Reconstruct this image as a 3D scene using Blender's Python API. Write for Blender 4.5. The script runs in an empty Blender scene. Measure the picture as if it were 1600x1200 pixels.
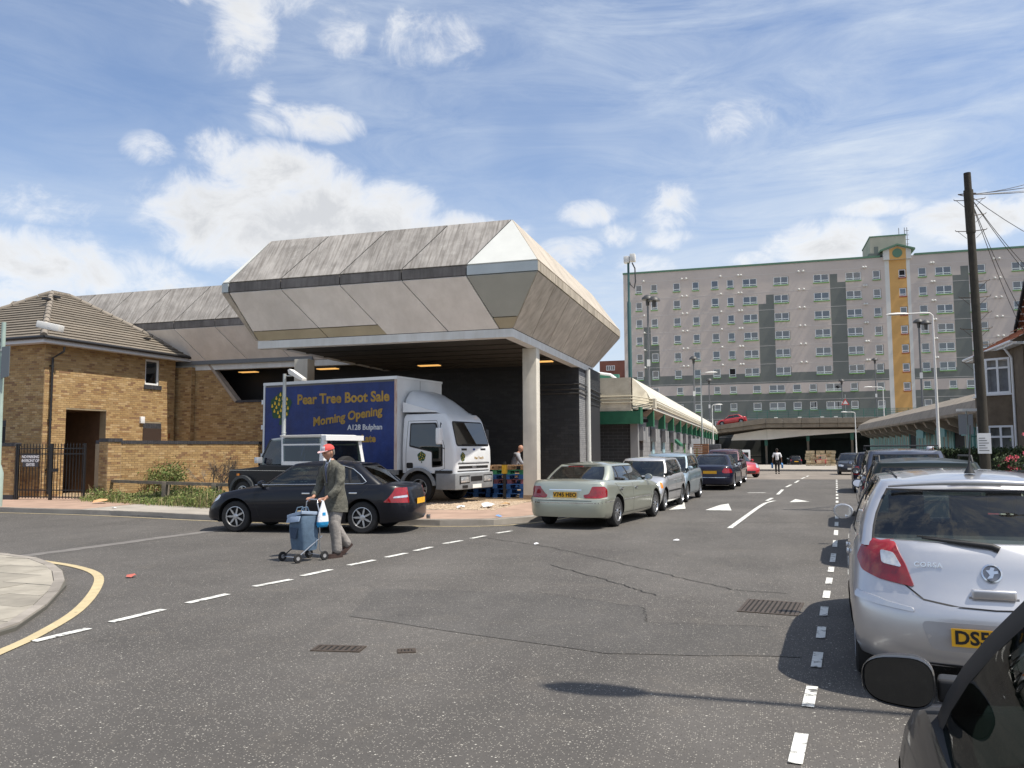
import bpy, bmesh, math, random
import numpy as np
from mathutils import Vector, Matrix
from mathutils.bvhtree import BVHTree
R = math.radians
S = bpy.context.scene
COL = S.collection
rnd = random.Random(7)

# ------------------------------------------------------------------ camera, light
cd = bpy.data.cameras.new('camera'); cam = bpy.data.objects.new('camera', cd); COL.objects.link(cam)
cd.sensor_width = 36; cd.lens = 36 * 1262.9 / 1600; cd.clip_start = 0.05; cd.clip_end = 6000
yaw, pitch, roll = 0.29037, 0.080433, -0.006164
F = Vector((-math.sin(yaw) * math.cos(pitch), math.cos(yaw) * math.cos(pitch), math.sin(pitch)))
Rt = Vector((math.cos(yaw), math.sin(yaw), 0)); U = Rt.cross(F)
R2 = Rt * math.cos(roll) + U * math.sin(roll); U2 = -Rt * math.sin(roll) + U * math.cos(roll)
cam.matrix_world = Matrix(((R2.x, U2.x, -F.x, 0), (R2.y, U2.y, -F.y, 0), (R2.z, U2.z, -F.z, 1.65), (0, 0, 0, 1)))
S.camera = cam

SUN_EL, SUN_AZ = 61.5, 95.0       # azimuth clockwise from +Y
sd = bpy.data.lights.new('sun', 'SUN'); sun = bpy.data.objects.new('sun', sd); COL.objects.link(sun)
sd.energy = 5.0; sd.angle = R(0.53); sd.color = (1.0, 0.93, 0.82)
tosun = Vector((math.sin(R(SUN_AZ)) * math.cos(R(SUN_EL)), math.cos(R(SUN_AZ)) * math.cos(R(SUN_EL)), math.sin(R(SUN_EL))))
sun.rotation_mode = 'QUATERNION'; sun.rotation_quaternion = tosun.to_track_quat('Z', 'Y')
S.view_settings.view_transform = 'Standard'; S.view_settings.look = 'None'
S.view_settings.exposure = 0.25; S.view_settings.gamma = 1.0; S.view_settings.use_curve_mapping = False

def build_world():
    w = bpy.data.worlds.new('World'); S.world = w; w.use_nodes = True
    nt = w.node_tree; N = nt.nodes; L = nt.links; N.clear()
    out = N.new('ShaderNodeOutputWorld'); bg = N.new('ShaderNodeBackground'); bg.inputs[1].default_value = 0.115
    L.new(bg.outputs[0], out.inputs[0])
    sky = N.new('ShaderNodeTexSky'); sky.sky_type = 'NISHITA'; sky.sun_disc = False
    sky.sun_elevation = R(SUN_EL); sky.sun_rotation = R(SUN_AZ); sky.air_density = 1.0; sky.dust_density = 0.6; sky.ozone_density = 2.2
    tc = N.new('ShaderNodeTexCoord')
    def M(op, a, b=None, c=None, clamp=False):
        n = N.new('ShaderNodeMath'); n.operation = op; n.use_clamp = clamp
        for i, v in enumerate((a, b, c)):
            if v is None: continue
            if isinstance(v, (int, float)): n.inputs[i].default_value = v
            else: L.new(v, n.inputs[i])
        return n.outputs[0]
    sep = N.new('ShaderNodeSeparateXYZ'); L.new(tc.outputs['Generated'], sep.inputs[0])
    az = M('MULTIPLY', M('ARCTAN2', sep.outputs[0], sep.outputs[1]), 57.29578)
    el = M('MULTIPLY', M('ARCSINE', sep.outputs[2]), 57.29578)
    cmb = N.new('ShaderNodeCombineXYZ'); L.new(az, cmb.inputs[0]); L.new(el, cmb.inputs[1])
    # plane mapping: cloud layer overhead
    def noise(vec, scale, detail, rough, dist=0.0, mp=None):
        n = N.new('ShaderNodeTexNoise'); n.inputs['Scale'].default_value = scale; n.inputs['Detail'].default_value = detail
        n.inputs['Roughness'].default_value = rough; n.inputs['Distortion'].default_value = dist
        if mp is not None:
            m = N.new('ShaderNodeMapping'); m.inputs['Scale'].default_value = mp[0]; m.inputs['Rotation'].default_value = (0, 0, R(mp[1]))
            m.inputs['Location'].default_value = mp[2]
            L.new(vec, m.inputs[0]); vec = m.outputs[0]
        L.new(vec, n.inputs['Vector']); return n.outputs[0]
    n1 = noise(cmb.outputs[0], 0.24, 10, 0.66, 0.5, ((1, 1.25, 1), 0, (3, 7, 0)))
    n2 = noise(cmb.outputs[0], 0.09, 4, 0.5, 0.1, ((1, 1, 1), 0, (11, 2, 0)))
    blobs = [(-31.5, 15.4, 9.5, 3.6, 1.15), (-33.0, 18.4, 4.2, 2.1, 1.1), (-26.0, 17.0, 4.0, 1.8, .85), (-21.5, 15.2, 5.5, 1.4, .75), (-38.2, 15.2, 2.6, 1.6, .6),
             (-35.6, 27.0, 2.2, 3.0, .75), (-36.5, 29.5, 6.0, 1.6, .6), (-28.8, 27.8, 1.8, 1.6, .5), (-22.3, 27.6, 3.6, 2.0, .55),
             (-31.0, 22.0, 3.8, 1.2, .72), (-34.2, 23.0, 1.0, 2.0, .5), (-41.4, 19.2, 1.6, 1.0, .62), (-36.7, 19.6, 2.3, 1.4, .5),
             (-47.0, 15.0, 3.0, 1.2, .42), (-46.5, 11.3, 6.5, 2.2, .85), (-41.5, 10.4, 4.0, 1.5, .6), (-50.5, 9.6, 5, 2.2, .7),
             (-11.0, 16.4, 2.1, .9, .7), (-5.4, 16.5, 2.0, 1.7, .5), (-5.0, 14.3, 2.0, .8, .58), (-9.0, 14.9, 1.2, .9, .45), (-12.4, 13.6, 2.4, 1.2, .6), (-7.0, 12.6, 2.2, 1.0, .45),
             (5.0, 13.4, 3.6, 1.7, .95), (8.2, 15.3, 3.2, .6, .62), (13.5, 13.9, 3.6, 1.5, .9), (18.5, 14, 4, 1.6, .8), (-.4, 21.9, 3.0, 1.6, .22), (0, 12.6, 2.5, .6, .5)]
    acc = None
    for (a, e, ra, re, s) in blobs:
        dx = M('DIVIDE', M('SUBTRACT', az, a), ra * 1.25); dy = M('DIVIDE', M('SUBTRACT', el, e), re * 1.25)
        d2 = M('ADD', M('MULTIPLY', dx, dx), M('MULTIPLY', dy, dy))
        g = M('MULTIPLY', M('SUBTRACT', 1.0, d2, clamp=True), s)
        acc = g if acc is None else M('MAXIMUM', acc, g)
    # clouds elsewhere in the sky, the same kind as in view
    out_view = M('SUBTRACT', 1.0, M('MULTIPLY', M('SUBTRACT', 1.0, M('DIVIDE', M('ABSOLUTE', M('ADD', az, 17.0)), 60.0), clamp=True), 2.0, clamp=True), clamp=True)
    far = M('MULTIPLY', M('MULTIPLY', M('SUBTRACT', n2, 0.42), 3.0, clamp=True), out_view)
    acc = M('MAXIMUM', acc, far)
    v = M('ADD', acc, M('MULTIPLY', M('SUBTRACT', n1, 0.5), 2.1))
    mask = N.new('ShaderNodeMapRange'); mask.interpolation_type = 'SMOOTHSTEP'; mask.clamp = True
    L.new(v, mask.inputs[0]); mask.inputs[1].default_value = 0.06; mask.inputs[2].default_value = 1.0
    gate = M('MULTIPLY', acc, 6.0, clamp=True)
    cum = M('MULTIPLY', mask.outputs[0], gate)
    # thin high veil, diagonal streaks, stronger to the upper right
    w1 = noise(cmb.outputs[0], 0.22, 10, 0.68, 0.8, ((0.35, 1.5, 1), 24, (5, 1, 0)))
    w2 = noise(cmb.outputs[0], 0.05, 4, 0.5, 0, ((1, 1.4, 1), 24, (2.5, 9, 0)))
    veil = M('MULTIPLY', M('MULTIPLY', M('SUBTRACT', w1, 0.22), 1.8, clamp=True), M('MULTIPLY', M('SUBTRACT', w2, 0.22), 2.6, clamp=True))
    side = M('ADD', 0.50, M('MULTIPLY', M('DIVIDE', M('ADD', az, 38.0), 40.0, clamp=True), 0.62))
    veil = M('MULTIPLY', veil, side, clamp=True)
    lowhaze = M('MULTIPLY', M('DIVIDE', M('SUBTRACT', 22.0, el), 22.0, clamp=True), 0.50)
    veil = M('ADD', M('MULTIPLY', veil, 1.0), M('ADD', M('MULTIPLY', lowhaze, 0.85), 0.06), clamp=True)
    # cloud shading: grey undersides
    n3 = noise(cmb.outputs[0], 0.35, 6, 0.55, 0.3, ((1, 1.3, 1), 0, (3, 7.9, 0)))
    sh = N.new('ShaderNodeMapRange'); L.new(M('SUBTRACT', v, M('MULTIPLY', n3, 0.4)), sh.inputs[0]); sh.clamp = True
    sh.inputs[1].default_value = 0.35; sh.inputs[2].default_value = 1.0; sh.inputs[3].default_value = 1.0; sh.inputs[4].default_value = 0.0
    cc = N.new('ShaderNodeMix'); cc.data_type = 'RGBA'; L.new(sh.outputs[0], cc.inputs[0])
    cc.inputs[6].default_value = (5.0, 5.15, 5.4, 1); cc.inputs[7].default_value = (7.3, 7.35, 7.4, 1)
    m1 = N.new('ShaderNodeMix'); m1.data_type = 'RGBA'; L.new(veil, m1.inputs[0])
    tint = N.new('ShaderNodeMix'); tint.data_type = 'RGBA'; tint.blend_type = 'MULTIPLY'; tint.inputs[0].default_value = 1
    L.new(sky.outputs[0], tint.inputs[6]); tint.inputs[7].default_value = SKYTINT
    L.new(tint.outputs[2], m1.inputs[6]); m1.inputs[7].default_value = (5.2, 5.8, 6.6, 1)
    m2 = N.new('ShaderNodeMix'); m2.data_type = 'RGBA'; L.new(cum, m2.inputs[0]); L.new(m1.outputs[2], m2.inputs[6]); L.new(cc.outputs[2], m2.inputs[7])
    L.new(m2.outputs[2], bg.inputs[0])
SKYTINT = (.98, 1.05, 1.16, 1)
build_world()

# ------------------------------------------------------------------ materials
MATS = {}
def mat(name, col, rough=0.6, metal=0.0, n=None, bump=None, streak=None, spec=0.5, coat=0.0, rndv=0.0, attr=None, emit=None, coord='Object', col2=None, alpha=None, trans=0.0, mfac=None):
    """n=(scale, amount) tonal noise; bump=(scale, strength, distance); streak=(sx,sy,sz,amount,dark colour); rndv = per-object value shift; attr = face attribute shift"""
    if name in MATS: return MATS[name]
    m = bpy.data.materials.new(name); m.use_nodes = True; nt = m.node_tree; N = nt.nodes; L = nt.links
    b = N['Principled BSDF']; b.inputs['Roughness'].default_value = rough; b.inputs['Metallic'].default_value = metal
    b.inputs['Specular IOR Level'].default_value = spec
    if coat: b.inputs['Coat Weight'].default_value = coat; b.inputs['Coat Roughness'].default_value = 0.04
    if trans: b.inputs['Transmission Weight'].default_value = trans
    c = (*col, 1); b.inputs['Base Color'].default_value = c; m.diffuse_color = c
    tc = N.new('ShaderNodeTexCoord'); vec = tc.outputs[coord]
    if coord == 'World': pass
    cur = None
    def start():
        nonlocal cur
        if cur is None:
            r_ = N.new('ShaderNodeRGB'); r_.outputs[0].default_value = c; cur = r_.outputs[0]
    def mixc(fac, colr, blend='MIX'):
        nonlocal cur
        start(); mx = N.new('ShaderNodeMix'); mx.data_type = 'RGBA'; mx.blend_type = blend
        if isinstance(fac, (int, float)): mx.inputs[0].default_value = fac
        else: L.new(fac, mx.inputs[0])
        L.new(cur, mx.inputs[6])
        if isinstance(colr, tuple): mx.inputs[7].default_value = colr
        else: L.new(colr, mx.inputs[7])
        cur = mx.outputs[2]
    def rng(v, a, b_, lo=0, hi=1):
        r_ = N.new('ShaderNodeMapRange'); L.new(v, r_.inputs[0]); r_.inputs[1].default_value = a; r_.inputs[2].default_value = b_
        r_.inputs[3].default_value = lo; r_.inputs[4].default_value = hi; return r_.outputs[0]
    def nz(scale, detail=6, rough_=0.6, sc=None, rot=None, offs=True):
        t = N.new('ShaderNodeTexNoise'); t.inputs['Scale'].default_value = scale; t.inputs['Detail'].default_value = detail; t.inputs['Roughness'].default_value = rough_
        v = vec
        if sc:
            mp = N.new('ShaderNodeMapping'); mp.inputs['Scale'].default_value = sc
            if rot: mp.inputs['Rotation'].default_value = rot
            L.new(v, mp.inputs[0]); v = mp.outputs[0]
        if offs:
            oi = N.new('ShaderNodeObjectInfo'); ad = N.new('ShaderNodeVectorMath'); ad.operation = 'ADD'
            ml = N.new('ShaderNodeMath'); ml.operation = 'MULTIPLY'; ml.inputs[1].default_value = 37.0; L.new(oi.outputs['Random'], ml.inputs[0])
            L.new(v, ad.inputs[0]); L.new(ml.outputs[0], ad.inputs[1]); v = ad.outputs[0]
        L.new(v, t.inputs['Vector']); return t.outputs[0]
    if n:
        k = n[1]; f = rng(nz(n[0]), .3, .7, 1 - k, 1 + k); cm = N.new('ShaderNodeCombineColor')
        for i in range(3): L.new(f, cm.inputs[i])
        mixc(1.0, cm.outputs[0], 'MULTIPLY')
    if col2:   # (colour, noise scale, threshold lo, hi)
        mixc(rng(nz(col2[1], 8, .65), col2[2], col2[3]), (*col2[0], 1))
    if streak:
        f = rng(nz(1.0, 6, .65, streak[0:3], streak[5] if len(streak) > 5 else None), .42, .68, 0, streak[3]); mixc(f, (*streak[4], 1))
    if rndv or attr:
        if attr:
            at_ = N.new('ShaderNodeAttribute'); at_.attribute_name = attr[0]; v = at_.outputs['Fac']
            oi = N.new('ShaderNodeObjectInfo'); ad = N.new('ShaderNodeMath'); ad.operation = 'ADD'; L.new(v, ad.inputs[0]); L.new(oi.outputs['Random'], ad.inputs[1])
            fr = N.new('ShaderNodeMath'); fr.operation = 'FRACT'; L.new(ad.outputs[0], fr.inputs[0]); v = fr.outputs[0]
            rp = N.new('ShaderNodeValToRGB'); cr = rp.color_ramp; cols = attr[1]; cr.interpolation = 'CONSTANT'
            for i, cc in enumerate(cols):
                e = cr.elements[i] if i < 2 else cr.elements.new(i / len(cols))
                e.position = i / len(cols); e.color = (*cc, 1)
            L.new(v, rp.inputs[0]); mixc(attr[2], rp.outputs[0])
        else:
            oi = N.new('ShaderNodeObjectInfo'); f = rng(oi.outputs['Random'], 0, 1, 1 - rndv, 1 + rndv); cm = N.new('ShaderNodeCombineColor')
            for i in range(3): L.new(f, cm.inputs[i])
            mixc(1.0, cm.outputs[0], 'MULTIPLY')
    if cur is not None: L.new(cur, b.inputs['Base Color'])
    if bump:
        bp = N.new('ShaderNodeBump'); bp.inputs['Strength'].default_value = bump[1]; bp.inputs['Distance'].default_value = bump[2]
        L.new(nz(bump[0], 5, .6), bp.inputs['Height']); L.new(bp.outputs[0], b.inputs['Normal'])
    if emit: b.inputs['Emission Color'].default_value = (*emit[0], 1); b.inputs['Emission Strength'].default_value = emit[1]
    MATS[name] = m; return m

def asphalt_mat(name, base, speck=0.5):
    m = bpy.data.materials.new(name); m.use_nodes = True; nt = m.node_tree; N = nt.nodes; L = nt.links; b = N['Principled BSDF']
    tc = N.new('ShaderNodeTexCoord'); v = tc.outputs['Object']
    def nz(s, d=5, r_=.6, sc=None):
        t = N.new('ShaderNodeTexNoise'); t.inputs['Scale'].default_value = s; t.inputs['Detail'].default_value = d; t.inputs['Roughness'].default_value = r_
        vv = v
        if sc: mp = N.new('ShaderNodeMapping'); mp.inputs['Scale'].default_value = sc; L.new(v, mp.inputs[0]); vv = mp.outputs[0]
        L.new(vv, t.inputs['Vector']); return t.outputs[0]
    def rng(x, a, b_, lo, hi):
        r_ = N.new('ShaderNodeMapRange'); L.new(x, r_.inputs[0]); r_.inputs[1].default_value = a; r_.inputs[2].default_value = b_; r_.inputs[3].default_value = lo; r_.inputs[4].default_value = hi; return r_.outputs[0]
    def mx(f, a, c2, blend='MIX'):
        q = N.new('ShaderNodeMix'); q.data_type = 'RGBA'; q.blend_type = blend
        for i, s in ((0, f), (6, a), (7, c2)):
            if isinstance(s, (tuple, float, int)): q.inputs[i].default_value = s
            else: L.new(s, q.inputs[i])
        return q.outputs[2]
    c = mx(rng(nz(.35, 6, .65), .35, .65, 0, 1), (*[x * .74 for x in base], 1), (*[x * 1.16 for x in base], 1))
    c = mx(rng(nz(1.0, 5, .6, (.9, .14, 1)), .42, .68, 0, .50), c, (*[x * .62 for x in base], 1))
    c = mx(rng(nz(1.9, 4, .5), .66, .74, 0, .40), c, (*[x * .45 for x in base], 1))     # wheel-track darkening along the street
    c = mx(rng(nz(2.3, 8, .7), .54, .72, 0, .40), c, (base[0] * 1.45, base[1] * 1.38, base[2] * 1.26, 1))
    # aggregate: two sizes of chips
    def chips(scale, thr, thr2, cola, fac):
        nonlocal c
        vo = N.new('ShaderNodeTexVoronoi'); vo.inputs['Scale'].default_value = scale; L.new(v, vo.inputs['Vector'])
        sp = N.new('ShaderNodeSeparateColor'); L.new(vo.outputs['Color'], sp.inputs[0])
        a = rng(sp.outputs[0], thr, thr + .02, 0, 1); d = rng(vo.outputs['Distance'], thr2, thr2 + .12, 1, 0)
        mm = N.new('ShaderNodeMath'); mm.operation = 'MULTIPLY'; L.new(a, mm.inputs[0]); L.new(d, mm.inputs[1])
        m3 = N.new('ShaderNodeMath'); m3.operation = 'MULTIPLY'; L.new(mm.outputs[0], m3.inputs[0]); m3.inputs[1].default_value = fac
        c = mx(m3.outputs[0], c, (*cola, 1))
        return vo
    chips(60, .60, .28, (base[0] * .5, base[1] * .5, base[2] * .5), .55)
    vo = chips(80, .74, .27, (.33, .31, .27), speck)
    chips(42, .955, .20, (.52, .50, .44), speck)
    L.new(c, b.inputs['Base Color']); b.inputs['Roughness'].default_value = .82; b.inputs['Specular IOR Level'].default_value = .35
    bp = N.new('ShaderNodeBump'); bp.inputs['Strength'].default_value = .5; bp.inputs['Distance'].default_value = .006
    L.new(nz(90, 3, .7), bp.inputs['Height']); L.new(bp.outputs[0], b.inputs['Normal'])
    MATS[name] = m; return m

def paint_mat(name, col, wear=.45, under=(.08, .077, .072)):
    m = mat(name, col, .65, col2=(under, 14, 1 - wear * .95 - .02, 1 - wear * .95 + .08), n=(6, .12), bump=(60, .3, .004)); return m

def carpaint(name, col, metal=0.0, rough=.32, coat=1.0):
    return mat(name, col, rough, metal, coat=coat, n=(1.1, .05), spec=.5 if coat > .9 else .25)

GLASS = None
def glass_mat(name, tint=(.55, .62, .60), refl=.06, dens=.55, gmax=1.0):
    if name in MATS: return MATS[name]
    m = bpy.data.materials.new(name); m.use_nodes = True; nt = m.node_tree; N = nt.nodes; L = nt.links; N.clear()
    o = N.new('ShaderNodeOutputMaterial'); g = N.new('ShaderNodeBsdfGlossy'); g.inputs['Roughness'].default_value = .015; g.inputs['Color'].default_value = (1, 1, 1, 1)
    t = N.new('ShaderNodeBsdfTransparent'); t.inputs['Color'].default_value = (tint[0] * dens, tint[1] * dens, tint[2] * dens, 1)
    lw = N.new('ShaderNodeLayerWeight'); lw.inputs[0].default_value = .5; f = N.new('ShaderNodeMath'); f.operation = 'POWER'; f.inputs[1].default_value = 4.0; L.new(lw.outputs['Facing'], f.inputs[0]); f0 = f; f = N.new('ShaderNodeMath'); f.operation = 'MULTIPLY'; f.inputs[1].default_value = gmax; L.new(f0.outputs[0], f.inputs[0])
    a = N.new('ShaderNodeMath'); a.operation = 'ADD'; a.inputs[1].default_value = refl; L.new(f.outputs[0], a.inputs[0])
    mx = N.new('ShaderNodeMixShader'); L.new(a.outputs[0], mx.inputs[0]); L.new(t.outputs[0], mx.inputs[1]); L.new(g.outputs[0], mx.inputs[2])
    L.new(mx.outputs[0], o.inputs[0]); MATS[name] = m; m.diffuse_color = (.05, .06, .07, 1); return m

# ------------------------------------------------------------------ object helpers
def obj(name, me, parent=None, kind=None, label=None, cat=None, group=None, mats=None, loc=None):
    o = bpy.data.objects.new(name, me); COL.objects.link(o)
    if mats is not None and me is not None:
        for m_ in (mats if isinstance(mats, (list, tuple)) else [mats]): me.materials.append(m_)
    if parent is not None: o.parent = parent
    if loc is not None: o.location = loc
    if kind: o['kind'] = kind
    if label: o['label'] = label
    if cat: o['category'] = cat
    if group: o['group'] = group
    return o
def thing(name, label, cat, loc=(0, 0, 0), rz=0, group=None):
    o = obj(name, None, label=label, cat=cat, group=group, loc=loc); o.rotation_euler = (0, 0, rz); o.empty_display_size = .2
    return o
def copy_tree(o, parent=None, loc=None, rz=None, label=None):
    c = o.copy(); COL.objects.link(c); c.parent = parent
    if loc is not None: c.location = loc
    if rz is not None: c.rotation_euler = (0, 0, rz)
    if label: c['label'] = label
    for ch in o.children: copy_tree(ch, c)
    return c
class MB:
    """mesh buffer: collects faces, makes ONE mesh object"""
    def __init__(s): s.v = []; s.f = []; s.mi = []; s.at = []; s.cm = 0; s.ca = 0.0
    def add(s, vs, fs):
        o = len(s.v); s.v += [tuple(p) for p in vs]; s.f += [tuple(i + o for i in f) for f in fs]; s.mi += [s.cm] * len(fs); s.at += [s.ca] * len(fs)
    def quad(s, a, b, c, d): s.add([a, b, c, d], [(0, 1, 2, 3)])
    def box(s, x0, y0, z0, x1, y1, z1):
        x0, x1 = sorted((x0, x1)); y0, y1 = sorted((y0, y1)); z0, z1 = sorted((z0, z1))
        s.add([(x0, y0, z0), (x1, y0, z0), (x1, y1, z0), (x0, y1, z0), (x0, y0, z1), (x1, y0, z1), (x1, y1, z1), (x0, y1, z1)],
              [(0, 3, 2, 1), (4, 5, 6, 7), (0, 1, 5, 4), (1, 2, 6, 5), (2, 3, 7, 6), (3, 0, 4, 7)])
    def obox(s, o, ux, uy, uz):
        """oriented box: origin corner o and three edge vectors"""
        o = Vector(o); ux = Vector(ux); uy = Vector(uy); uz = Vector(uz)
        if ux.cross(uy).dot(uz) < 0: ux, uy = uy, ux
        P = [o, o + ux, o + ux + uy, o + uy]; s.add(P + [p + uz for p in P], [(0, 3, 2, 1), (4, 5, 6, 7), (0, 1, 5, 4), (1, 2, 6, 5), (2, 3, 7, 6), (3, 0, 4, 7)])
    def prism(s, pts, vec):
        """polygon (3D points) extruded by vec"""
        n = len(pts); P = [Vector(p) for p in pts]; v = Vector(vec); nn = Vector((0, 0, 0))
        for i in range(n): nn += P[i].cross(P[(i + 1) % n])
        if nn.dot(v) > 0: P.reverse()
        s.add(P + [p + v for p in P], [tuple(range(n)), tuple(range(2 * n - 1, n - 1, -1))] + [(i, i + n, (i + 1) % n + n, (i + 1) % n) for i in range(n)])
    def tube(s, path, r, n=8, cap=True):
        P = [Vector(p) for p in path]; rr = r if isinstance(r, (list, tuple)) else [r] * len(P); rings = []
        up = None
        for i, p in enumerate(P):
            t = (P[min(i + 1, len(P) - 1)] - P[max(i - 1, 0)]).normalized()
            if up is None: up = Vector((0, 0, 1)) if abs(t.z) < .9 else Vector((1, 0, 0))
            a = t.cross(up).normalized(); b = a.cross(t).normalized(); up = b
            rings.append([p + (a * math.cos(2 * math.pi * k / n) + b * math.sin(2 * math.pi * k / n)) * rr[i] for k in range(n)])
        vs = [q for g in rings for q in g]; fs = []
        for i in range(len(P) - 1):
            for k in range(n): fs.append((i * n + k, i * n + (k + 1) % n, (i + 1) * n + (k + 1) % n, (i + 1) * n + k))
        if cap: fs.append(tuple(range(n - 1, -1, -1))); fs.append(tuple(range((len(P) - 1) * n, len(P) * n)))
        s.add(vs, fs)
    def lathe(s, prof, n=24, axis='z', o=(0, 0, 0), cap=False):
        """prof = [(r, h)]"""
        vs = []; fs = []; m = len(prof); o = Vector(o)
        for k in range(n):
            a = 2 * math.pi * k / n; c, sn = math.cos(a), math.sin(a)
            for (r_, h) in prof:
                vs.append(o + (Vector((r_ * c, r_ * sn, h)) if axis == 'z' else Vector((r_ * c, h, r_ * sn)) if axis == 'y' else Vector((h, r_ * c, r_ * sn))))
        for k in range(n):
            for j in range(m - 1):
                q = (k * m + j, ((k + 1) % n) * m + j, ((k + 1) % n) * m + j + 1, k * m + j + 1)
                fs.append(q if axis != 'y' else q[::-1])
        s.add(vs, fs)
    def mesh(s, name, smooth=None):
        me = bpy.data.meshes.new(name); me.from_pydata(s.v, [], s.f)
        if any(s.mi): me.polygons.foreach_set('material_index', s.mi)
        if any(s.at):
            a = me.attributes.new('tone', 'FLOAT', 'FACE'); a.data.foreach_set('value', s.at)
        if smooth is not None:
            me.polygons.foreach_set('use_smooth', [True] * len(me.polygons)); me.set_sharp_from_angle(angle=R(smooth))
        me.update(); return me
    def build(s, name, mats, parent=None, smooth=None, **k): return obj(name, s.mesh(name, smooth), parent, mats=mats, **k)
def B1(name, m_, parent, x0, y0, z0, x1, y1, z1, **k):
    b = MB(); b.box(x0, y0, z0, x1, y1, z1); return b.build(name, m_, parent, **k)
def bevel(o, w=.01, seg=2):
    bm = bmesh.new(); bm.from_mesh(o.data); bmesh.ops.bevel(bm, geom=[e for e in bm.edges if len(e.link_faces) == 2 and e.calc_face_angle(0) > .5], offset=w, segments=seg, affect='EDGES', profile=.6, clamp_overlap=True)
    bm.to_mesh(o.data); bm.free(); o.data.polygons.foreach_set('use_smooth', [True] * len(o.data.polygons)); o.data.set_sharp_from_angle(angle=R(40)); return o
def text_mesh(body, size, fat=0.0, spacing=1.0, shear=0.0, ext=.0015, align='CENTER'):
    c = bpy.data.curves.new('lettering', 'FONT'); c.body = body; c.size = size; c.offset = fat; c.space_character = spacing; c.shear = shear; c.extrude = ext
    c.align_x = align; c.align_y = 'CENTER'; c.resolution_u = 3
    o = bpy.data.objects.new('lettering', c); COL.objects.link(o)
    dg = bpy.context.evaluated_depsgraph_get(); me = bpy.data.meshes.new_from_object(o.evaluated_get(dg)); bpy.data.objects.remove(o); bpy.data.curves.remove(c)
    me.materials.clear(); return me
def text(body, size, m_, parent, M4, name='lettering', **k):
    """M4: 4x4 placing text (x right, y up, z towards reader)"""
    me = text_mesh(body, size, **k); me.transform(M4); return obj(name, me, parent, mats=m_)
def frame(o, x, y):
    x = Vector(x).normalized(); y = Vector(y).normalized(); z = x.cross(y)
    return Matrix(((x.x, y.x, z.x, o[0]), (x.y, y.y, z.y, o[1]), (x.z, y.z, z.z, o[2]), (0, 0, 0, 1)))
def apply_mods(o):
    dg = bpy.context.evaluated_depsgraph_get(); me = bpy.data.meshes.new_from_object(o.evaluated_get(dg)); o.modifiers.clear(); o.data = me; return o
def lerp(a, b, t): return a + (b - a) * t
def interp(x, pts):
    """smooth (monotone cubic) interpolation through pts sorted by x"""
    if x <= pts[0][0]: return pts[0][1]
    if x >= pts[-1][0]: return pts[-1][1]
    n = len(pts)
    for i in range(n - 1):
        if pts[i][0] <= x <= pts[i + 1][0]: break
    h = [pts[j + 1][0] - pts[j][0] for j in range(n - 1)]; d = [(pts[j + 1][1] - pts[j][1]) / h[j] for j in range(n - 1)]
    def m(j):
        if j == 0: return d[0]
        if j == n - 1: return d[-1]
        if d[j - 1] * d[j] <= 0: return 0
        return 2 * d[j - 1] * d[j] / (d[j - 1] + d[j])
    t = (x - pts[i][0]) / h[i]; a, b = pts[i][1], pts[i + 1][1]; ma, mb = m(i), m(i + 1)
    return a * (2 * t**3 - 3 * t * t + 1) + ma * h[i] * (t**3 - 2 * t * t + t) + b * (-2 * t**3 + 3 * t * t) + mb * h[i] * (t**3 - t * t)

def gz(y):      # the street falls gently away beyond the junction
    return 0.0 if y < 45 else (-.012 * (y - 45) if y < 130 else -1.02)
# ------------------------------------------------------------------ ground, roads, pavements
ASPH = asphalt_mat('asphalt', (.100, .093, .086), .9)
ASPH2 = asphalt_mat('asphalt_patch', (.088, .083, .078), .7)
m_ground = mat('far_ground', (.12, .115, .10), .95, n=(.3, .3))
m_kerb = mat('kerb_stone', (.26, .235, .205), .85, n=(3, .25), bump=(25, .4, .01), rndv=.16)
m_slab = mat('paving', (.29, .265, .22), .85, n=(2.5, .22), bump=(30, .3, .006), rndv=.16, col2=((.16, .15, .12), 1.7, .6, .8))
m_joint = mat('joint', (.10, .095, .08), .95)
m_pinkpave = mat('pink_paving', (.36, .25, .19), .9, n=(1.5, .2), bump=(30, .3, .005), col2=((.22, .17, .13), .9, .6, .8))
m_greypave = mat('grey_paving', (.34, .31, .27), .9, n=(1.5, .2), bump=(30, .3, .005), col2=((.20, .18, .15), .8, .62, .8))
m_dirt = mat('yard_dirt', (.32, .235, .15), .95, n=(2.0, .3), bump=(12, .6, .03), col2=((.18, .14, .10), 2.2, .55, .75))
m_white = paint_mat('road_paint_white', (.66, .66, .62), .47, (.10, .097, .092))
m_yel = paint_mat('road_paint_yellow', (.50, .41, .24), .40, (.12, .11, .095))
m_junction = asphalt_mat('pink_surfacing', (.23, .20, .17), .35)

YB = [-14, 0, 15, 30, 45, 60, 80, 100, 115, 130]
def sheet(name, pts, z, m_, parent=None, kind='structure', **k):
    """flat sheet following the slope of the street; polygon cut at y = 45 and 130"""
    bm = bmesh.new(); vs = [bm.verts.new((x, y, 0)) for x, y in pts]; bm.faces.new(vs)
    for yc in (45, 130): 
        bmesh.ops.bisect_plane(bm, geom=bm.verts[:] + bm.edges[:] + bm.faces[:], plane_co=(0, yc, 0), plane_no=(0, 1, 0))
    bmesh.ops.recalc_face_normals(bm, faces=bm.faces)
    for f in bm.faces:
        if f.normal.z < 0: f.normal_flip()
    bmesh.ops.triangulate(bm, faces=bm.faces)
    for v in bm.verts: v.co.z = gz(v.co.y) + z
    me = bpy.data.meshes.new(name); bm.to_mesh(me); bm.free()
    return obj(name, me, parent, mats=m_, kind=kind if parent is None else None, **k)
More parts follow.
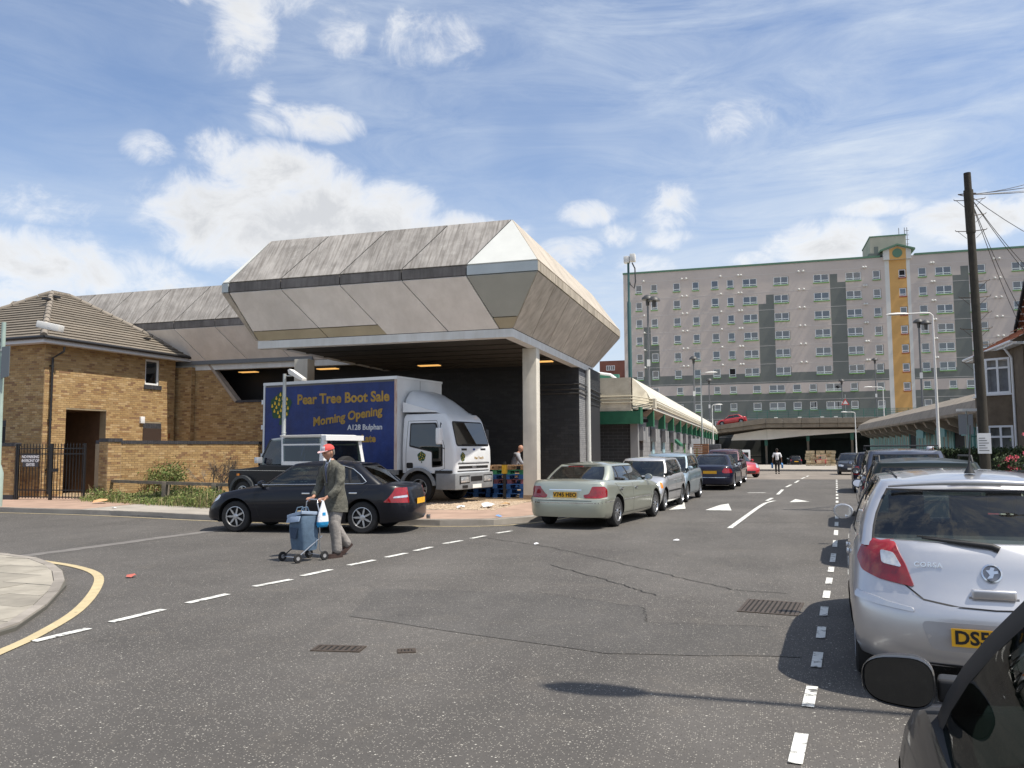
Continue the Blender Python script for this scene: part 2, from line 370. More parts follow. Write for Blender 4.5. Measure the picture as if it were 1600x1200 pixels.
def raised(name, pts, z0, z1, m_, parent=None, kind='structure', **k):
    bm = bmesh.new(); vs = [bm.verts.new((x, y, 0)) for x, y in pts]; bm.faces.new(vs)
    for yc in (45, 130): bmesh.ops.bisect_plane(bm, geom=bm.verts[:] + bm.edges[:] + bm.faces[:], plane_co=(0, yc, 0), plane_no=(0, 1, 0))
    for f in bm.faces:
        f.normal_update()
        if f.normal.z < 0: f.normal_flip()
    top = bm.faces[:]
    r_ = bmesh.ops.extrude_face_region(bm, geom=top)
    nv = [g for g in r_['geom'] if isinstance(g, bmesh.types.BMVert)]
    for v in nv: v.co.z = 1
    bmesh.ops.recalc_face_normals(bm, faces=bm.faces)
    for v in bm.verts: v.co.z = gz(v.co.y) + (z1 if v.co.z > .5 else z0)
    me = bpy.data.meshes.new(name); bm.to_mesh(me); bm.free()
    return obj(name, me, parent, mats=m_, kind=kind if parent is None else None, **k)

def build_ground():
    b = MB(); ys = [-900, 45, 130, 3000]; xs = [-2500, 2500]
    for i in range(3): b.quad((xs[0], ys[i], gz(ys[i]) - .004), (xs[1], ys[i], gz(ys[i]) - .004), (xs[1], ys[i + 1], gz(ys[i + 1]) - .004), (xs[0], ys[i + 1], gz(ys[i + 1]) - .004))
    b.build('ground', m_ground, kind='structure')
build_ground()
road = sheet('road', [(-70, -14), (60, -14), (60, 150), (-70, 150)], 0, ASPH)
XKR = lambda y: 2.55 + .115 * (y - 5.8) if y < 20 else 4.18 + .086 * (y - 20)
LK = [(-70, 18.4), (-20, 17.55), (-16.5, 17.35), (-12.3, 16.6), (-9, 16.45), (-6.6, 16.55), (-5.5, 16.95), (-4.9, 17.8), (-4.55, 19), (-4.2, 21.5), (-3.75, 25), (-3.1, 33), (-2.75, 38), (-2.6, 45), (-2.9, 50), (-3.6, 53)]
pave_l = raised('pavement', LK + [(-3.6, 140), (-70, 140)], -.1, .12, m_greypave)
sheet('brick_paving', [(-40, 17.95), (-20, 17.72), (-17.3, 17.6), (-17.3, 20.4), (-20.6, 22.3), (-40, 24)], .124, m_pinkpave, pave_l)
sheet('worn_paving', [(-7.6, 16.75), (-6.5, 16.85), (-5.7, 17.15), (-5.15, 17.9), (-4.8, 19), (-4.45, 21.5), (-4.0, 25), (-3.4, 33), (-3.0, 45), (-5.4, 45), (-5.4, 34), (-6.2, 23), (-6.8, 19.6), (-8.5, 19.2)], .124, m_pinkpave, pave_l)
sheet('dirt_yard', [(-17, 19.6), (-9, 19.3), (-6.8, 19.7), (-6.25, 23), (-6.35, 29.7), (-30, 29.7), (-23, 22.5)], .128, m_dirt)
NK = [(-6.9, -14), (-6.55, 2), (-6.43, 5.0), (-6.6, 6.0), (-7.19, 6.9), (-8.1, 8.05), (-9.4, 9.25), (-10.6, 9.95), (-12, 10.35), (-20, 10.9), (-70, 12)]
pave_n = raised('corner_pavement', NK + [(-70, -14)], -.1, .035, m_joint)
RK = [(XKR(y), y) for y in (-14, -4, 5.8, 12, 20, 30, 45, 58)] + [(9.0, 61), (12, 62.5), (60, 64)]
pave_r = raised('kerbside_pavement', RK + [(60, -14)], -.1, .12, m_greypave)
pave_f = raised('forecourt', [(-2.8, 72), (11.2, 69.5), (30, 69), (30, 121), (-2.8, 121)], -.1, .14, m_greypave)
sheet('pink_surfacing', [(-2.7, 44.2), (6.1, 44.6), (7.6, 59.6), (11.2, 63), (11.2, 69.3), (-2.9, 71.8), (-3.55, 53), (-2.85, 50), (-2.55, 45)], .004, m_junction)

def kerb_line(K, h, parent, w=.125, step=.915):
    """separate kerb stones along a line of points, proud of the paving"""
    L_ = 0; segs = []
    for i in range(len(K) - 1):
        a = Vector(K[i]); b = Vector(K[i + 1]); segs.append((a, b, (b - a).length)); L_ += (b - a).length
    def P(s):
        for a, b, l in segs:
            if s <= l: return a + (b - a) * (s / l)
            s -= l
        return segs[-1][1]
    n = int(L_ / step)
    for k in range(n):
        a = P(k * L_ / n + .006); b = P((k + 1) * L_ / n - .006); t = (b - a).normalized(); nn = Vector((-t.y, t.x))
        z0a, z0b = gz(a.y), gz(b.y); q = MB()
        o_ = -.008 + rnd.uniform(-.004, .004); hh = h + rnd.uniform(-.004, .006)
        pts = [a - nn * o_ * -1, b - nn * o_ * -1, b + nn * w, a + nn * w]
        zz = [z0a, z0b, z0b, z0a]
        vs = [(p.x, p.y, z - .05) for p, z in zip(pts, zz)] + [((p - nn * (-.02 if i < 2 else 0)).x, (p - nn * (-.02 if i < 2 else 0)).y, z + hh) for i, (p, z) in enumerate(zip(pts, zz))]
        q.add(vs, [(3, 2, 1, 0), (4, 5, 6, 7), (0, 1, 5, 4), (1, 2, 6, 5), (2, 3, 7, 6), (3, 0, 4, 7)])
        q.build('kerb_stone', m_kerb, parent)
kerb_line([p for p in LK if p[0] > -30 and p[1] < 46] if 0 else [(-28, 17.7)] + LK[1:14], .128, pave_l)
kerb_line([(-6.5, 2.5)] + NK[2:9] + [(-16, 10.62)], .048, pave_n)
kerb_line([(XKR(y), y) for y in (2, 5.8, 12, 20, 30, 45)][::-1], .128, pave_r)
kerb_line([(-2.8, 72), (11.2, 69.5)], .15, pave_f, step=1.8)
# flagstones on the near corner (only the part that shows)
def corner_slabs():
    def inside(x, y):
        # inside the pavement, 0.14 m behind the kerb
        bx = None
        K = NK
        for i in range(len(K) - 1):
            (x0, y0), (x1, y1) = K[i], K[i + 1]
            dx, dy = x1 - x0, y1 - y0; l = math.hypot(dx, dy); d = ((x - x0) * -dy + (y - y0) * dx) / l
            if d < .13: return False
        return True
    ang = R(-4); ca, sa = math.cos(ang), math.sin(ang)
    for j in range(-2, 12):
        for i in range(0, 12):
            w, d = .86, .56; u = -16.0 + i * (w + .0) + (j % 2) * .43; v = 3.4 + j * d
            P = [(u + .006, v + .006), (u + w - .006, v + .006), (u + w - .006, v + d - .006), (u + .006, v + d - .006)]
            P = [(x * ca - y * sa, x * sa + y * ca) for x, y in P]
            # clip: keep polygon with straight pull-in toward the slab middle
            Q = P
            for k in range(len(NK) - 1):      # clip against every kerb segment
                (x0, y0), (x1, y1) = NK[k], NK[k + 1]; dx, dy = x1 - x0, y1 - y0; l = math.hypot(dx, dy); D = lambda p: ((p[0] - x0) * -dy + (p[1] - y0) * dx) / l - .135; N_ = []
                for m_ in range(len(Q)):
                    p, q_ = Q[m_ - 1], Q[m_]; a, c = D(p), D(q_)
                    if (a >= 0) != (c >= 0): s = a / (a - c); N_.append((p[0] + (q_[0] - p[0]) * s, p[1] + (q_[1] - p[1]) * s))
                    if c >= 0: N_.append(q_)
                Q = N_
                if len(Q) < 3: break
            if len(Q) < 3: continue
            h_ = .045 + rnd.uniform(-.002, .003); b = MB(); b.prism([(x, y, .02) for x, y in Q], (0, 0, h_ - .02)); b.build('paving_slab', m_slab, pave_n)
corner_slabs()
b = MB(); b.add([(-9.8, 9.25, .118), (-9.35, 8.9, .118), (-8.55, 8.15, .118), (-8.9, 8.6, .118)], [(0, 1, 2, 3)])

# painted markings
def ribbon(pts, w, z=.008):
    b = MB(); P = [Vector(p) for p in pts]; L_ = []; 
    for i, p in enumerate(P):
        t = (P[min(i + 1, len(P) - 1)] - P[max(i - 1, 0)]).normalized(); n = Vector((-t.y, t.x)); L_.append((p + n * w / 2, p - n * w / 2))
    for i in range(len(P) - 1):
        a, b_ = L_[i]; c, d = L_[i + 1]
        b.quad((a.x, a.y, gz(a.y) + z), (b_.x, b_.y, gz(b_.y) + z), (d.x, d.y, gz(d.y) + z), (c.x, c.y, gz(c.y) + z))
    return b
def smooth_pts(K, n=6):
    out = []
    for i in range(len(K) - 1):
        p0 = Vector(K[max(i - 1, 0)]); p1 = Vector(K[i]); p2 = Vector(K[i + 1]); p3 = Vector(K[min(i + 2, len(K) - 1)])
        for k in range(n):
            t = k / n; out.append(.5 * ((2 * p1) + (-p0 + p2) * t + (2 * p0 - 5 * p1 + 4 * p2 - p3) * t * t + (-p0 + 3 * p1 - 3 * p2 + p3) * t**3))
    out.append(Vector(K[-1])); return out
ribbon(smooth_pts([(-5.75, 4.6), (-6.02, 5.33), (-6.26, 5.93), (-6.79, 6.9), (-7.67, 8.07), (-8.5, 8.95), (-9.4, 9.5), (-10.4, 9.85)]), .115).build('yellow_kerb_line', m_yel, road)
def offs(K, d):
    out = []
    for i, p in enumerate(K):
        a = Vector(K[max(i - 1, 0)]); c = Vector(K[min(i + 1, len(K) - 1)]); t = (c - a).normalized(); out.append(Vector(p) + Vector((t.y, -t.x)) * d)
    return out
ribbon(smooth_pts(offs([(-28, 17.7)] + LK[1:10], .2)), .075).build('yellow_kerb_line', m_yel, road)
GW = [(-6.07, 5.70, -6.01, 6.25), (-6.02, 6.53, -5.96, 7.19), (-5.95, 7.55, -5.87, 8.14), (-5.88, 8.67, -5.73, 9.26), (-5.75, 9.55, -5.66, 10.15), (-5.62, 10.58, -5.51, 11.18), (-5.47, 11.5, -5.38, 12.05), (-5.36, 12.35, -5.29, 12.9), (-5.27, 13.4, -5.13, 13.94), (-5.08, 14.3, -4.98, 14.8), (-4.9, 15.3, -4.75, 15.8)]
for x0, y0, x1, y1 in GW: ribbon([(x0, y0), (x1, y1)], .1).build('give_way_dash', m_white, road)
bx = lambda y: interp(y, [(0, -.35), (4.65, .16), (5.55, .27), (6.67, .40), (8.23, .56), (9.42, .68), (11.28, .88), (15, 1.27), (24.8, 2.19), (45, 4.0)])
y = 3.6
while y < 44:
    l = .48 if y < 12 else 1.0
    ribbon([(bx(y), y), (bx(y + l), y + l)], .075).build('parking_bay_dash', m_white, road); y += l + (.52 if y < 12 else .9)
for (x0, y0, x1, y1) in [(-.54, 17.3, 0, 23.0), (.31, 26.4, .50, 27.9), (.72, 30, 1.0, 33.5), (1.2, 35.6, 1.5, 38.0), (1.75, 40, 2.05, 42.8), (2.3, 45.2, 2.65, 48.5), (2.85, 50.3, 3.1, 53)]:
    ribbon([(x0, y0), (x1, y1)], .11, .012).build('centre_line_dash', m_white, road)
ribbon(smooth_pts([(0, 23.0), (.13, 24.2), (.28, 25.4), (.55, 26.5)]), .11, .012).build('centre_line_dash', m_white, road)
b = MB()
b.add([(-1.31, 22.2, .008), (-.63, 22.2, .008), (-.79, 24.9, .008), (-1.0, 24.3, .008)], [(0, 1, 2, 3)]); b.build('hump_arrow', m_white, road)
b = MB(); b.add([(-2.25, 22.1, .008), (-1.85, 22.6, .008), (-2.1, 25.3, .008)], [(0, 1, 2)]); b.build('hump_arrow', m_white, road)
b = MB(); b.add([(.95, 25.9, .008), (1.55, 26.3, .008), (1.2, 27.5, .008)], [(0, 1, 2)]); b.build('hump_arrow', m_white, road)
ribbon([(-.3, 31.0), (.33, 31.2)], .22).build('white_patch', m_white, road)

# repairs and cracks
m_crack = mat('crack', (.028, .027, .026), .95)
m_strip = mat('old_tar_strip', (.165, .155, .145), .9, n=(5, .2))
def wob(pts, n=10, a=.05):
    out = []
    for i in range(len(pts) - 1):
        p = Vector(pts[i]); q = Vector(pts[i + 1])
        for k in range(n): out.append(p.lerp(q, k / n) + Vector((rnd.uniform(-a, a), rnd.uniform(-a, a))))
    out.append(Vector(pts[-1])); return out
sheet('tar_patch', wob([(-3.9, 7.4), (-4.4, 8.9), (-2.53, 9.15), (-1.14, 8.6), (-1.03, 7.86), (.05, 7.97), (.3, 6.9), (-1.2, 6.6), (-3.9, 7.4)], 6, .02)[:-1], .004, ASPH2, road)
for pts, w in [([(-5.18, 14.71), (-3.34, 13.39), (-1.56, 11.35), (-.29, 9.9), (.3, 9.8)], .016), ([(-2.84, 11.35), (-1.71, 10.09), (-1.11, 9.3)], .018), ([(-2.53, 9.18), (-1.14, 8.57), (-1.03, 7.86), (.1, 7.97)], .008), ([(-1.3, 18.5), (1.0, 19.0)], .02), ([(-2.0, 28), (-.2, 29), (1.6, 29.3)], .03)]:
    o = ribbon(wob(pts, 14, .028), w, .0065).build('crack', m_crack, road)
ribbon(wob([(-11.2, 10.3), (-11.05, 11.6), (-10.9, 13.4), (-10.75, 14.6)], 8, .03), .28, .0045).build('tar_strip', m_strip, road)

# iron covers and gratings in the road
m_iron = mat('cast_iron', (.11, .085, .065), .55, .6, n=(20, .3), bump=(40, .3, .004))
def grating(x0, y0, w, d, rz, label, nbar=9, name='drain_grating'):
    t = thing(name, label, 'drain', (x0, y0, .0), rz)
    b = MB(); b.box(0, 0, -.02, w, .03, .008); b.box(0, d - .03, -.02, w, d, .008); b.box(0, .03, -.02, .03, d - .03, .008); b.box(w - .03, .03, -.02, w, d - .03, .008); b.build('frame', m_iron, t)
    B1('pit', mat('drain_pit', (.012, .011, .01), .9), t, .03, .03, -.02, w - .03, d - .03, .0045)
    for i in range(nbar):
        x = .03 + (w - .06) * (i + .5) / nbar; B1('bar', m_iron, t, x - (w - .06) / nbar * .28, .031, -.01, x + (w - .06) / nbar * .28, d - .031, .0075)
    return t
grating(-.22, 8.62, .58, .72, R(-8), 'large cast iron drain grating beside the parked silver hatchback', 11)
grating(-3.56, 6.05, .42, .2, R(9), 'rusty oblong iron drain cover in the middle of the road', 7)
grating(-2.83, 6.17, .15, .13, R(25), 'tiny dark iron valve cover right of the oblong drain', 3, 'valve_cover')

# litter
m_litter = mat('paper_litter', (.75, .76, .78), .7); m_lit2 = mat('brown_litter', (.45, .28, .13), .8); m_lit3 = mat('red_litter', (.45, .12, .09), .6)
def litter(x, y, s, m_, label, z=.0):
    b = MB(); n = 7; c = (x, y, z + s * .28)
    ring = [(x + s * .5 * rnd.uniform(.6, 1.1) * math.cos(i * 6.283 / n), y + s * .5 * rnd.uniform(.6, 1.1) * math.sin(i * 6.283 / n), z + rnd.uniform(.008, s * .25)) for i in range(n)]
    b.add([c] + ring, [(0, i + 1, (i + 1) % n + 1) for i in range(n)]); return b.build('litter', m_, label=label, cat='litter')
litter(-1.39, 14.84, .12, m_litter, 'small scrap of white paper on the road right of the pale green saloon')
litter(-3.67, 13.69, .14, m_litter, 'white scrap of paper near the end of the dashed line')
litter(-7.9, 8.9, .16, m_lit3, 'flattened red scrap lying on the yellow kerb line')
litter(-6.75, 20.3, .5, m_litter, 'crumpled white bag lying on the dirt before the coloured pallets', .128)
litter(-7.35, 19.85, .3, m_litter, 'small white wrapper on the dirt nearest the truck bumper', .128)
litter(-6.45, 20.9, .4, m_lit2, 'brown torn cardboard on the dirt beside the concrete pillar', .128)
litter(-5.6, 17.6, .2, mat('blue_litter', (.15, .3, .6), .5), 'blue wrapper on the pavement edge behind the dark saloon', .124)
litter(-18.6, 19.6, .5, mat('orange_litter', (.60, .33, .16), .7), 'orange debris in the weeds by the rail fence', .124)
litter(-16.5, 17.9, .16, m_litter, 'tiny white litter on the kerb before the weeds', .124)
b = MB()
for i in range(2500):
    x = rnd.uniform(-9.4, -6.3); y = rnd.uniform(19.4, 22.8); s = rnd.uniform(.008, .035); z = .128
    b.add([(x - s, y - s, z), (x + s, y - s, z), (x + s * .8, y + s, z), (x - s, y + s * .7, z), (x, y, z + s * rnd.uniform(.5, 1))], [(0, 1, 4), (1, 2, 4), (2, 3, 4), (3, 0, 4)])
b.build('rubble', mat('rubble', (.42, .33, .24), .95, n=(9, .4)), kind='stuff', label='stones and broken crumbs scattered on the dirt yard', cat='rubble')
# ------------------------------------------------------------------ bricks
BRK = [(.40, .265, .12), (.35, .225, .10), (.44, .30, .145), (.30, .18, .08), (.47, .33, .175), (.38, .25, .12), (.33, .215, .10), (.24, .14, .075), (.42, .28, .13), (.36, .24, .115)]
m_brick = mat('yellow_brick', (.38, .24, .10), .9, attr=('tone', BRK, .95), n=(9, .18), bump=(50, .4, .004))
m_mortar = mat('mortar', (.30, .24, .16), .95, n=(3, .15))
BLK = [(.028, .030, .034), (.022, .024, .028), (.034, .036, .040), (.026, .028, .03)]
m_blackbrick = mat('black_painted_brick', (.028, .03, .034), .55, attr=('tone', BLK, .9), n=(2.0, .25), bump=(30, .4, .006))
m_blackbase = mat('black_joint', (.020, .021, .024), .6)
GRY = [(.25, .255, .26), (.28, .285, .29), (.22, .225, .235), (.26, .265, .27)]
m_greyblock = mat('grey_painted_block', (.14, .145, .155), .7, attr=('tone', GRY, .9), n=(1.4, .2), bump=(30, .3, .005))
m_greybase = mat('grey_joint', (.15, .152, .157), .7)

def holes_split(u0, u1, holes, z0, z1):
    """parts of [u0,u1] outside the holes that cover the course z0..z1"""
    seg = [(u0, u1)]
    for (a, c, b, d) in holes:      # u from a to b, z from c to d
        if z1 <= c + .01 or z0 >= d - .01: continue
        ns = []
        for (s, e) in seg:
            if e <= a or s >= b: ns.append((s, e)); continue
            if s < a: ns.append((s, a))
            if e > b: ns.append((b, e))
        seg = ns
    return seg
def brick_face(o, d, L_, z0, z1, n_out, holes=(), bw=.225, bh=.075, top=None, joint=.010, proud=.008):
    """list of bricks (corner, u-vector, depth-vector, height): running bond on a face starting at o going along d"""
    o = Vector(o); d = Vector(d).normalized(); n = Vector(n_out).normalized(); out = []
    k = 0; z = z0
    while z < z1 - .02:
        h = min(bh, z1 - z); sh = (k % 2) * bw / 2; u = -sh
        while u < L_ - .01:
            a, b = max(0, u), min(L_, u + bw)
            if top is not None:
                b = min(b, top(z + h)); 
            if b - a > .03:
                for (s, e) in holes_split(a, b, holes, z, z + h):
                    if e - s > .03: out.append((o + d * (s + joint / 2) + Vector((0, 0, z + joint / 2 - o.z)), d * (e - s - joint), n * (proud + rnd.uniform(-.0025, .0035)), h - joint))
            u += bw
        z += bh; k += 1
    return out
def build_bricks(bricks, parent, m_, nobj=0, eye=Vector((0, 0, 1.65)), back=.02, name='brick'):
    bricks = sorted(bricks, key=lambda q: (q[0] - eye).length)
    cache = {}
    for i, (c, u, n, h) in enumerate(bricks[:nobj]):
        key = (round(u.length, 2), round(u.normalized().x, 2), round(n.normalized().x, 2), round(h, 3))
        if key not in cache:
            q = MB(); nn = n.normalized(); q.obox(-nn * back, u, nn * (back + n.length), (0, 0, h)); cache[key] = q.mesh(name); cache[key].materials.append(m_)
        obj(name, cache[key], parent, loc=c)
    if len(bricks) > nobj:
        q = MB()
        for (c, u, n, h) in bricks[nobj:]:
            q.ca = rnd.random(); nn = n.normalized(); A = c + n; B_ = A + u; z = Vector((0, 0, h)); A0 = c - nn * .004; B0 = A0 + u
            # front and the four edges
            q.add([A, B_, B_ + z, A + z, A0, B0, B0 + z, A0 + z], [(0, 1, 2, 3), (4, 5, 1, 0), (5, 6, 2, 1), (6, 7, 3, 2), (7, 4, 0, 3)])
        o_ = q.build('brickwork', m_, parent); o_['kind'] = 'stuff'
def fixn(o):
    bm = bmesh.new(); bm.from_mesh(o.data); bmesh.ops.recalc_face_normals(bm, faces=bm.faces); bm.to_mesh(o.data); bm.free(); return o
def holed(b, o, d, n, L_, z0, z1, holes, reveal=.12, top=None, cmf=None):
    """wall face with real openings and reveals, added to mesh buffer b"""
    o = Vector(o); d = Vector(d).normalized(); n = Vector(n).normalized()
    us = sorted({0, L_, *[h[0] for h in holes], *[h[2] for h in holes]}); zs = sorted({z0, z1, *[h[1] for h in holes], *[h[3] for h in holes]})
    if cmf: us = sorted(set(us) | set(cmf[1])); zs = sorted(set(zs) | set(cmf[2]))
    P = lambda u, z, dep=0: o + d * u + n * dep + Vector((0, 0, z - o.z))
    for i in range(len(us) - 1):
        for j in range(len(zs) - 1):
            a, b_, c, e = us[i], us[i + 1], zs[j], zs[j + 1]; m_, mz = (a + b_) / 2, (c + e) / 2
            if any(h[0] < m_ < h[2] and h[1] < mz < h[3] for h in holes): continue
            if cmf: b.cm = cmf[0](m_, mz)
            b.quad(P(a, c), P(b_, c), P(b_, e), P(a, e))
    for (a, c, b_, e) in holes:
        if cmf: b.cm = cmf[0]((a + b_) / 2, c - .05)
        r_ = -reveal
        b.quad(P(a, c), P(a, c, r_), P(b_, c, r_), P(b_, c)); b.quad(P(a, e), P(b_, e), P(b_, e, r_), P(a, e, r_))
        b.quad(P(a, c), P(a, e), P(a, e, r_), P(a, c, r_)); b.quad(P(b_, c), P(b_, c, r_), P(b_, e, r_), P(b_, e))

# ------------------------------------------------------------------ the concrete canopy
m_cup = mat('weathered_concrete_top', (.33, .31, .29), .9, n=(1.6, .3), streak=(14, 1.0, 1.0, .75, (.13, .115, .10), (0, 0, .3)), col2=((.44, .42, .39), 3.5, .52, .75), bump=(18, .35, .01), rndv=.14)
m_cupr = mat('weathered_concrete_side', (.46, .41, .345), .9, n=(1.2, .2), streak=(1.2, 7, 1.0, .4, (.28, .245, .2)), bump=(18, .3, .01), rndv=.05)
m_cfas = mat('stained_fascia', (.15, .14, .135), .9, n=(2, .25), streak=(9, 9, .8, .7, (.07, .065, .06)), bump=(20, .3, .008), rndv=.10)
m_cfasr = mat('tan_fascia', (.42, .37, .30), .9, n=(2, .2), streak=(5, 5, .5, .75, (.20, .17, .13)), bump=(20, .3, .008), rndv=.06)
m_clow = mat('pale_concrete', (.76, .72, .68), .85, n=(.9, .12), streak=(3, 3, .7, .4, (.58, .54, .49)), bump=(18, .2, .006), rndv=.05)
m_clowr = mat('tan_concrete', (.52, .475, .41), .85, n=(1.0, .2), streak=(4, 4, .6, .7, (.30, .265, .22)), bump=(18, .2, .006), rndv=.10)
m_cwhite = mat('white_painted_concrete', (.62, .63, .60), .6, n=(1.5, .06), col2=((.62, .60, .54), 2.0, .66, .85))
m_cgrey = mat('pale_grey_paint', (.40, .45, .47), .6, n=(1.5, .08))
m_cdark = mat('grey_green_paint', (.36, .37, .34), .7, n=(1.5, .08))
m_cbeige = mat('beige_concrete', (.42, .36, .25), .85, n=(1.5, .12))
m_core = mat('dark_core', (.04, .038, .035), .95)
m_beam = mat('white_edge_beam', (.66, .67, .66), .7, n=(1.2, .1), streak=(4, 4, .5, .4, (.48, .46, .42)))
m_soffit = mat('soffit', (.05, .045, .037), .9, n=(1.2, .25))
m_pil = mat('pillar_concrete', (.60, .57, .50), .8, n=(1.5, .12), streak=(5, 5, .4, .35, (.45, .41, .34)), bump=(20, .2, .005))
m_lamp = mat('lit_ceiling_lamp', (.9, .6, .3), .5, emit=((1.0, .52, .14), .8))

def panel(b, P, th=.07, gap=.016):
    """P: 4 or 3 corners, outward side counter-clockwise"""
    P = [Vector(p) for p in P]; n = (P[1] - P[0]).cross(P[-1] - P[0]).normalized(); c = sum(P, Vector()) / len(P)
    Q = []
    for i, p in enumerate(P):
        e1 = (P[i - 1] - p).normalized(); e2 = (P[(i + 1) % len(P)] - p).normalized(); s = max(.3, e1.cross(e2).length)
        Q.append(p + (e1 + e2) * gap / s)
    b.prism([q - n * th for q in Q], n * th)
def canopy(label, x0, x1, y0, y1, h1, h2, h3, module, rmodule, left_white, parent_pos=None, right_side=True, corner=True):
    """inverted-pyramid roof: soffit z=h1(+.23 beam), fascia bottom h2, fascia top h2+.3, ridge h3; fascia line is 1 m outside the soffit"""
    t = thing('concrete_canopy', label, 'canopy', (x0, y0, 0)); O = Vector((x0, y0, 0))
    W = lambda *p: Vector(p) - O
    hb = h1 + .23; ft = h2 + .30
    def mk(name, P, m_, **k):
        b = MB(); panel(b, [Vector(p) - O for p in P], **k); return b.build(name, m_, t)
    # front
    n = int(round((x1 - x0 - 2) / module)); xs = [x1 - 2 - module * i for i in range(n + 1)][::-1]; xs[0] = max(xs[0], x0 + (.26 if left_white else 0))
    for i in range(len(xs) - 1):
        a, b_ = xs[i], xs[i + 1]
        s0 = 1.0; 
        mk('roof_panel', [(a, y0, ft), (b_, y0, ft), (b_ + 1, y0 + 1, h3), (a + 1 if i or not left_white else x0 + 1.02, y0 + 1, h3)], m_cup)
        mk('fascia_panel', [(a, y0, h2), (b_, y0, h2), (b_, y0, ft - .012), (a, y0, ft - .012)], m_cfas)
        # the lower panels lean along the other way
        la = a + 1 if i or not left_white else x0 + .62; lb = b_ + 1 if i < len(xs) - 2 else b_ + .62
        if i < 2 and left_white:     # beige skirt under the first two
            t1 = .80
            f = lambda u, v: (lerp(u, v, t1), lerp(y0, y0 + 1, t1), lerp(h2, hb, t1))
            mk('lower_panel', [f(a, la), f(b_, lb), (b_, y0, h2 - .008), (a, y0, h2 - .008)], m_clow)
            mk('skirt_panel', [(la, y0 + 1, hb), (lb + (.12 if i else 0), y0 + 1, hb), f(b_, lb), f(a, la)], m_cbeige)
        else: mk('lower_panel', [(la, y0 + 1, hb), (lb, y0 + 1, hb), (b_, y0, h2 - .008), (a, y0, h2 - .008)], m_clow)
    if corner:
        c0 = x1 - 2
        mk('corner_panel', [(c0, y0, ft), (x1, y0, ft), (x1 - 1, y0 + 1, h3)], m_cwhite)
        mk('corner_fascia', [(c0, y0, h2), (x1, y0, h2), (x1, y0, ft - .012), (c0, y0, ft - .012)], m_cgrey)
        t1 = .78; f = lambda u, v: (lerp(u, v, t1), lerp(y0, y0 + 1, t1), lerp(h2, hb, t1))
        mk('corner_soffit_panel', [f(c0, c0 + .62), f(x1, x1 - 1), (x1, y0, h2 - .008), (c0, y0, h2 - .008)], m_cdark)
        mk('corner_skirt', [(c0 + .62, y0 + 1, hb), (x1 - 1, y0 + 1, hb), f(x1, x1 - 1), f(c0, c0 + .62)], m_cbeige)
    if left_white:
        mk('edge_panel', [(x0, y0, ft), (x0 + .24, y0, ft), (x0 + 1.01, y0 + 1, h3)], m_cwhite)
        mk('edge_fascia', [(x0, y0, h2), (x0 + .24, y0, h2), (x0 + .24, y0, ft - .012), (x0, y0, ft - .012)], m_cgrey)
        mk('edge_soffit_panel', [(x0 + .52, y0 + 1, hb), (x0 + .61, y0 + 1, hb), (x0 + .24, y0, h2 - .008), (x0, y0, h2 - .008)], m_clowr)
    # right side
    if right_side:
        ny = int(round((y1 - y0) / rmodule)); ys = [y0 + (y1 - y0) * i / ny for i in range(ny + 1)]
        for i in range(ny):
            a, b_ = ys[i], ys[i + 1]
            e = 1.0 if i < ny - 1 else -1.0
            mk('roof_panel', [(x1, a, ft), (x1, b_, ft), (x1 - 1, b_ + (1 if i < ny - 1 else -1), h3), (x1 - 1, a + 1, h3)] if i < ny - 1 else [(x1, a, ft), (x1, b_, ft), (x1 - 1, b_ - .9, h3)], m_cupr)
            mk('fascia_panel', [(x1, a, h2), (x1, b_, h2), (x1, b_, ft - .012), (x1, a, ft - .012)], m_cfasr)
            sa = a + 1 if i else y0 + 1.02; sb = b_ + 1 if i < ny - 1 else b_ - .9
            if i < ny - 1: mk('lower_panel', [(x1 - 1, sa, hb), (x1 - 1, sb, hb), (x1, b_, h2 - .008), (x1, a, h2 - .008)], m_clowr)
            else: mk('lower_panel', [(x1 - 1, b_ - .9, hb), (x1, b_, h2 - .008), (x1, a, h2 - .008)] if False else [(x1 - 1, min(sa, b_ - .95), hb), (x1 - 1, b_ - .9, hb), (x1, b_, h2 - .008), (x1, a, h2 - .008)], m_clowr)
    # inner body
    def rect(z, i): return [W(x0 + i, y0 + i, z), W(x1 - i, y0 + i, z), W(x1 - i, y1 - i, z), W(x0 + i, y1 - i, z)]
    e = .05; b = MB(); rings = [rect(hb + .02, 1 + e), rect(h2, e), rect(ft, e), rect(h3 - .03, 1 + e)]
    vs = [p for r_ in rings for p in r_]; fs = [(3, 2, 1, 0), (12, 13, 14, 15)]
    for k in range(3):
        for j in range(4): fs.append((k * 4 + j, k * 4 + (j + 1) % 4, (k + 1) * 4 + (j + 1) % 4, (k + 1) * 4 + j))
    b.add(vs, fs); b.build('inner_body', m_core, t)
    # far and left faces plain
    b = MB(); 
    for (i, j) in ((2, 3), (3, 0)):
        q = [rect(ft, 0)[i], rect(ft, 0)[j], rect(h3, 1)[j], rect(h3, 1)[i]]; panel(b, q, .04)
        q = [rect(hb, 1)[i], rect(hb, 1)[j], rect(h2, 0)[j], rect(h2, 0)[i]]; panel(b, q, .04)
        q = [rect(h2, 0)[i], rect(h2, 0)[j], rect(ft, 0)[j], rect(ft, 0)[i]]; panel(b, q, .04)
    b.build('rear_cladding', m_clowr, t)
    # edge beam and soffit
    b = MB(); i0, i1 = 1, 1.28
    a = (x0 + (.6 if left_white else 1), y0 + 1); c = (x1 - 1, y1 - 1)
    bw = .3
    b.box(*W(a[0], a[1], h1), *W(c[0], a[1] + bw, hb + .0)); b.build('edge_beam', m_beam, t)
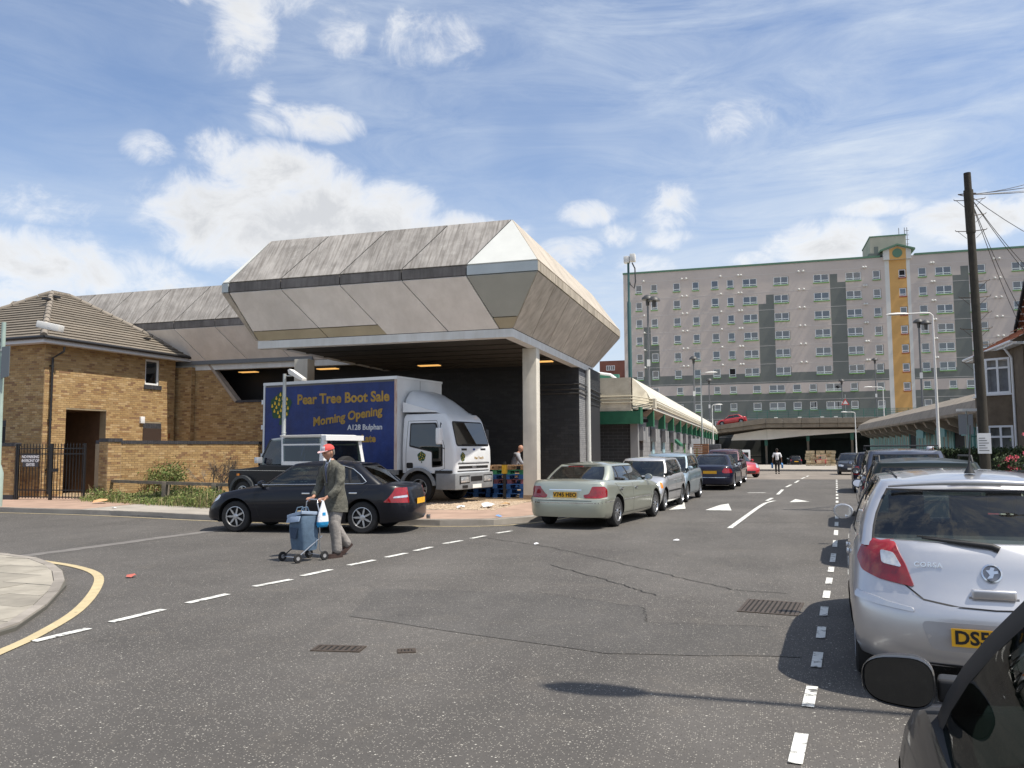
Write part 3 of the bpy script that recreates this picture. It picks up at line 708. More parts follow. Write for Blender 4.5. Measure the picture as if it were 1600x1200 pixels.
    b = MB(); b.box(*W(c[0] - bw, a[1] + bw + .002, h1), *W(c[0], c[1], hb)); b.build('edge_beam', m_beam, t)
    b = MB(); b.box(*W(a[0], a[1] + bw + .002, h1 + .12), *W(a[0] + bw, c[1], hb)); b.build('edge_beam', m_beam, t)
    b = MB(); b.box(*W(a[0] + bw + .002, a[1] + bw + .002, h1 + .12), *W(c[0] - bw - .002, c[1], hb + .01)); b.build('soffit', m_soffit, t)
    k = 0; y = a[1] + 1.1
    while y < c[1] - .3:
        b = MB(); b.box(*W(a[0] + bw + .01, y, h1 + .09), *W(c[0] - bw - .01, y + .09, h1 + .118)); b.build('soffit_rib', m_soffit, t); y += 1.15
    return t
can1 = canopy('large faceted concrete canopy roof with a white triangular corner panel, over the truck', -15.0, -5.3, 20.19, 33.75, 4.74, 6.31, 8.05, 1.9, 1.93, True)
for (x, y) in ((-15.41, 27.2), (-11.35, 27.4), (-7.13, 27.5)):
    t = thing('ceiling_light', {-15.41: 'leftmost lit orange ceiling light under the large canopy above the truck box', -11.35: 'lit orange ceiling light under the large canopy right of the truck roof', -7.13: 'lit orange ceiling light under the canopy right of the front pillar'}[x], 'light', (x, y, 4.74), group='lit lights under the concrete canopy')
    B1('housing', m_core, t, -.45, -.2, 0, .45, .2, .05); B1('diffuser', m_lamp, t, -.4, -.15, -.03, .4, .15, -.002)
can2 = canopy('lower faceted concrete canopy roof behind the brick house', -33.0, -12.6, 27.2, 46, 4.98, 6.60, 8.50, 1.96, 1.93, False, corner=False, right_side=False)
t = thing('ceiling_light', 'lit orange ceiling light under the rear canopy above the sloping brick wall', 'light', (-20.4, 29.4, 4.98), group='lit lights under the concrete canopy')
B1('housing', m_core, t, -.45, -.2, 0, .45, .2, .05); B1('diffuser', m_lamp, t, -.4, -.15, -.03, .4, .15, -.002)
# grey flashing band between rear canopy and beam
B1('flashing', mat('dark_grey_flashing', (.16, .175, .19), .5), can2, .9, .88, 5.205, 20.4 - 4, .98, 5.36)
def pillar(x, y, w, d, h, label, z0=.1):
    t = thing('concrete_pillar', label, 'pillar', (x, y, z0)); o = B1('shaft', m_pil, t, 0, 0, 0, w, d, h - z0); bevel(o, .015, 2)
    B1('base_stain', mat('pillar_dirt', (.30, .22, .15), .9, n=(3, .3)), t, -.004, -.004, 0, w + .004, d + .004, .16); return t
pillar(-6.76, 23.75, .44, .42, 4.738, 'tall pale concrete pillar at the front corner of the large canopy')
pillar(-16.05, 25.9, .55, .5, 4.74 + .24, 'concrete pillar behind the truck box holding the canopies')
pillar(-6.8, 28.9, .4, .4, 4.738, 'pale concrete pillar deep under the large canopy against the dark wall') if 0 else None

# black painted brick walls closing the yard
def black_wall():
    t = thing('black_brick_wall', 'black painted brick wall closing the yard under the canopy', 'wall', (-6.3, 30.0, 0))
    b = MB(); b.box(-24, 0, 0, -.02, .3, 5.2); b.box(-.3, .3, 0, -.02, 4.3, 4.72); b.build('backing', m_blackbase, t)
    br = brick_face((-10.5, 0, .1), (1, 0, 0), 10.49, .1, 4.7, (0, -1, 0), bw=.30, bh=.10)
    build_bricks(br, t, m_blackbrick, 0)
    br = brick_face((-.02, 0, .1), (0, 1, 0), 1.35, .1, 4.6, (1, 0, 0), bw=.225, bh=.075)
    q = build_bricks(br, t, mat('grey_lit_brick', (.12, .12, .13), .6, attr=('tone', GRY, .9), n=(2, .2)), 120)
    return t
bw = black_wall()
def shutter_block():
    # upper painted block over the roller shutter, with the conduits
    t = thing('loading_bay', 'green roller shutter bay under a black block wall beside a white pipe', 'loading bay', (-6.3, 31.4, 0))
    b = MB(); b.box(-3, .45, 3.42, 0, 2.9, 4.9); b.build('wall', m_blackbase, t)
    br = brick_face((0, .45, 3.42), (0, 1, 0), 2.45, 3.42, 4.9, (1, 0, 0), bw=.225, bh=.075); build_bricks(br, t, m_blackbrick, 0)
    mg = mat('green_shutter', (.03, .16, .12), .5)
    for i in range(38): B1('slat', mg, t, -.19, .45, .12 + i * .085, -.15 - (i % 2) * .0, 2.9, .12 + i * .085 + .075)
    B1('shutter_back', m_core, t, -.3, .45, .1, -.2, 2.9, 3.4)
    for k, z in enumerate((3.75, 3.9, 4.1)):
        q = MB(); q.tube([(-2.2, -1.7, z), (.06, -1.45, z), (.06, -1.3, z), (.06, 2.8, z - .12)], .028, 6); q.build('conduit', mat('black_conduit', (.03, .032, .035), .4), t)
    return t
shutter_block()
q = MB(); q.tube([(-6.2, 31.2, .1), (-6.2, 31.2, 4.75)], .085, 12); q.build('drain_pipe', m_cwhite, label='tall white vertical pipe at the corner of the black wall', cat='pipe')

# ------------------------------------------------------------------ rear yard brick wall, garden wall, house
m_cope = mat('dark_coping', (.045, .045, .052), .7, n=(6, .3))
m_tan = mat('tan_stone', (.35, .30, .25), .9, n=(3, .2))
def rear_wall():
    t = thing('brick_screen_wall', 'shaded brown brick wall with a sloping top edge behind the house', 'wall', (-23.4, 28.25, .1))
    # length along +x, full height to x=2.35 then slope down to z 3.65 at 4.35
    top = lambda z: 9.2 if z <= 3.62 else (1.95 + (5.1 - z) * .85)
    b = MB(); b.prism([(0, 0, 0), (9.2, 0, 0), (9.2, 0, 3.5), (3.2, 0, 3.5), (1.93, 0, 5.0), (0, 0, 5.0)], (0, .22, 0)); b.build('backing', m_mortar, t)
    br = brick_face((0, 0, 0), (1, 0, 0), 9.2, 0, 5.0, (0, -1, 0), top=lambda z: 9.2 if z <= 3.56 else 1.95 + (5.0 - z) * .85); build_bricks(br, t, m_brick, 0)
    b = MB(); b.box(-1.4, -.26, 0, -.02 + 1.28, -.02, 5.0); b.build('pier', m_mortar, t)
    br = brick_face((-1.4, -.262, 0), (1, 0, 0), 2.66, 0, 5.0, (0, -1, 0)) + brick_face((1.262, -.262, 0), (0, 1, 0), .24, 0, 5.0, (1, 0, 0)); build_bricks(br, t, m_brick, 0)
    b = MB(); b.prism([(1.9, -.06, 5.08), (1.98, -.06, 5.12), (3.3, -.06, 3.6), (3.2, -.06, 3.52)], (0, .34, 0)); b.build('sloping_coping', m_tan, t)
    B1('coping', m_cope, t, 3.24, -.05, 3.5, 9.2, .27, 3.6)
    return t
rear_wall()
def garden_wall():
    A = Vector((-20.05, 21.2, .12)); B_ = Vector((-19.9, 29.5, .12))
    A = Vector((-20.15, 21.15, .12)); E_ = Vector((-18.5, 27.6, .12))
    d = (E_ - A).normalized(); L_ = (E_ - A).length; n = Vector((d.y, -d.x, 0))
    t = thing('garden_wall', 'low yellow brick garden wall with dark coping right of the gate', 'wall', A, math.atan2(d.y, d.x))
    b = MB(); b.box(-.02, 0, 0, L_, .21, 1.78); b.build('backing', m_mortar, t)
    br = brick_face((0, 0, 0), (1, 0, 0), L_, 0, 1.78, (0, -1, 0)); build_bricks(br, t, m_brick, 300, eye=Matrix.Rotation(-math.atan2(d.y, d.x), 4, 'Z') @ (Vector((0, 0, 1.65)) - A))
    # pier at the gate
    b = MB(); b.box(-.02, -.46, 0, .44, -.012, 1.84); b.build('pier', m_mortar, t)
    br = brick_face((-.021, -.012, 0), (0, -1, 0), .44, 0, 1.84, (-1, 0, 0)) + brick_face((-.02, -.461, 0), (1, 0, 0), .45, 0, 1.84, (0, -1, 0)); build_bricks(br, t, m_brick, 0)
    n_ = int(L_ / .075); 
    q = MB(); me = None
    for i in range(n_):
        x = i * L_ / n_
        if me is None: q.box(.004, -.03, 0, L_ / n_ - .004, .24, .11); me = q.mesh('coping_brick'); me.materials.append(m_cope)
        obj('coping_brick', me, t, loc=(x, 0, 1.785 + rnd.uniform(-.003, .003)))
    for i in range(7): B1('coping_brick', m_cope, t, -.03 + i * .07, -.5, 1.845, .035 + i * .07, 0, 1.955)
    return t
garden_wall()
GA = Vector((-22.95, 20.6, .12)); GB = Vector((-20.28, 20.72, .12))
def gate_and_left_wall():
    d = (GB - GA).normalized(); ang = math.atan2(d.y, d.x); L_ = (GB - GA).length
    t = thing('iron_gate', 'black wrought iron double gate with a small no parking sign', 'gate', GA, ang)
    mk_ = mat('black_iron', (.012, .012, .014), .45)
    def leaf(x0, x1, pz):
        for z in (.08, .30, 1.45, 1.62): B1('rail', mk_, t, x0, -.015, z, x1, .015, z + .035)
        n = int((x1 - x0) / .115)
        for i in range(n):
            x = x0 + (x1 - x0) * (i + .5) / n; q = MB(); q.box(x - .009, -.009, .05, x + .009, .009, 1.74); q.add([(x - .014, -.012, 1.74), (x + .014, -.012, 1.74), (x + .014, .012, 1.74), (x - .014, .012, 1.74), (x, 0, 1.83)], [(0, 1, 4), (1, 2, 4), (2, 3, 4), (3, 0, 4)]); q.build('bar', mk_, t)
    leaf(.12, 1.32, 0); leaf(1.44, L_ - .05, 0)
    for x, w in ((.0, .05), (.07, .05), (1.33, .10), (L_ - .05, .05)): B1('post', mk_, t, x, -.03, 0, x + w, .03, 1.80)
    B1('lock', mk_, t, 1.45, -.05, .9, 1.68, -.02, 1.0)
    s = B1('sign', mat('sign_dark', (.05, .05, .06), .6), t, .32, -.06, 1.06, .92, -.045, 1.45)
    for i, w in enumerate(('NO PARKING', 'IN FRONT OF', 'GATES')): text(w, .125, mat('sign_white', (.7, .7, .72), .6), s, frame((.62, -.061, 1.375 - i * .125), (1, 0, 0), (0, 0, 1)), fat=.004, spacing=.86)
    # left wall
    A = Vector((-40, 19.9, .12)); d2 = (GA - A).normalized(); L2 = (GA - A).length - .05
    t = thing('garden_wall', 'low yellow brick garden wall with dark coping left of the gate', 'wall', A, math.atan2(d2.y, d2.x))
    b = MB(); b.box(0, 0, 0, L2, .21, 1.72); b.build('backing', m_mortar, t)
    br = brick_face((L2 - 6, 0, 0), (1, 0, 0), 6, 0, 1.72, (0, -1, 0)) + brick_face((L2, 0, 0), (0, 1, 0), .21, 0, 1.72, (1, 0, 0)); build_bricks(br, t, m_brick, 300, eye=Vector((L2 + 4, -20, 1.5)))
    q = MB(); q.box(.004, -.03, 0, .071, .24, .11); me = q.mesh('coping_brick'); me.materials.append(m_cope)
    for i in range(80): obj('coping_brick', me, t, loc=(L2 - 6 + i * .075, 0, 1.725))
    B1('plinth', m_cope, t, L2 - 6, -.02, 0, L2 + .01, 0, .15)
gate_and_left_wall()

m_tile = mat('concrete_roof_tile', (.185, .158, .125), .85, n=(3, .2), bump=(30, .4, .008), rndv=.10, col2=((.13, .12, .10), 1.5, .55, .75))
m_upvc = mat('white_upvc', (.78, .79, .80), .4); m_dark = mat('dark_interior', (.02, .02, .022), .9); m_wglass = glass_mat('window_glass', (.8, .85, .9), .08, .7)
m_gutter = mat('black_gutter', (.02, .02, .022), .45); m_soff2 = mat('white_soffit', (.62, .63, .66), .6); m_brown = mat('brown_door', (.05, .032, .025), .6)
def window(parent, o, d, n, w, h, fr=.06, mull=(), trans=(), m_f=None, depth=.07, recess=.06, sill=None, curtain=None, glass=None, name='window', arr=None):
    """a window with frame, mullions, pane and sill; o = lower left corner on the wall face"""
    o = Vector(o); d = Vector(d).normalized(); n = Vector(n).normalized(); z = Vector((0, 0, 1)); m_f = m_f or m_upvc
    b = MB(); o2 = o - n * recess
    b.obox(o2, d * w, -n * depth, z * fr); b.obox(o2 + z * (h - fr), d * w, -n * depth, z * fr)
    b.obox(o2 + z * fr, d * fr, -n * depth, z * (h - 2 * fr)); b.obox(o2 + d * (w - fr) + z * fr, d * fr, -n * depth, z * (h - 2 * fr))
    for m_ in mull: b.obox(o2 + d * (m_ * w - fr * .5) + z * fr - n * .004, d * fr, -n * (depth - .01), z * (h - 2 * fr))
    for t_ in trans: b.obox(o2 + d * fr + z * (t_ * h - fr * .5) - n * .008, d * (w - 2 * fr), -n * (depth - .02), z * fr)
    wi = b.build(name, m_f, parent)
    b = MB(); g = o2 - n * depth * .5; b.quad(g + d * fr + z * fr, g + d * (w - fr) + z * fr, g + d * (w - fr) + z * (h - fr), g + d * fr + z * (h - fr)); b.build('pane', glass or m_wglass, wi)
    b = MB(); g = o2 - n * (depth + .12); b.quad(g, g + d * w, g + d * w + z * h, g + z * h); b.build('curtain' if curtain else 'backing', curtain or m_dark, wi)
    if sill: b = MB(); b.obox(o - d * .05 - z * sill[1], d * (w + .1), n * sill[0], z * sill[1]); b.build('sill', sill[2], wi)
    return wi
def house():
    c0 = Vector((-23.15, 21.75, .12)); c1 = Vector((-22.75, 27.75, .12)); d = (c1 - c0).normalized(); ang = math.atan2(d.y, d.x); L_ = (c1 - c0).length
    t = thing('brick_house', 'two storey yellow brick house with hipped tiled roof behind the iron gate', 'house', c0, ang)
    H_ = 5.25; Wd = 9.0      # local x along the street face, y = into the house (left)
    # local frame: x along d, outward normal = -y
    holes = [(.90, 0, 2.62, 3.02), (4.42, 4.15, 5.14, 5.15), (4.38, 1.62, 5.32, 2.42)]
    b = MB(); holed(b, (0, 0, 0), (1, 0, 0), (0, -1, 0), L_, 0, H_, holes, .3)
    b.quad((0, 0, 0), (0, 0, H_), (0, Wd, H_), (0, Wd, 0)); b.quad((L_, 0, 0), (L_, Wd, 0), (L_, Wd, H_), (L_, 0, H_)); b.quad((0, Wd, 0), (0, Wd, H_), (L_, Wd, H_), (L_, Wd, 0))
    b.build('wall', m_mortar, t)
    br = brick_face((0, 0, 0), (1, 0, 0), L_, 0, H_, (0, -1, 0), holes=[(a, c, b_, e + (.0 if k != 2 else .22)) for k, (a, c, b_, e) in enumerate(holes)]) + brick_face((0, 3.2, 0), (0, -1, 0), 3.2, 0, H_, (-1, 0, 0), holes=[(.3, 1.65, .98 + .5, 2.62)]); build_bricks(br, t, m_brick, 300, eye=Vector((5, -20, 2)))
    # passage behind the big opening
    B1('passage', mat('passage_brown', (.10, .055, .030), .9, n=(4, .2)), t, .7, 3.2, 0, 3.4, 3.25, 3.02); b = MB(); b.quad((.9, 0.3, 0), (.9, 3.2, 0), (.9, 3.2, 3.02), (.9, .3, 3.02)); b.quad((2.62, .3, 0), (2.62, .3, 3.02), (2.62, 3.2, 3.02), (2.62, 3.2, 0)); b.quad((.9, .3, 3.02), (.9, 3.2, 3.02), (2.62, 3.2, 3.02), (2.62, .3, 3.02)); b.build('passage_lining', MATS['passage_brown'], t)
    window(t, (4.42, 0, 4.15), (1, 0, 0), (0, -1, 0), .72, 1.0, .07, sill=None, recess=.03)
    for i in range(12): B1('sill_brick', m_cope, t, 4.36 + i * .075, -.05, 3.98, 4.36 + i * .075 + .066, 0, 4.145)
    for i in range(11): B1('lintel_brick', m_cope, t, 4.40 + i * .085, -.012, 2.43, 4.40 + i * .085 + .076, .02, 2.64)
    B1('meter_door', m_brown, t, 4.38, -.03, 1.62, 5.32, .0, 2.42)
    o = B1('alarm_box', m_upvc, t, 4.20, -.09, 2.62, 4.40, 0, 2.88); bevel(o, .02)
    B1('vent_cap', mat('rust', (.2, .08, .03), .8), t, 5.7, -.06, 2.05, 5.76, 0, 2.25)
    # side face window (dark) near the left edge of the picture
    B1('dark_window', m_dark, t, -.012, 1.75, 1.65, .02, 2.6 + .3, 2.42)
    for i in range(14): B1('lintel_brick', m_cope, t, -.014, 1.72 + i * .085, 2.43, .02, 1.72 + i * .085 + .076, 2.63)
    # downpipe
    b = MB(); b.tube([(.38, -.42, 5.15), (.38, -.4, 4.98), (.22, -.09, 4.75), (.22, -.085, .1)], .038, 10); b.build('downpipe', m_gutter, t)
    for z in (4.45, 2.6, .9): B1('pipe_clip', m_gutter, t, .16, -.1, z, .28, -.01, z + .05)
    # eaves
    e = .42
    B1('soffit', m_soff2, t, -e, -e, H_ - .02, L_ + e - .02, 0, H_ + .0); B1('soffit', m_soff2, t, -e, .002, H_ - .02, 0, Wd, H_)
    B1('fascia_board', m_soff2, t, -e - .02, -e - .02, H_ - .04, L_ + e, -e - .001, H_ + .13); B1('fascia_board', m_soff2, t, -e - .021, -e, H_ - .04, -e - .001, Wd, H_ + .129)
    for pts in ([(-e - .08, -e - .08, H_ + .13), (L_ + e + .05, -e - .08, H_ + .13)], [(-e - .08, -e - .08, H_ + .13), (-e - .08, Wd, H_ + .13)]):
        b = MB(); b.tube(pts, .06, 10); b.build('gutter', m_gutter, t)
    # hipped roof, stepped tile courses
    zt = H_ + .15; pz = zt + 2.35
    ridge0 = Vector((2.95, 3.4, pz)); ridge1 = Vector((L_ - 2.2, 3.4, pz - .0)); Wr = 6.8 + 1.2
    corners = [Vector((-e - .06, -e - .06, zt)), Vector((L_ + e, -e - .06, zt)), Vector((L_ + e, 7.2, zt)), Vector((-e - .06, 7.2, zt))]
    b = MB()
    faces = [(corners[0], corners[1], ridge1, ridge0), (corners[1], corners[2], ridge1, None), (corners[2], corners[3], ridge0, ridge1), (corners[3], corners[0], ridge0, None)]
    for f in faces: b.add([p - Vector((0, 0, .03)) for p in f if p is not None], [tuple(range(len([p for p in f if p is not None])))])
    b.build('roof', m_dark, t)
    N_ = 18
    for (p0, p1, q1, q0) in faces:
        q0 = q0 or q1
        nn = (p1 - p0).cross(q0 - p0).normalized()
        if nn.z < 0: nn = -nn
        for k in range(N_):
            t0, t1 = k / N_, (k + 1) / N_
            a, b_, c, dd = p0.lerp(q0, t0), p1.lerp(q1, t0), p1.lerp(q1, min(1, t1 + .01)), p0.lerp(q0, min(1, t1 + .01)); q = MB()
            up = nn * .055; lo = nn * .004
            if (c - dd).length < .05: q.add([a + up, b_ + up, c + lo, a - lo, b_ - lo], [(0, 1, 2), (3, 4, 1, 0)])
            else: q.add([a + up, b_ + up, c + lo, dd + lo, a - lo, b_ - lo], [(0, 1, 2, 3), (4, 5, 1, 0)])
            q.build('tile_course', m_tile, t)
    def hip(a, b_):
        n = 12; 
        for i in range(n):
            q = MB(); p = a.lerp(b_, i / n); r_ = a.lerp(b_, (i + .96) / n); q.tube([p + Vector((0, 0, .03)), r_ + Vector((0, 0, .02))], [.115, .105], 8); q.build('hip_tile', mat('hip_tile', (.22, .19, .155), .85, n=(4, .2), rndv=.1), t, smooth=50)
    hip(corners[0], ridge0); hip(corners[1], ridge1); hip(ridge0, ridge1); hip(corners[3], ridge0)
    for (x, s, v) in ((1.9, .7, .8), (2.6, .85, .9), (4.9, .2, .25)):
        p = Vector((x, -e + (3.8) * v * .92, zt + 2.35 * v * .95 + .08)); q = MB(); q.box(p.x - .12, p.y - .10, p.z - .03, p.x + .12, p.y + .1, p.z + .05); q.build('roof_vent', m_gutter, t)
    return t
house()
# ------------------------------------------------------------------ market hall on the left
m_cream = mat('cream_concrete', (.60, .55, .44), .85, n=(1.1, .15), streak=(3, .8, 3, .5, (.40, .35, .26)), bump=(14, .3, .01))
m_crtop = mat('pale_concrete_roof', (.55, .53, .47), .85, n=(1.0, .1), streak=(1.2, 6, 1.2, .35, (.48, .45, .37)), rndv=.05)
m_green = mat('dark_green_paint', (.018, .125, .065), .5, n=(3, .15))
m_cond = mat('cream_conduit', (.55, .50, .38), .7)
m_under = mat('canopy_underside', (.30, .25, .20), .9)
def market():
    y0, y1 = 36.0, 107.0
    t = thing('market_hall', 'long grey block market hall with cream concrete canopy and green fins', 'market hall', (-5.11, 0, 0))
    X = lambda x: x + 5.11
    Z0 = -1.2
    b = MB(); b.box(X(-16), 37.0, Z0, X(-5.13), y1, 3.5); b.build('backing', m_greybase, t)
    # street wall with openings; fins every 5.45 m
    holes = []
    openings = [(37.2, .2, 38.7, 2.25, 'd'), (41.9, .1, 43.4, 2.15, 'b'), (47.0, .1, 48.6, 2.15, 'b'), (52.4, .1, 54.0, 2.2, 'g'), (62, 0, 64, 2.2, 'g'), (68, 0, 70, 2.2, 'w'), (75, -.1, 78, 2.1, 'g'), (83, -.2, 86, 2, 'w'), (89, -.3, 92, 2, 'g'), (96, -.4, 99, 1.9, 'g')]
    br = brick_face((X(-5.11), 37.0, 0), (0, 1, 0), 34, 0, 2.9, (1, 0, 0), bw=.45, bh=.215, holes=[(a - 37.0, c, b_ - 37.0, e) for a, c, b_, e, k in openings]); build_bricks(br, t, m_greyblock, 300, name='block')
    b = MB(); b.box(X(-5.12), 71.1, Z0, X(-5.10), y1, 2.9); b.build('plain_wall', m_greyblock, t)
    br = brick_face((X(-10.5), 37.0, 0), (1, 0, 0), 5.36, 0, 2.9, (0, -1, 0), bw=.45, bh=.15); build_bricks(br, t, m_blackbrick, 0)
    mg2 = mat('pale_blue_door', (.34, .52, .58), .5); mgl = mat('lime_trim', (.25, .55, .12), .5)
    for (a, c, b_, e, k) in openings:
        mm = {'d': m_dark, 'b': mg2, 'g': m_green, 'w': m_upvc}[k]
        dr = B1('door', mm, t, X(-5.2), a, c, X(-5.09), b_, e)
        if k in 'gb': B1('panel', m_dark if k == 'b' else mgl, dr, X(-5.088), a + .15, c + .1, X(-5.082), a + (.45 if k == 'b' else .3), e - .1)
        if k == 'g': B1('panel', mat('pale_panel', (.5, .5, .46), .7), dr, X(-5.088), b_ - .6, c + .1, X(-5.082), b_ - .15, e - .3)
    # canopy: front block face, stepped profile along the street
    # section (x, z): roof top -> outer slope -> lip
    sec = [(-9.5, 4.82), (-5.18, 4.82), (-4.70, 4.26), (-4.47, 3.85), (-4.46, 3.43), (-4.56, 3.41), (-5.1, 3.2)]
    b = MB(); n = len(sec)
    b.box(X(-8.6), y0, 3.32, X(-5.2), y0 + .3, 4.82); b.build('canopy_front', m_cream, t)
    ys = [37.2]; 
    while ys[-1] < y1 - 2.6: ys.append(ys[-1] + 2.72)
    ys.append(y1)
    for i in range(len(ys) - 1):
        a, c = ys[i] + (.012 if i else 0), ys[i + 1] - .012
        q = MB(); L_ = [(X(x), a, z) for x, z in sec[:5]] ; M_ = [(x, c, z) for x, _, z in L_]
        if i == 0: L_[1] = (X(-5.2), y0 + .3, 4.82); L_[0] = (X(-9.5), y0 + .3, 4.82)
        if i == len(ys) - 2: M_[2] = (X(-5.0), c, 4.2); M_[3] = (X(-4.8), c - .0, 3.8); M_[4] = (X(-4.7), c, 3.43)
        q.add(L_ + M_, [(j, j + 1, j + 6, j + 5) for j in range(4)]); fixn(q.build('canopy_segment', m_crtop, t))
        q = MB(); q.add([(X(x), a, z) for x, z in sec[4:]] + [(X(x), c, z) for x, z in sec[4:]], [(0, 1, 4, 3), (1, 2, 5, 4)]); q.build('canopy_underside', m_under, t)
        q = MB(); q.box(X(-4.47), a, 3.60, X(-4.42), c, 3.67); q.build('lip_moulding', m_cream, t)
    # facet at the near end
    q = MB(); q.add([(X(-5.2), y0 + .3, 4.82), (X(-4.70), 37.2, 4.26), (X(-4.47), 37.2, 3.85), (X(-4.46), 37.2, 3.43), (X(-5.2), y0 + .3, 3.4), (X(-5.2), y0, 3.4), (X(-5.2), y0, 4.82)], [(0, 1, 2, 3, 4), (0, 4, 5, 6)]); q.build('canopy_end', m_cream, t)
    # conduits round the corner
    for k, z in enumerate((3.98, 3.85, 3.70)):
        q = MB(); q.tube([(X(-8.4), y0 - .05, z - (.25 if k == 2 else .0)), (X(-8.0), y0 - .05, z), (X(-5.18), y0 - .05, z), (X(-4.47), 37.12, z - .08), (X(-4.42), 37.3, z - .08), (X(-4.42), y1 - 4, z - .08)], .026, 6); q.build('conduit', m_cond, t)
    B1('junction_box', m_cream, t, X(-4.5), 37.25, 3.48, X(-4.30), 37.85, 3.92)
    # green band and fins
    B1('green_band', m_green, t, X(-8.7), y0 - .02, 2.74, X(-4.82), y0 + .12, 3.315)
    B1('green_band', m_green, t, X(-4.92), y0 + .12, 2.74, X(-4.82), y0 + .9, 3.5)
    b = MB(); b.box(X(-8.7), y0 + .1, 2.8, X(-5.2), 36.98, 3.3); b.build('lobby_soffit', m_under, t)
    y = 38.1
    while y < y1 - 1:
        q = MB(); q.prism([(X(-4.84), y, 2.66), (X(-4.52), y, 2.66), (X(-4.50), y, 3.42), (X(-4.80), y, 3.12)], (0, .12, 0)); q.build('fin', m_green, t)
        q = MB(); q.box(X(-4.52), y - .02, 2.65, X(-4.475), y + .14, 3.4); q.build('fin_edge', mat('mid_green', (.08, .33, .18), .5), t)
        # pilaster with dark reveal below each fin
        B1('pilaster', m_greyblock, t, X(-5.11), y - .9, 2.0, X(-4.86), y + .9, 2.65); B1('reveal', m_blackbase, t, X(-5.095), y - 1.25, 1.5, X(-5.08), y - .95, 2.9)
        y += 4.84
    B1('corner_pier', m_greyblock, t, X(-5.4), 36.8, Z0, X(-5.06), 37.25, 2.79)
    B1('floodlight', m_dark, t, X(-5.0), 37.6, 2.85, X(-4.7), 37.8, 3.0)
    # roof deck behind, with its kerb
    B1('roof_deck', m_cream, t, X(-40), 36.6, 4.3, X(-5.3), y1, 4.79); B1('roof_kerb', mat('green_roof_band', (.06, .22, .16), .7), t, X(-9.6), 40, 4.8, X(-6.4), 40.3, 5.35)
    q = MB(); q.tube([(X(-9.6), 39.9, 5.42), (X(-7.4), 39.9, 5.42), (X(-6.8), 39.9, 5.32), (X(-6.3), 39.9, 4.95)], .07, 8); q.build('white_rail', m_upvc, t)
    # awning and small sign
    q = MB(); q.prism([(X(-5.1), 52.2, 2.45), (X(-5.1), 52.2, 2.2), (X(-4.5), 52.2, 1.75), (X(-4.5), 52.2, 1.9)], (0, 2.0, 0)); q.build('awning', m_green, t)
    B1('shop_sign', m_upvc, t, X(-5.0), 66.5, 1.7, X(-4.2), 66.62, 2.4)
    B1('blue_board', mg2, t, X(-5.4), 62.0, 2.0, X(-5.3), 65.5, 2.9) if 0 else None
market()

# ------------------------------------------------------------------ market hall on the right
m_turq = mat('turquoise_cladding', (.13, .30, .29), .55, n=(2, .15), rndv=.12)
m_weath = mat('brown_concrete', (.24, .205, .165), .9, n=(1.2, .2), streak=(1, 5, 1, .6, (.15, .13, .11)), bump=(14, .3, .01), rndv=.06)
m_rust = mat('faded_panel', (.30, .26, .20), .8, n=(2, .2))
def market_r():
    t = thing('market_hall', 'right hand market hall with brown concrete canopy over turquoise cladding', 'market hall', (11.4, 0, 0))
    X = lambda x: x - 11.4; y0, y1 = 45.5, 103.0; Z0 = -1.2
    B1('backing', m_dark, t, X(13.0), y0 + 1, Z0, X(30), y1, 3.2)
    sec = [(13.6, 4.9), (12.6, 4.75), (11.5, 4.15), (11.15, 3.55), (11.2, 3.4), (11.9, 3.4), (12.9, 3.0)]
    ys = [y0 + i * 3.6 for i in range(16)]
    curve = lambda y: 0.0 if y < 60 else -.0
    for i in range(len(ys) - 1):
        a, c = ys[i] + .015, ys[i + 1] - .015; q = MB()
        q.add([(X(x), a, z - (.0 if y0 else 0)) for x, z in sec] + [(X(x), c, z) for x, z in sec], [(j, j + 1, j + 8, j + 7) for j in range(6)] + [tuple(range(7)), tuple(range(13, 6, -1))])
        o = q.build('canopy_segment', m_weath, t)
        bm = bmesh.new(); bm.from_mesh(o.data); bmesh.ops.recalc_face_normals(bm, faces=bm.faces); bm.to_mesh(o.data); bm.free()
        q = MB(); q.prism([(X(12.95), c - .35, 2.5), (X(11.7), c - .35, 3.0), (X(11.5), c - .35, 3.398), (X(12.95), c - .35, 3.398)], (0, .5, 0)); q.build('bracket', m_weath, t)
        if i in (1, 2, 4, 6): B1('fascia_sign', mat('blue_green_sign', (.10, .28, .30), .5, rndv=.2), t, X(12.2), a + .3, 2.3, X(12.3), c - .6, 2.95)
    y = y0 + 1.2; k = 0
    while y < y1 - .6:
        dark = 58 < y < 61 or 74 < y < 77
        if not dark:
            B1('cladding_panel', m_turq, t, X(12.9) - .012 * (k % 2), y, Z0, X(12.99), y + .56, 3.0)
            if k % 5 in (1, 3): q = MB(); q.add([(X(12.885) - .012 * (k % 2), y + .1, 2.7), (X(12.885) - .012 * (k % 2), y + .5, 2.7), (X(12.885) - .012 * (k % 2), y + .3, .4)], [(0, 1, 2)]); q.build('faded_flash', m_rust, t)
        y += .6; k += 1
    return t
market_r()
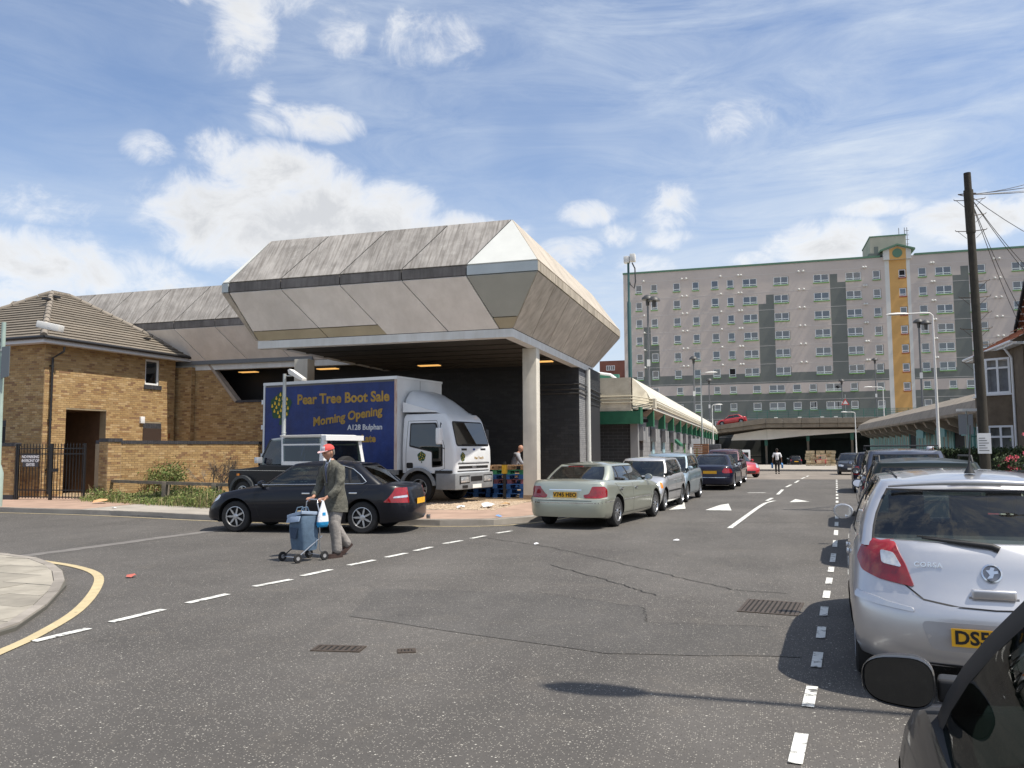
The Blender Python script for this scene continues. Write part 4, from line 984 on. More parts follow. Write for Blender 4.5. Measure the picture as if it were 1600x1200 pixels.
def palisade():
    t = thing('palisade_fence', 'turquoise steel palisade fence between the hedge and the market hall', 'fence', (9.4, 41.4, .12), R(4))
    m_ = mat('turquoise_fence', (.10, .30, .27), .5)
    for z in (.35, 1.95): B1('rail', m_, t, 0, .0, z, 7.6, .05, z + .06)
    for i in range(48):
        x = i * .158; q = MB(); q.add([(x, -.02, .05), (x + .045, -.035, .05), (x + .09, -.02, .05), (x, -.02, 2.3), (x + .045, -.035, 2.45), (x + .09, -.02, 2.3), (x + .045, -.01, .05), (x + .045, -.01, 2.4)], [(0, 1, 4, 3), (1, 2, 5, 4), (2, 6, 7, 5), (6, 0, 3, 7)]); q.build('pale', m_, t)
    for x in (0, 2.5, 5, 7.5): B1('post', m_, t, x, .06, 0, x + .1, .16, 2.3)
palisade()

# ------------------------------------------------------------------ tower block
LG, DG = 0, 1
m_tl = mat('tower_render', (.54, .475, .43), .9, n=(.25, .06), streak=(.5, .5, .05, .25, (.45, .41, .385)))
m_td = mat('tower_render_dark', (.16, .172, .16), .9, n=(.25, .06))
m_to = mat('tower_ochre', (.60, .35, .12), .8, n=(.3, .08)); m_tw = mat('tower_offwhite', (.62, .62, .59), .8, n=(.3, .05)); m_tg = mat('tower_green_trim', (.10, .20, .13), .6); m_lime = mat('lime_sill', (.16, .34, .09), .6)
m_grv = mat('panel_joint', (.60, .57, .54), .9)
m_twg = glass_mat('tower_glass', (.5, .55, .62), .16, .35)
m_curt = [mat('net_curtain', (.50, .52, .55), .9, n=(4, .2)), mat('blue_curtain', (.28, .32, .42), .9, n=(3, .3)), mat('dim_room', (.10, .11, .13), .9), mat('cream_curtain', (.5, .47, .40), .9, n=(3, .2))]
def tower():
    TY = 150.0; x0, x1, zt, zb = -22.75, 62.0, 34.3, -1.2; X = lambda x: x - x0
    t = thing('tower_block', 'long ten storey grey tower block with an ochre stair strip', 'tower block', (x0, TY, 0))
    def zone(u, z):
        x = u + x0
        if 22.35 < x < 26.3:
            return 2 if 23.05 < x < 25.75 else 3
        if z < 11.2: return 1
        if 13.0 < z < 14.85: return 1
        if z < 13.0: return 0
        def g(a, b_, z1): return a < x < b_ and z < z1
        if g(1.39, 4.06, 27.3) or g(2.7, 4.06, 28.9) or g(-19.15, -17.88, 24.1) or g(-17.9, -16.35, 20.65) or g(13.47, 16.02, 30.42) or g(13.47, 14.69, 31.9) or g(32.75, 35.2, 30.42) or g(34.0, 35.2, 31.9) or g(51.4, 53.9, 30.4): return 1
        return 0
    sing = [(-20.55, -19.37), (-17.72, -16.53), (-13.62, -12.35), (-10.16, -8.94), (-6.78, -5.51), (-4.01, -2.82), (20.4, 21.65), (27.54, 28.8)]
    wide = [(-1.27, 1.2), (4.06, 6.6), (10.75, 13.3), (16.05, 18.55), (30.16, 32.62), (35.25, 37.75), (41.6, 44.15), (48.5, 51), (54.5, 57)]
    low = [(-20.55, -19.37, 0), (-17.72, -16.53, 0), (-13.3, -12.2, 0), (-10.1, -9.0, 0), (-6.7, -5.6, 0), (-3.95, -2.75, 0), (.02, 1.4, 0), (2.76, 5.45, 1), (6.76, 8.1, 0), (9.5, 10.75, 0), (12.16, 14.79, 1), (16.16, 17.41, 0), (20.4, 21.6, 0), (27.6, 28.8, 0), (31.5, 32.7, 0), (34.1, 36.7, 1), (40.5, 43.1, 1), (45, 46.2, 0), (50, 52.5, 1)]
    wins = []
    for r_ in range(6):
        top = 32.1 - 3.235 * r_
        for a, b_ in sing: wins.append((a, top - 1.62, b_, top, 0, r_))
        for a, b_ in wide: wins.append((a, top - 1.55, b_, top - .05, 1, r_))
    for r_, top in ((6, 12.75), (7, 9.62), (8, 6.5)):
        for a, b_, w in low: wins.append((a, top - 1.4, b_, top, w, r_))
    for r_ in range(7):
        top = 32.0 - 3.235 * r_; wins.append((24.5, top - 1.45, 25.65, top, 0, r_))
    holes = [(X(a), c, X(b_), d) for a, c, b_, d, w, r_ in wins]
    b = MB(); cu = [X(v) for v in (-19.15, -17.88, -16.35, 1.39, 2.7, 4.06, 13.47, 14.69, 16.02, 22.35, 23.05, 25.75, 26.3, 32.75, 34.0, 35.2, 51.4, 53.9)]; cz = [11.2, 13.0, 14.85, 27.3, 28.9, 24.1, 20.65, 30.42, 31.9]
    holed(b, (0, 0, 0), (1, 0, 0), (0, -1, 0), x1 - x0, zb, zt, holes, .22, cmf=(zone, cu, cz)); b.build('wall', [m_tl, m_td, m_to, m_tw], t)
    b = MB(); W_ = x1 - x0; b.quad((0, 0, zb), (0, 0, zt), (0, 13, zt), (0, 13, zb)); b.quad((W_, 0, zb), (W_, 13, zb), (W_, 13, zt), (W_, 0, zt)); b.quad((0, 0, zt), (W_, 0, zt), (W_, 13, zt), (0, 13, zt)); b.quad((0, 13, zb), (0, 13, zt), (W_, 13, zt), (W_, 13, zb)); b.build('side_wall', m_tl, t)
    B1('parapet_trim', m_tg, t, -.15, -.15, zt - .02, X(21.7), 13, zt + .30); B1('parapet_trim', m_tg, t, X(27.1), -.15, zt - .02, W_ + .15, 13, zt + .30)
    B1('corner_trim', m_tl, t, -.06, -.06, zb, .3, .3, zt - .03)
    # storey joints, broken by the windows
    for r_ in range(11):
        z = 32.1 - 3.235 * r_ + .52
        if z < 0: break
        for (a, c, b_, d) in [(0, 0, 0, 0)]:
            for (s, e) in holes_split(0, X(22.3), holes, z, z + .06) + holes_split(X(26.4), W_, holes, z, z + .06):
                B1('panel_joint', m_grv, t, s, -.012, z, e, .02, z + .055)
    def tpl(w, h, wide_):
        b = MB(); f = .12
        b.box(0, 0, 0, w, .08, f); b.box(0, 0, h - f, w, .08, h); b.box(0, 0, f, f, .08, h - f); b.box(w - f, 0, f, w, .08, h - f); b.box(f, -.005, h * .22, w - f, .07, h * .22 + f)
        if wide_: b.box(w / 2 - f * .6, -.01, f, w / 2 + f * .6, .075, h - f)
        return b.mesh('window')
    meshes = {}; rr = random.Random(3)
    sm = {}
    for (a, c, b_, d, w, r_) in wins:
        key = (round(b_ - a, 1), round(d - c, 1), w)
        if key not in meshes:
            ww, hh = key[0], key[1]; m1 = tpl(b_ - a, d - c, w); m1.materials.append(m_upvc)
            p = MB(); p.quad((.05, .05, .05), (b_ - a - .05, .05, .05), (b_ - a - .05, .05, d - c - .05), (.05, .05, d - c - .05)); m2 = p.mesh('pane'); m2.materials.append(m_twg)
            cs = []
            for cm in m_curt:
                p = MB(); p.quad((0, .2, 0), (b_ - a, .2, 0), (b_ - a, .2, d - c), (0, .2, d - c)); m3 = p.mesh('curtain'); m3.materials.append(cm); cs.append(m3)
            p = MB(); p.box(-.05, -.19, -.16, b_ - a + .05, -.03, 0); m4 = p.mesh('sill'); m4.materials.append(m_lime)
            meshes[key] = (m1, m2, cs, m4)
        m1, m2, cs, m4 = meshes[key]
        wi = obj('window', m1, t, loc=(X(a), .1, c)); 
        openw = (r_ == 5 and abs(a + 4.01) < .1) or (r_ == 0 and a > 24 and a < 25)
        if not openw: obj('pane', m2, wi); obj('curtain', rr.choice([cs[0], cs[0], cs[1], cs[2], cs[2], cs[3]]), wi)
        else: q = MB(); q.quad((0, .2, 0), (b_ - a, .2, 0), (b_ - a, .2, d - c), (0, .2, d - c)); q.build('dark_opening', m_dark, wi)
        s = obj('sill', m4, t, loc=(X(a), 0, c))
        if a > 24 and a < 26: s.data = s.data.copy(); s.data.materials[0] = mat('red_sill', (.30, .06, .04), .6)
    # flue vents
    v = MB(); v.lathe([(0, -.42), (.14, -.4), (.20, -.3), (.12, -.2), (.09, 0)], 8, 'y'); vm = v.mesh('vent', 60); vm.materials.append(m_tw)
    for r_ in range(6):
        z = 32.1 - 3.235 * r_ + .62
        for x in ((-19.0, -12.0, -11.2, -5.1, -2.0, -1.5, 8.3, 9.1, 18.9, 19.3, 29.5, 29.9, 39.0, 39.8, 46, 46.8)): obj('vent', vm, t, loc=(X(x), 0, z))
    # stair bay with gable and roundel
    q = MB(); q.prism([(X(22.15), -.5, zt - .6), (X(26.5), -.5, zt - .6), (X(26.5), -.5, 35.3), (X(24.35), -.5, 36.0), (X(22.15), -.5, 35.3)], (0, 3.5, 0)); q.build('gable', m_tw, t)
    q = MB(); q.prism([(X(23.1), -.515, zt - .6), (X(25.7), -.515, zt - .6), (X(25.7), -.515, 35.45), (X(24.35), -.515, 35.9), (X(23.1), -.515, 35.45)], (0, .014, 0)); q.build('gable_panel', m_to, t)
    for s in (-1, 1): q = MB(); q.prism([(X(24.35), -1.0, 36.02), (X(24.35 + s * 2.75), -1.0, 35.1), (X(24.35 + s * 2.75), -1.0, 35.38), (X(24.35), -1.0, 36.3)], (0, 4.4, 0)); q.build('gable_roof', m_tg, t)
    q = MB(); q.lathe([(0, -.60), (.78, -.60), (.78, -.50)], 28, 'y', (X(24.35), 0, 34.75)); q.build('roundel', m_tg, t)
    # rooftop plant room and masts
    B1('plant_room', mat('plant_room', (.46, .42, .34), .9, n=(.5, .1)), t, X(20.6), 3, zt, X(26.4), 13.2, 38.6); B1('plant_room_cap', m_tg, t, X(20.5), 2.9, 38.6, X(26.5), 13.3, 38.8)
    B1('plant_door', m_td, t, X(21.2), 2.95, 35.2, X(21.9), 3.0, 36.9) ; B1('plinth', m_td, t, X(20.0), .6, zt + .3, X(22.1), 3, zt + .9)
    for x in (25.5, 26.4, 26.8):
        q = MB(); q.tube([(X(x), 4, 36 if x > 26.4 else 38.6), (X(x), 4, 40.2)], .05, 5); q.build('mast', m_iron, t)
    for z in (37.2, 38.0, 38.8, 39.6): B1('mast_rung', m_iron, t, X(26.4), 3.97, z, X(27.1), 4.03, z + .06)
tower()

# ------------------------------------------------------------------ parking deck that crosses the street
m_deck = mat('deck_concrete', (.22, .185, .14), .9, n=(.5, .2), streak=(1.5, 1.5, .4, .6, (.15, .125, .10)), bump=(6, .3, .02))
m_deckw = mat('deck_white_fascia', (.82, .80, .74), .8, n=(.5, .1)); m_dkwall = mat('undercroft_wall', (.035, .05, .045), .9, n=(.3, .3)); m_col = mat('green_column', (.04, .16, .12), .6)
def deck():
    Y0 = 122.0
    t = thing('parking_deck', 'raised concrete parking deck crossing the far end of the street', 'parking deck', (0, Y0, 0))
    top = [(-12, 3.9), (-4.65, 5.0), (1.57, 5.85), (13.7, 5.75), (40, 5.7)]; bot = [(-12, 2.9), (-4.65, 3.85), (1.57, 4.5), (13.7, 4.45), (40, 4.4)]
    for i in range(4):
        (a, za), (c, zc) = top[i], top[i + 1]; zb_, zd = bot[i][1], bot[i + 1][1]
        n = max(1, int((c - a) / 2.4))
        for k in range(n):
            u0, u1 = k / n, (k + 1) / n; g = .02
            xa, xb = lerp(a, c, u0) + g, lerp(a, c, u1) - g
            for (f0, f1, yy) in ((.02, .42, 0), (.45, 1.0, -.25)):
                z00, z01 = lerp(lerp(zb_, zd, u0), lerp(za, zc, u0), f0), lerp(lerp(zb_, zd, u0), lerp(za, zc, u0), f1)
                z10, z11 = lerp(lerp(zb_, zd, u1), lerp(za, zc, u1), f0), lerp(lerp(zb_, zd, u1), lerp(za, zc, u1), f1)
                q = MB(); q.prism([(xa, yy, z00), (xb, yy, z10), (xb, yy, z11), (xa, yy, z01)], (0, .5 - yy, 0)); q.build('parapet_panel', m_deck, t)
        q = MB(); q.add([(a, .5, zb_), (c, .5, zd), (c, 27, zd), (a, 27, zb_), (a, .5, za - .55), (c, .5, zc - .55), (c, 27, zc - .55), (a, 27, za - .55)], [(0, 3, 2, 1), (4, 5, 6, 7), (0, 1, 5, 4), (1, 2, 6, 5), (2, 3, 7, 6), (3, 0, 4, 7)]); q.build('slab', m_deck, t)
    # lower pale canopy in the undercroft
    lt = [(-2.9, 3.75), (1.8, 4.45), (8, 4.35), (13.7, 4.3), (30, 4.3)]; lb = [(-3.35, 2.75), (1.8, 2.8), (6.7, 3.3), (13.7, 3.75), (30, 3.8)]
    for i in range(4):
        q = MB(); q.prism([(lb[i][0], 3, lb[i][1]), (lb[i + 1][0] - .02, 3, lb[i + 1][1]), (lt[i + 1][0] - .02, 3, lt[i + 1][1] - .12), (lt[i][0], 3, lt[i][1] - .12)], (0, .3, 0)); q.build('lower_fascia', m_deckw, t)
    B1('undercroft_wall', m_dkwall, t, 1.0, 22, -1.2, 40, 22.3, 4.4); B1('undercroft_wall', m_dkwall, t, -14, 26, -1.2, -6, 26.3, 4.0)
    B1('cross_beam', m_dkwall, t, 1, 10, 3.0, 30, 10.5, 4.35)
    for x, z in ((1.45, 2.95), (7.3, 3.55), (13.3, 3.7), (19.5, 3.7)):
        c = B1('column', m_deck, t, x + .05, 4, -1.1, x + .35, 4.4, z); B1('column_head', m_col, c, x - .02, 3.9, z - 1.0, x + .42, 4.5, z)
    # green railing
    for i in range(24):
        x = -1 + i * .95 * 1.5; B1('rail_post', m_col, t, x, .1, 5.7, x + .07, .17, 6.95)
    for z in (6.0, 6.35, 6.65, 6.95): B1('rail', m_col, t, -1, .09, z, 33, .12, z + .04)
    m_mesh = mat('railing_mesh', (.12, .22, .19), .7)
    b = MB(); 
    for i in range(220): b.box(-1 + i * .155, .10, 5.8, -1 + i * .155 + .035, .115, 6.93)
    o = b.build('railing_bars', m_mesh, t); o['kind'] = 'stuff'
    for i, x in enumerate((2.8, 6.0, 9.0, 10.8)): B1('lamp_block', m_deckw, t, x, -.2, 5.85, x + .5, 0, 5.98)
deck()
B1('light_gap_wall', m_deckw, None, -9, 165, -1, -1.2, 165.3, 5.5, label='pale sunlit wall seen through the gap under the deck', cat='wall')
def far_brick():
    t = thing('brick_building', 'distant red brick building with white windows beyond the market roof', 'building', (-39.5, 215, 0))
    B1('wall', mat('far_red_brick', (.22, .085, .06), .9, n=(.5, .15)), t, 0, 0, 0, 7.6, 9, 25.2); B1('side_wall', MATS['far_red_brick'], t, 7.62, -.3, 0, 16, 9, 24.6)
    for x in (1.8, 3.0, 8.4, 10.6, 12.2): window(t, (x, -.0 if x < 7 else -.3, 22.6), (1, 0, 0), (0, -1, 0), 1.1, 1.3, .12, mull=(.5,), recess=-.05)
    B1('roof_box', mat('far_blue', (.03, .06, .22), .7), t, 9, 2, 24.7, 14, 8, 27.2)
far_brick()

# ------------------------------------------------------------------ houses on the right
m_peb = mat('brown_pebbledash', (.15, .115, .08), .95, n=(3, .2), bump=(60, .6, .01)); m_red = mat('red_clay_tile', (.34, .13, .07), .85, n=(8, .3), rndv=.22, col2=((.20, .09, .06), 3, .55, .7))
def rhouse(y0, depth, label, bay=True, xw=9.35, he=5.35, gable=False):
    t = thing('terraced_house', label, 'house', (xw, y0, .12))
    B1('wall', m_peb, t, 0, 0, 0, 7, depth, he)
    if bay: B1('soffit', m_upvc, t, -.35, -.1, he, 0, depth + .1, he + .06); q = MB(); q.tube([(-.4, -.15, he + .12), (-.4, depth + .15, he + .12)], .06, 8); q.build('gutter', m_upvc, t)
    q = MB(); q.tube([(-.36, 1.2, he + .1), (-.2, 1.2, he - .15), (-.06, 1.2, he - .4), (-.06, 1.2, .1)], .045, 8); q.build('downpipe', m_upvc, t)
    # tiled roof in courses
    N_ = 14
    A = Vector((-.42, -.2, he + .12)); B_ = Vector((-.42, depth + .2, he + .12)); Q0 = Vector((3.5, -.2, he + 2.3)); Q1 = Vector((3.5, depth + .2, he + 2.3))
    nn = (B_ - A).cross(Q0 - A).normalized(); nn = nn if nn.z > 0 else -nn
    for k in range(N_):
        a, c, d_, e = A.lerp(Q0, k / N_), B_.lerp(Q1, k / N_), B_.lerp(Q1, (k + 1.05) / N_), A.lerp(Q0, (k + 1.05) / N_)
        q = MB(); q.add([a + nn * .03, c + nn * .03, d_, e, a, c], [(3, 2, 1, 0), (0, 1, 5, 4)]); q.build('tile_course', m_red, t)
    q = MB(); q.prism([A - Vector((0, -.05, 0)), Q0, Vector((7.4, -.2, he + .12))], (0, .2, 0)); q.build('gable_wall', m_peb, t)
    b = MB(); b.prism([A, Q0, Vector((7.4, -.2, he + .12)), Vector((7.4, -.2, he)), ], (0, depth + .4, 0)) if 0 else None
    q = MB(); q.add([Q0, Q1, Vector((7.4, depth + .2, he + .12)), Vector((7.4, -.2, he + .12))], [(0, 1, 2, 3)]); q.build('rear_slope', m_red, t)
    if bay:
        # canted two-storey bay
        pts = [(0, 1.7), (-.75, 2.25), (-.75, 3.95), (0, 4.5)]
        for z0, z1 in ((0, .75), (2.35, 3.62), (5.05, 5.35)):
            q = MB(); q.prism([(x, y, z0) for x, y in pts], (0, 0, z1 - z0)); q.build('bay_wall', m_peb, t)
        for zz, hh in ((.75, 1.6), (3.62, 1.43)):
            for i in range(3):
                a, c = Vector((*pts[i], zz)), Vector((*pts[i + 1], zz)); d_ = (c - a).normalized(); n_ = Vector((-d_.y, d_.x, 0)); n_ = n_ if n_.dot(Vector((-1, -.3, 0))) > 0 or (n_.x < 0) else -n_
                if n_.x > 0: n_ = -n_
                window(t, a, d_, n_, (c - a).length, hh, .08, mull=(.5,) if i != 1 else (.33, .66), trans=(.72,), recess=.0, curtain=m_curt[0] if zz > 3 else m_curt[3])
            q = MB(); q.prism([(x - (.08 if x < -.5 else 0), y - (.06 if k < 2 else -.06), zz - .07) for k, (x, y) in enumerate(pts)], (0, 0, .07)); q.build('bay_sill', m_upvc, t)
        window(t, (0, 5.3, 3.7), (0, 1, 0), (-1, 0, 0), 1.0, 1.2, .07, mull=(.5,), recess=-.03)
    if gable:
        q = MB(); q.prism([(-.02, .9, he + .3), (-.02, 4.6, he + .3), (-.02, 2.7, he + 2.3)], (3, 0, 0)); q.build('gable_front', m_brown, t)
        for s in (0, 1):
            a = Vector((-.35, .3 if s == 0 else 4.85, he + .1)); c = Vector((-.35, 2.6, he + 2.45))
            q = MB(); q.prism([a, c, c + Vector((0, 0, .14)), a + Vector((0, 0, .14))], (.09, 0, 0)); q.build('bargeboard', m_dark, t)
            N2 = 10
            for k in range(N2):
                p, r_ = a.lerp(c, k / N2), a.lerp(c, (k + 1.05) / N2); up = Vector((0, 0, .17)); q = MB(); q.add([p + up, r_ + up - Vector((0, 0, .03)), r_ + up + Vector((4.5, 0, -.03)), p + up + Vector((4.5, 0, 0))], [(0, 1, 2, 3)] if s else [(3, 2, 1, 0)]); q.build('tile_course', m_red, t)
    return t
rhouse(34.4, 7.0, 'brown pebbledash house with red tiled roof and white canted bay window', xw=9.75, he=5.35)
rhouse(29.6, 4.77, 'nearer brown house whose gable end cuts the right edge of the picture', bay=False, gable=True, xw=9.85, he=5.7)
# ------------------------------------------------------------------ vehicles
m_tyre = mat('tyre_rubber', (.018, .018, .019), .85, n=(8, .2)); m_alloy = mat('alloy_rim', (.50, .51, .53), .30, .85); m_blackpl = mat('black_plastic', (.02, .02, .021), .5); m_seal = mat('rubber_seal', (.008, .008, .009), .6)
m_arch = mat('wheel_arch', (.006, .006, .006), .95); m_red_l = mat('red_lamp', (.26, .006, .009), .12, coat=1.0, n=(14, .25)); m_clear_l = mat('clear_lamp', (.62, .64, .66), .12, .55, coat=1.0, n=(16, .3)); m_amber = mat('amber_lamp', (.75, .25, .03), .15, coat=1.0)
m_platey = mat('yellow_plate', (.80, .42, .02), .45); m_platew = mat('white_plate', (.80, .80, .76), .45); m_ink = mat('plate_ink', (.012, .012, .014), .5); m_seat = mat('seat_cloth', (.035, .036, .04), .9); m_chrome = mat('chrome', (.72, .73, .75), .12, 1.0); m_mirror = mat('mirror_glass', (.85, .87, .9), .02, 1.0)
m_inside = mat('car_interior', (.022, .022, .024), .8)
m_cglass = glass_mat('car_glass', (.62, .74, .70), .07, .55)

def superell(a, c, p, n):
    """quarter: from (y=0) to (y=a); returns (y, dx) with dx from 0 to c"""
    out = []
    for i in range(n + 1):
        th = math.pi / 2 * i / n; out.append((a * math.sin(th) ** (2 / p), c * (1 - math.cos(th) ** (2 / p))))
    return out
def full_ring(half):
    """half: list of (x,y,z), y from 0 (front) .. 0 (rear) on the left side"""
    return half + [(x, -y, z) for x, y, z in half[-2:0:-1]]

def wheel(parent, x, y, r, w, style, name='wheel'):
    s = 1 if y > 0 else -1
    q = MB(); prof = [(r * .62, -w / 2), (r * .90, -w / 2), (r * .97, -w * .42), (r, -w * .28), (r, w * .28), (r * .97, w * .42), (r * .90, w / 2), (r * .66, w / 2), (r * .64, w * .42)]
    q.lathe([(a, b_ * s) for a, b_ in prof][::s], 28, 'y', (0, 0, 0)); o = q.build(name, m_tyre, parent, smooth=35, loc=(x, y - s * w / 2, r))
    q = MB(); R_ = r * .655; f = w / 2 * s
    q.lathe([(R_, f * .55), (R_, f * .98), (R_ * .94, f * 1.0), (R_ * .90, f * .8)][::s], 28, 'y')
    q.cm = 1; q.lathe([(R_ * .90, f * .35), (0.0, f * .30)][::s], 24, 'y'); q.cm = 0
    n = {'star7': 7, 'multi': 12, 'five': 5, 'cover': 9}[style]; hub = R_ * .24
    for k in range(n):
        a = 2 * math.pi * k / n
        def P(rad, da, yy): return (rad * math.cos(a + da), yy, rad * math.sin(a + da))
        if style == 'star7':   # double spokes meeting at the rim like a star
            w0 = .36; q.add([P(hub, w0, f * .82), P(R_ * .62, .15, f * .80), P(R_ * .92, .045, f * .86), P(R_ * .92, -.045, f * .86), P(R_ * .62, -.15, f * .80), P(hub, -w0, f * .82), P(hub, w0, f * .5), P(R_ * .62, .15, f * .5), P(R_ * .92, .045, f * .5), P(R_ * .92, -.045, f * .5), P(R_ * .62, -.15, f * .5), P(hub, -w0, f * .5)],
                               [(0, 1, 2, 3, 4, 5), (0, 6, 7, 1), (1, 7, 8, 2), (3, 9, 10, 4), (4, 10, 11, 5)])
        else:
            wa = {'multi': .10, 'five': .24, 'cover': .22}[style]
            q.add([P(hub * .8, wa * 1.6, f * .86), P(R_ * .93, wa * .75, f * .88), P(R_ * .93, -wa * .75, f * .88), P(hub * .8, -wa * 1.6, f * .86), P(hub * .8, wa * 1.6, f * .5), P(R_ * .93, wa * .75, f * .5), P(R_ * .93, -wa * .75, f * .5), P(hub * .8, -wa * 1.6, f * .5)],
                  [(0, 1, 2, 3), (0, 4, 5, 1), (3, 2, 6, 7)])
    q.lathe([(0, f * .98), (hub * .8, f * .96), (hub * 1.15, f * .84), (hub * 1.15, f * .5)], 16, 'y')
    me = q.mesh('rim', 30); me.materials.append(m_alloy); me.materials.append(m_seal)
    bm = bmesh.new(); bm.from_mesh(me); bmesh.ops.recalc_face_normals(bm, faces=bm.faces); bm.to_mesh(me); bm.free()
    obj('rim', me, o)
    return o

def patch(bvh, poly, ang, m_, parent, name, off=.004, res=.07, rnd_=None, skirt=True, closed_round=0, tilt=0.0):
    """polygon given in the view from azimuth ang (u right-handed, v = z) pressed onto the body"""
    d0 = Vector((math.cos(ang), math.sin(ang), 0)); u = Vector((-math.sin(ang), math.cos(ang), 0)); 
    pts = poly
    if closed_round:
        out = []; n = len(pts)
        for i in range(n):
            p0, p1, p2 = Vector(pts[i - 1]), Vector(pts[i]), Vector(pts[(i + 1) % n]); r_ = min(closed_round, (p0 - p1).length * .45, (p2 - p1).length * .45)
            a, c = p1 + (p0 - p1).normalized() * r_, p1 + (p2 - p1).normalized() * r_
            for t in (0, .33, .67, 1): out.append(((1 - t) ** 2 * a + 2 * t * (1 - t) * p1 + t * t * c)[:])
        pts = out
    bm = bmesh.new(); vs = [bm.verts.new((p[0], p[1], 0)) for p in pts]; bm.faces.new(vs); bmesh.ops.triangulate(bm, faces=bm.faces)
    for _ in range(6):
        long_ = [e for e in bm.edges if e.calc_length() > res]
        if not long_: break
        bmesh.ops.subdivide_edges(bm, edges=long_, cuts=1); bmesh.ops.triangulate(bm, faces=[f for f in bm.faces if len(f.verts) > 3])
    ok = True; last = None
    for v in bm.verts:
        o = d0 * 6 + u * v.co.x + Vector((0, 0, v.co.y)); h = bvh.ray_cast(o, -d0)
        if h[0] is None: v.co = Vector((0, 0, -99)); ok = False
        else: v.co = h[0] + h[1] * off if h[1].dot(d0) > .12 else h[0] + d0 * off
    if not ok:
        bad = [v for v in bm.verts if v.co.z < -50]; bmesh.ops.delete(bm, geom=bad, context='VERTS')
    if not bm.faces: bm.free(); return None
    bm.normal_update()
    s = sum((f.normal.dot(d0) * f.calc_area() for f in bm.faces))
    if s < 0: bmesh.ops.reverse_faces(bm, faces=bm.faces)
    if skirt:
        be = [e for e in bm.edges if len(e.link_faces) == 1]; r_ = bmesh.ops.extrude_edge_only(bm, edges=be)
        for g in r_['geom']:
            if isinstance(g, bmesh.types.BMVert): g.co -= d0 * (off + .012)
    me = bpy.data.meshes.new(name); bm.to_mesh(me); bm.free(); me.polygons.foreach_set('use_smooth', [True] * len(me.polygons)); me.set_sharp_from_angle(angle=R(50))
    return obj(name, me, parent, mats=m_)
def seam(bvh, pts, ang, w, m_, parent, name='panel_gap', off=.0015, n=14):
    """thin line pressed onto the body"""
    d0 = Vector((math.cos(ang), math.sin(ang), 0)); u = Vector((-math.sin(ang), math.cos(ang), 0)); P = []
    for i in range(len(pts) - 1):
        a, c = Vector(pts[i]), Vector(pts[i + 1]); k = max(1, int((c - a).length / .06))
        for j in range(k): P.append(a.lerp(c, j / k))
    P.append(Vector(pts[-1])); q = MB(); L_ = []
    for i, p in enumerate(P):
        t = (P[min(i + 1, len(P) - 1)] - P[max(i - 1, 0)]); t.normalize(); nn = Vector((-t.y, t.x)) * w / 2; row = []
        for s in (-1, 1):
            pp = p + nn * s; h = bvh.ray_cast(d0 * 6 + u * pp.x + Vector((0, 0, pp.y)), -d0); row.append(None if h[0] is None else h[0] + d0 * off)
        L_.append(row)
    for i in range(len(L_) - 1):
        a, c = L_[i], L_[i + 1]
        if None in a or None in c or (a[0] - c[0]).length > .25: continue
        q.quad(a[0], a[1], c[1], c[0])
    if not q.f: return None
    return q.build(name, m_, parent)

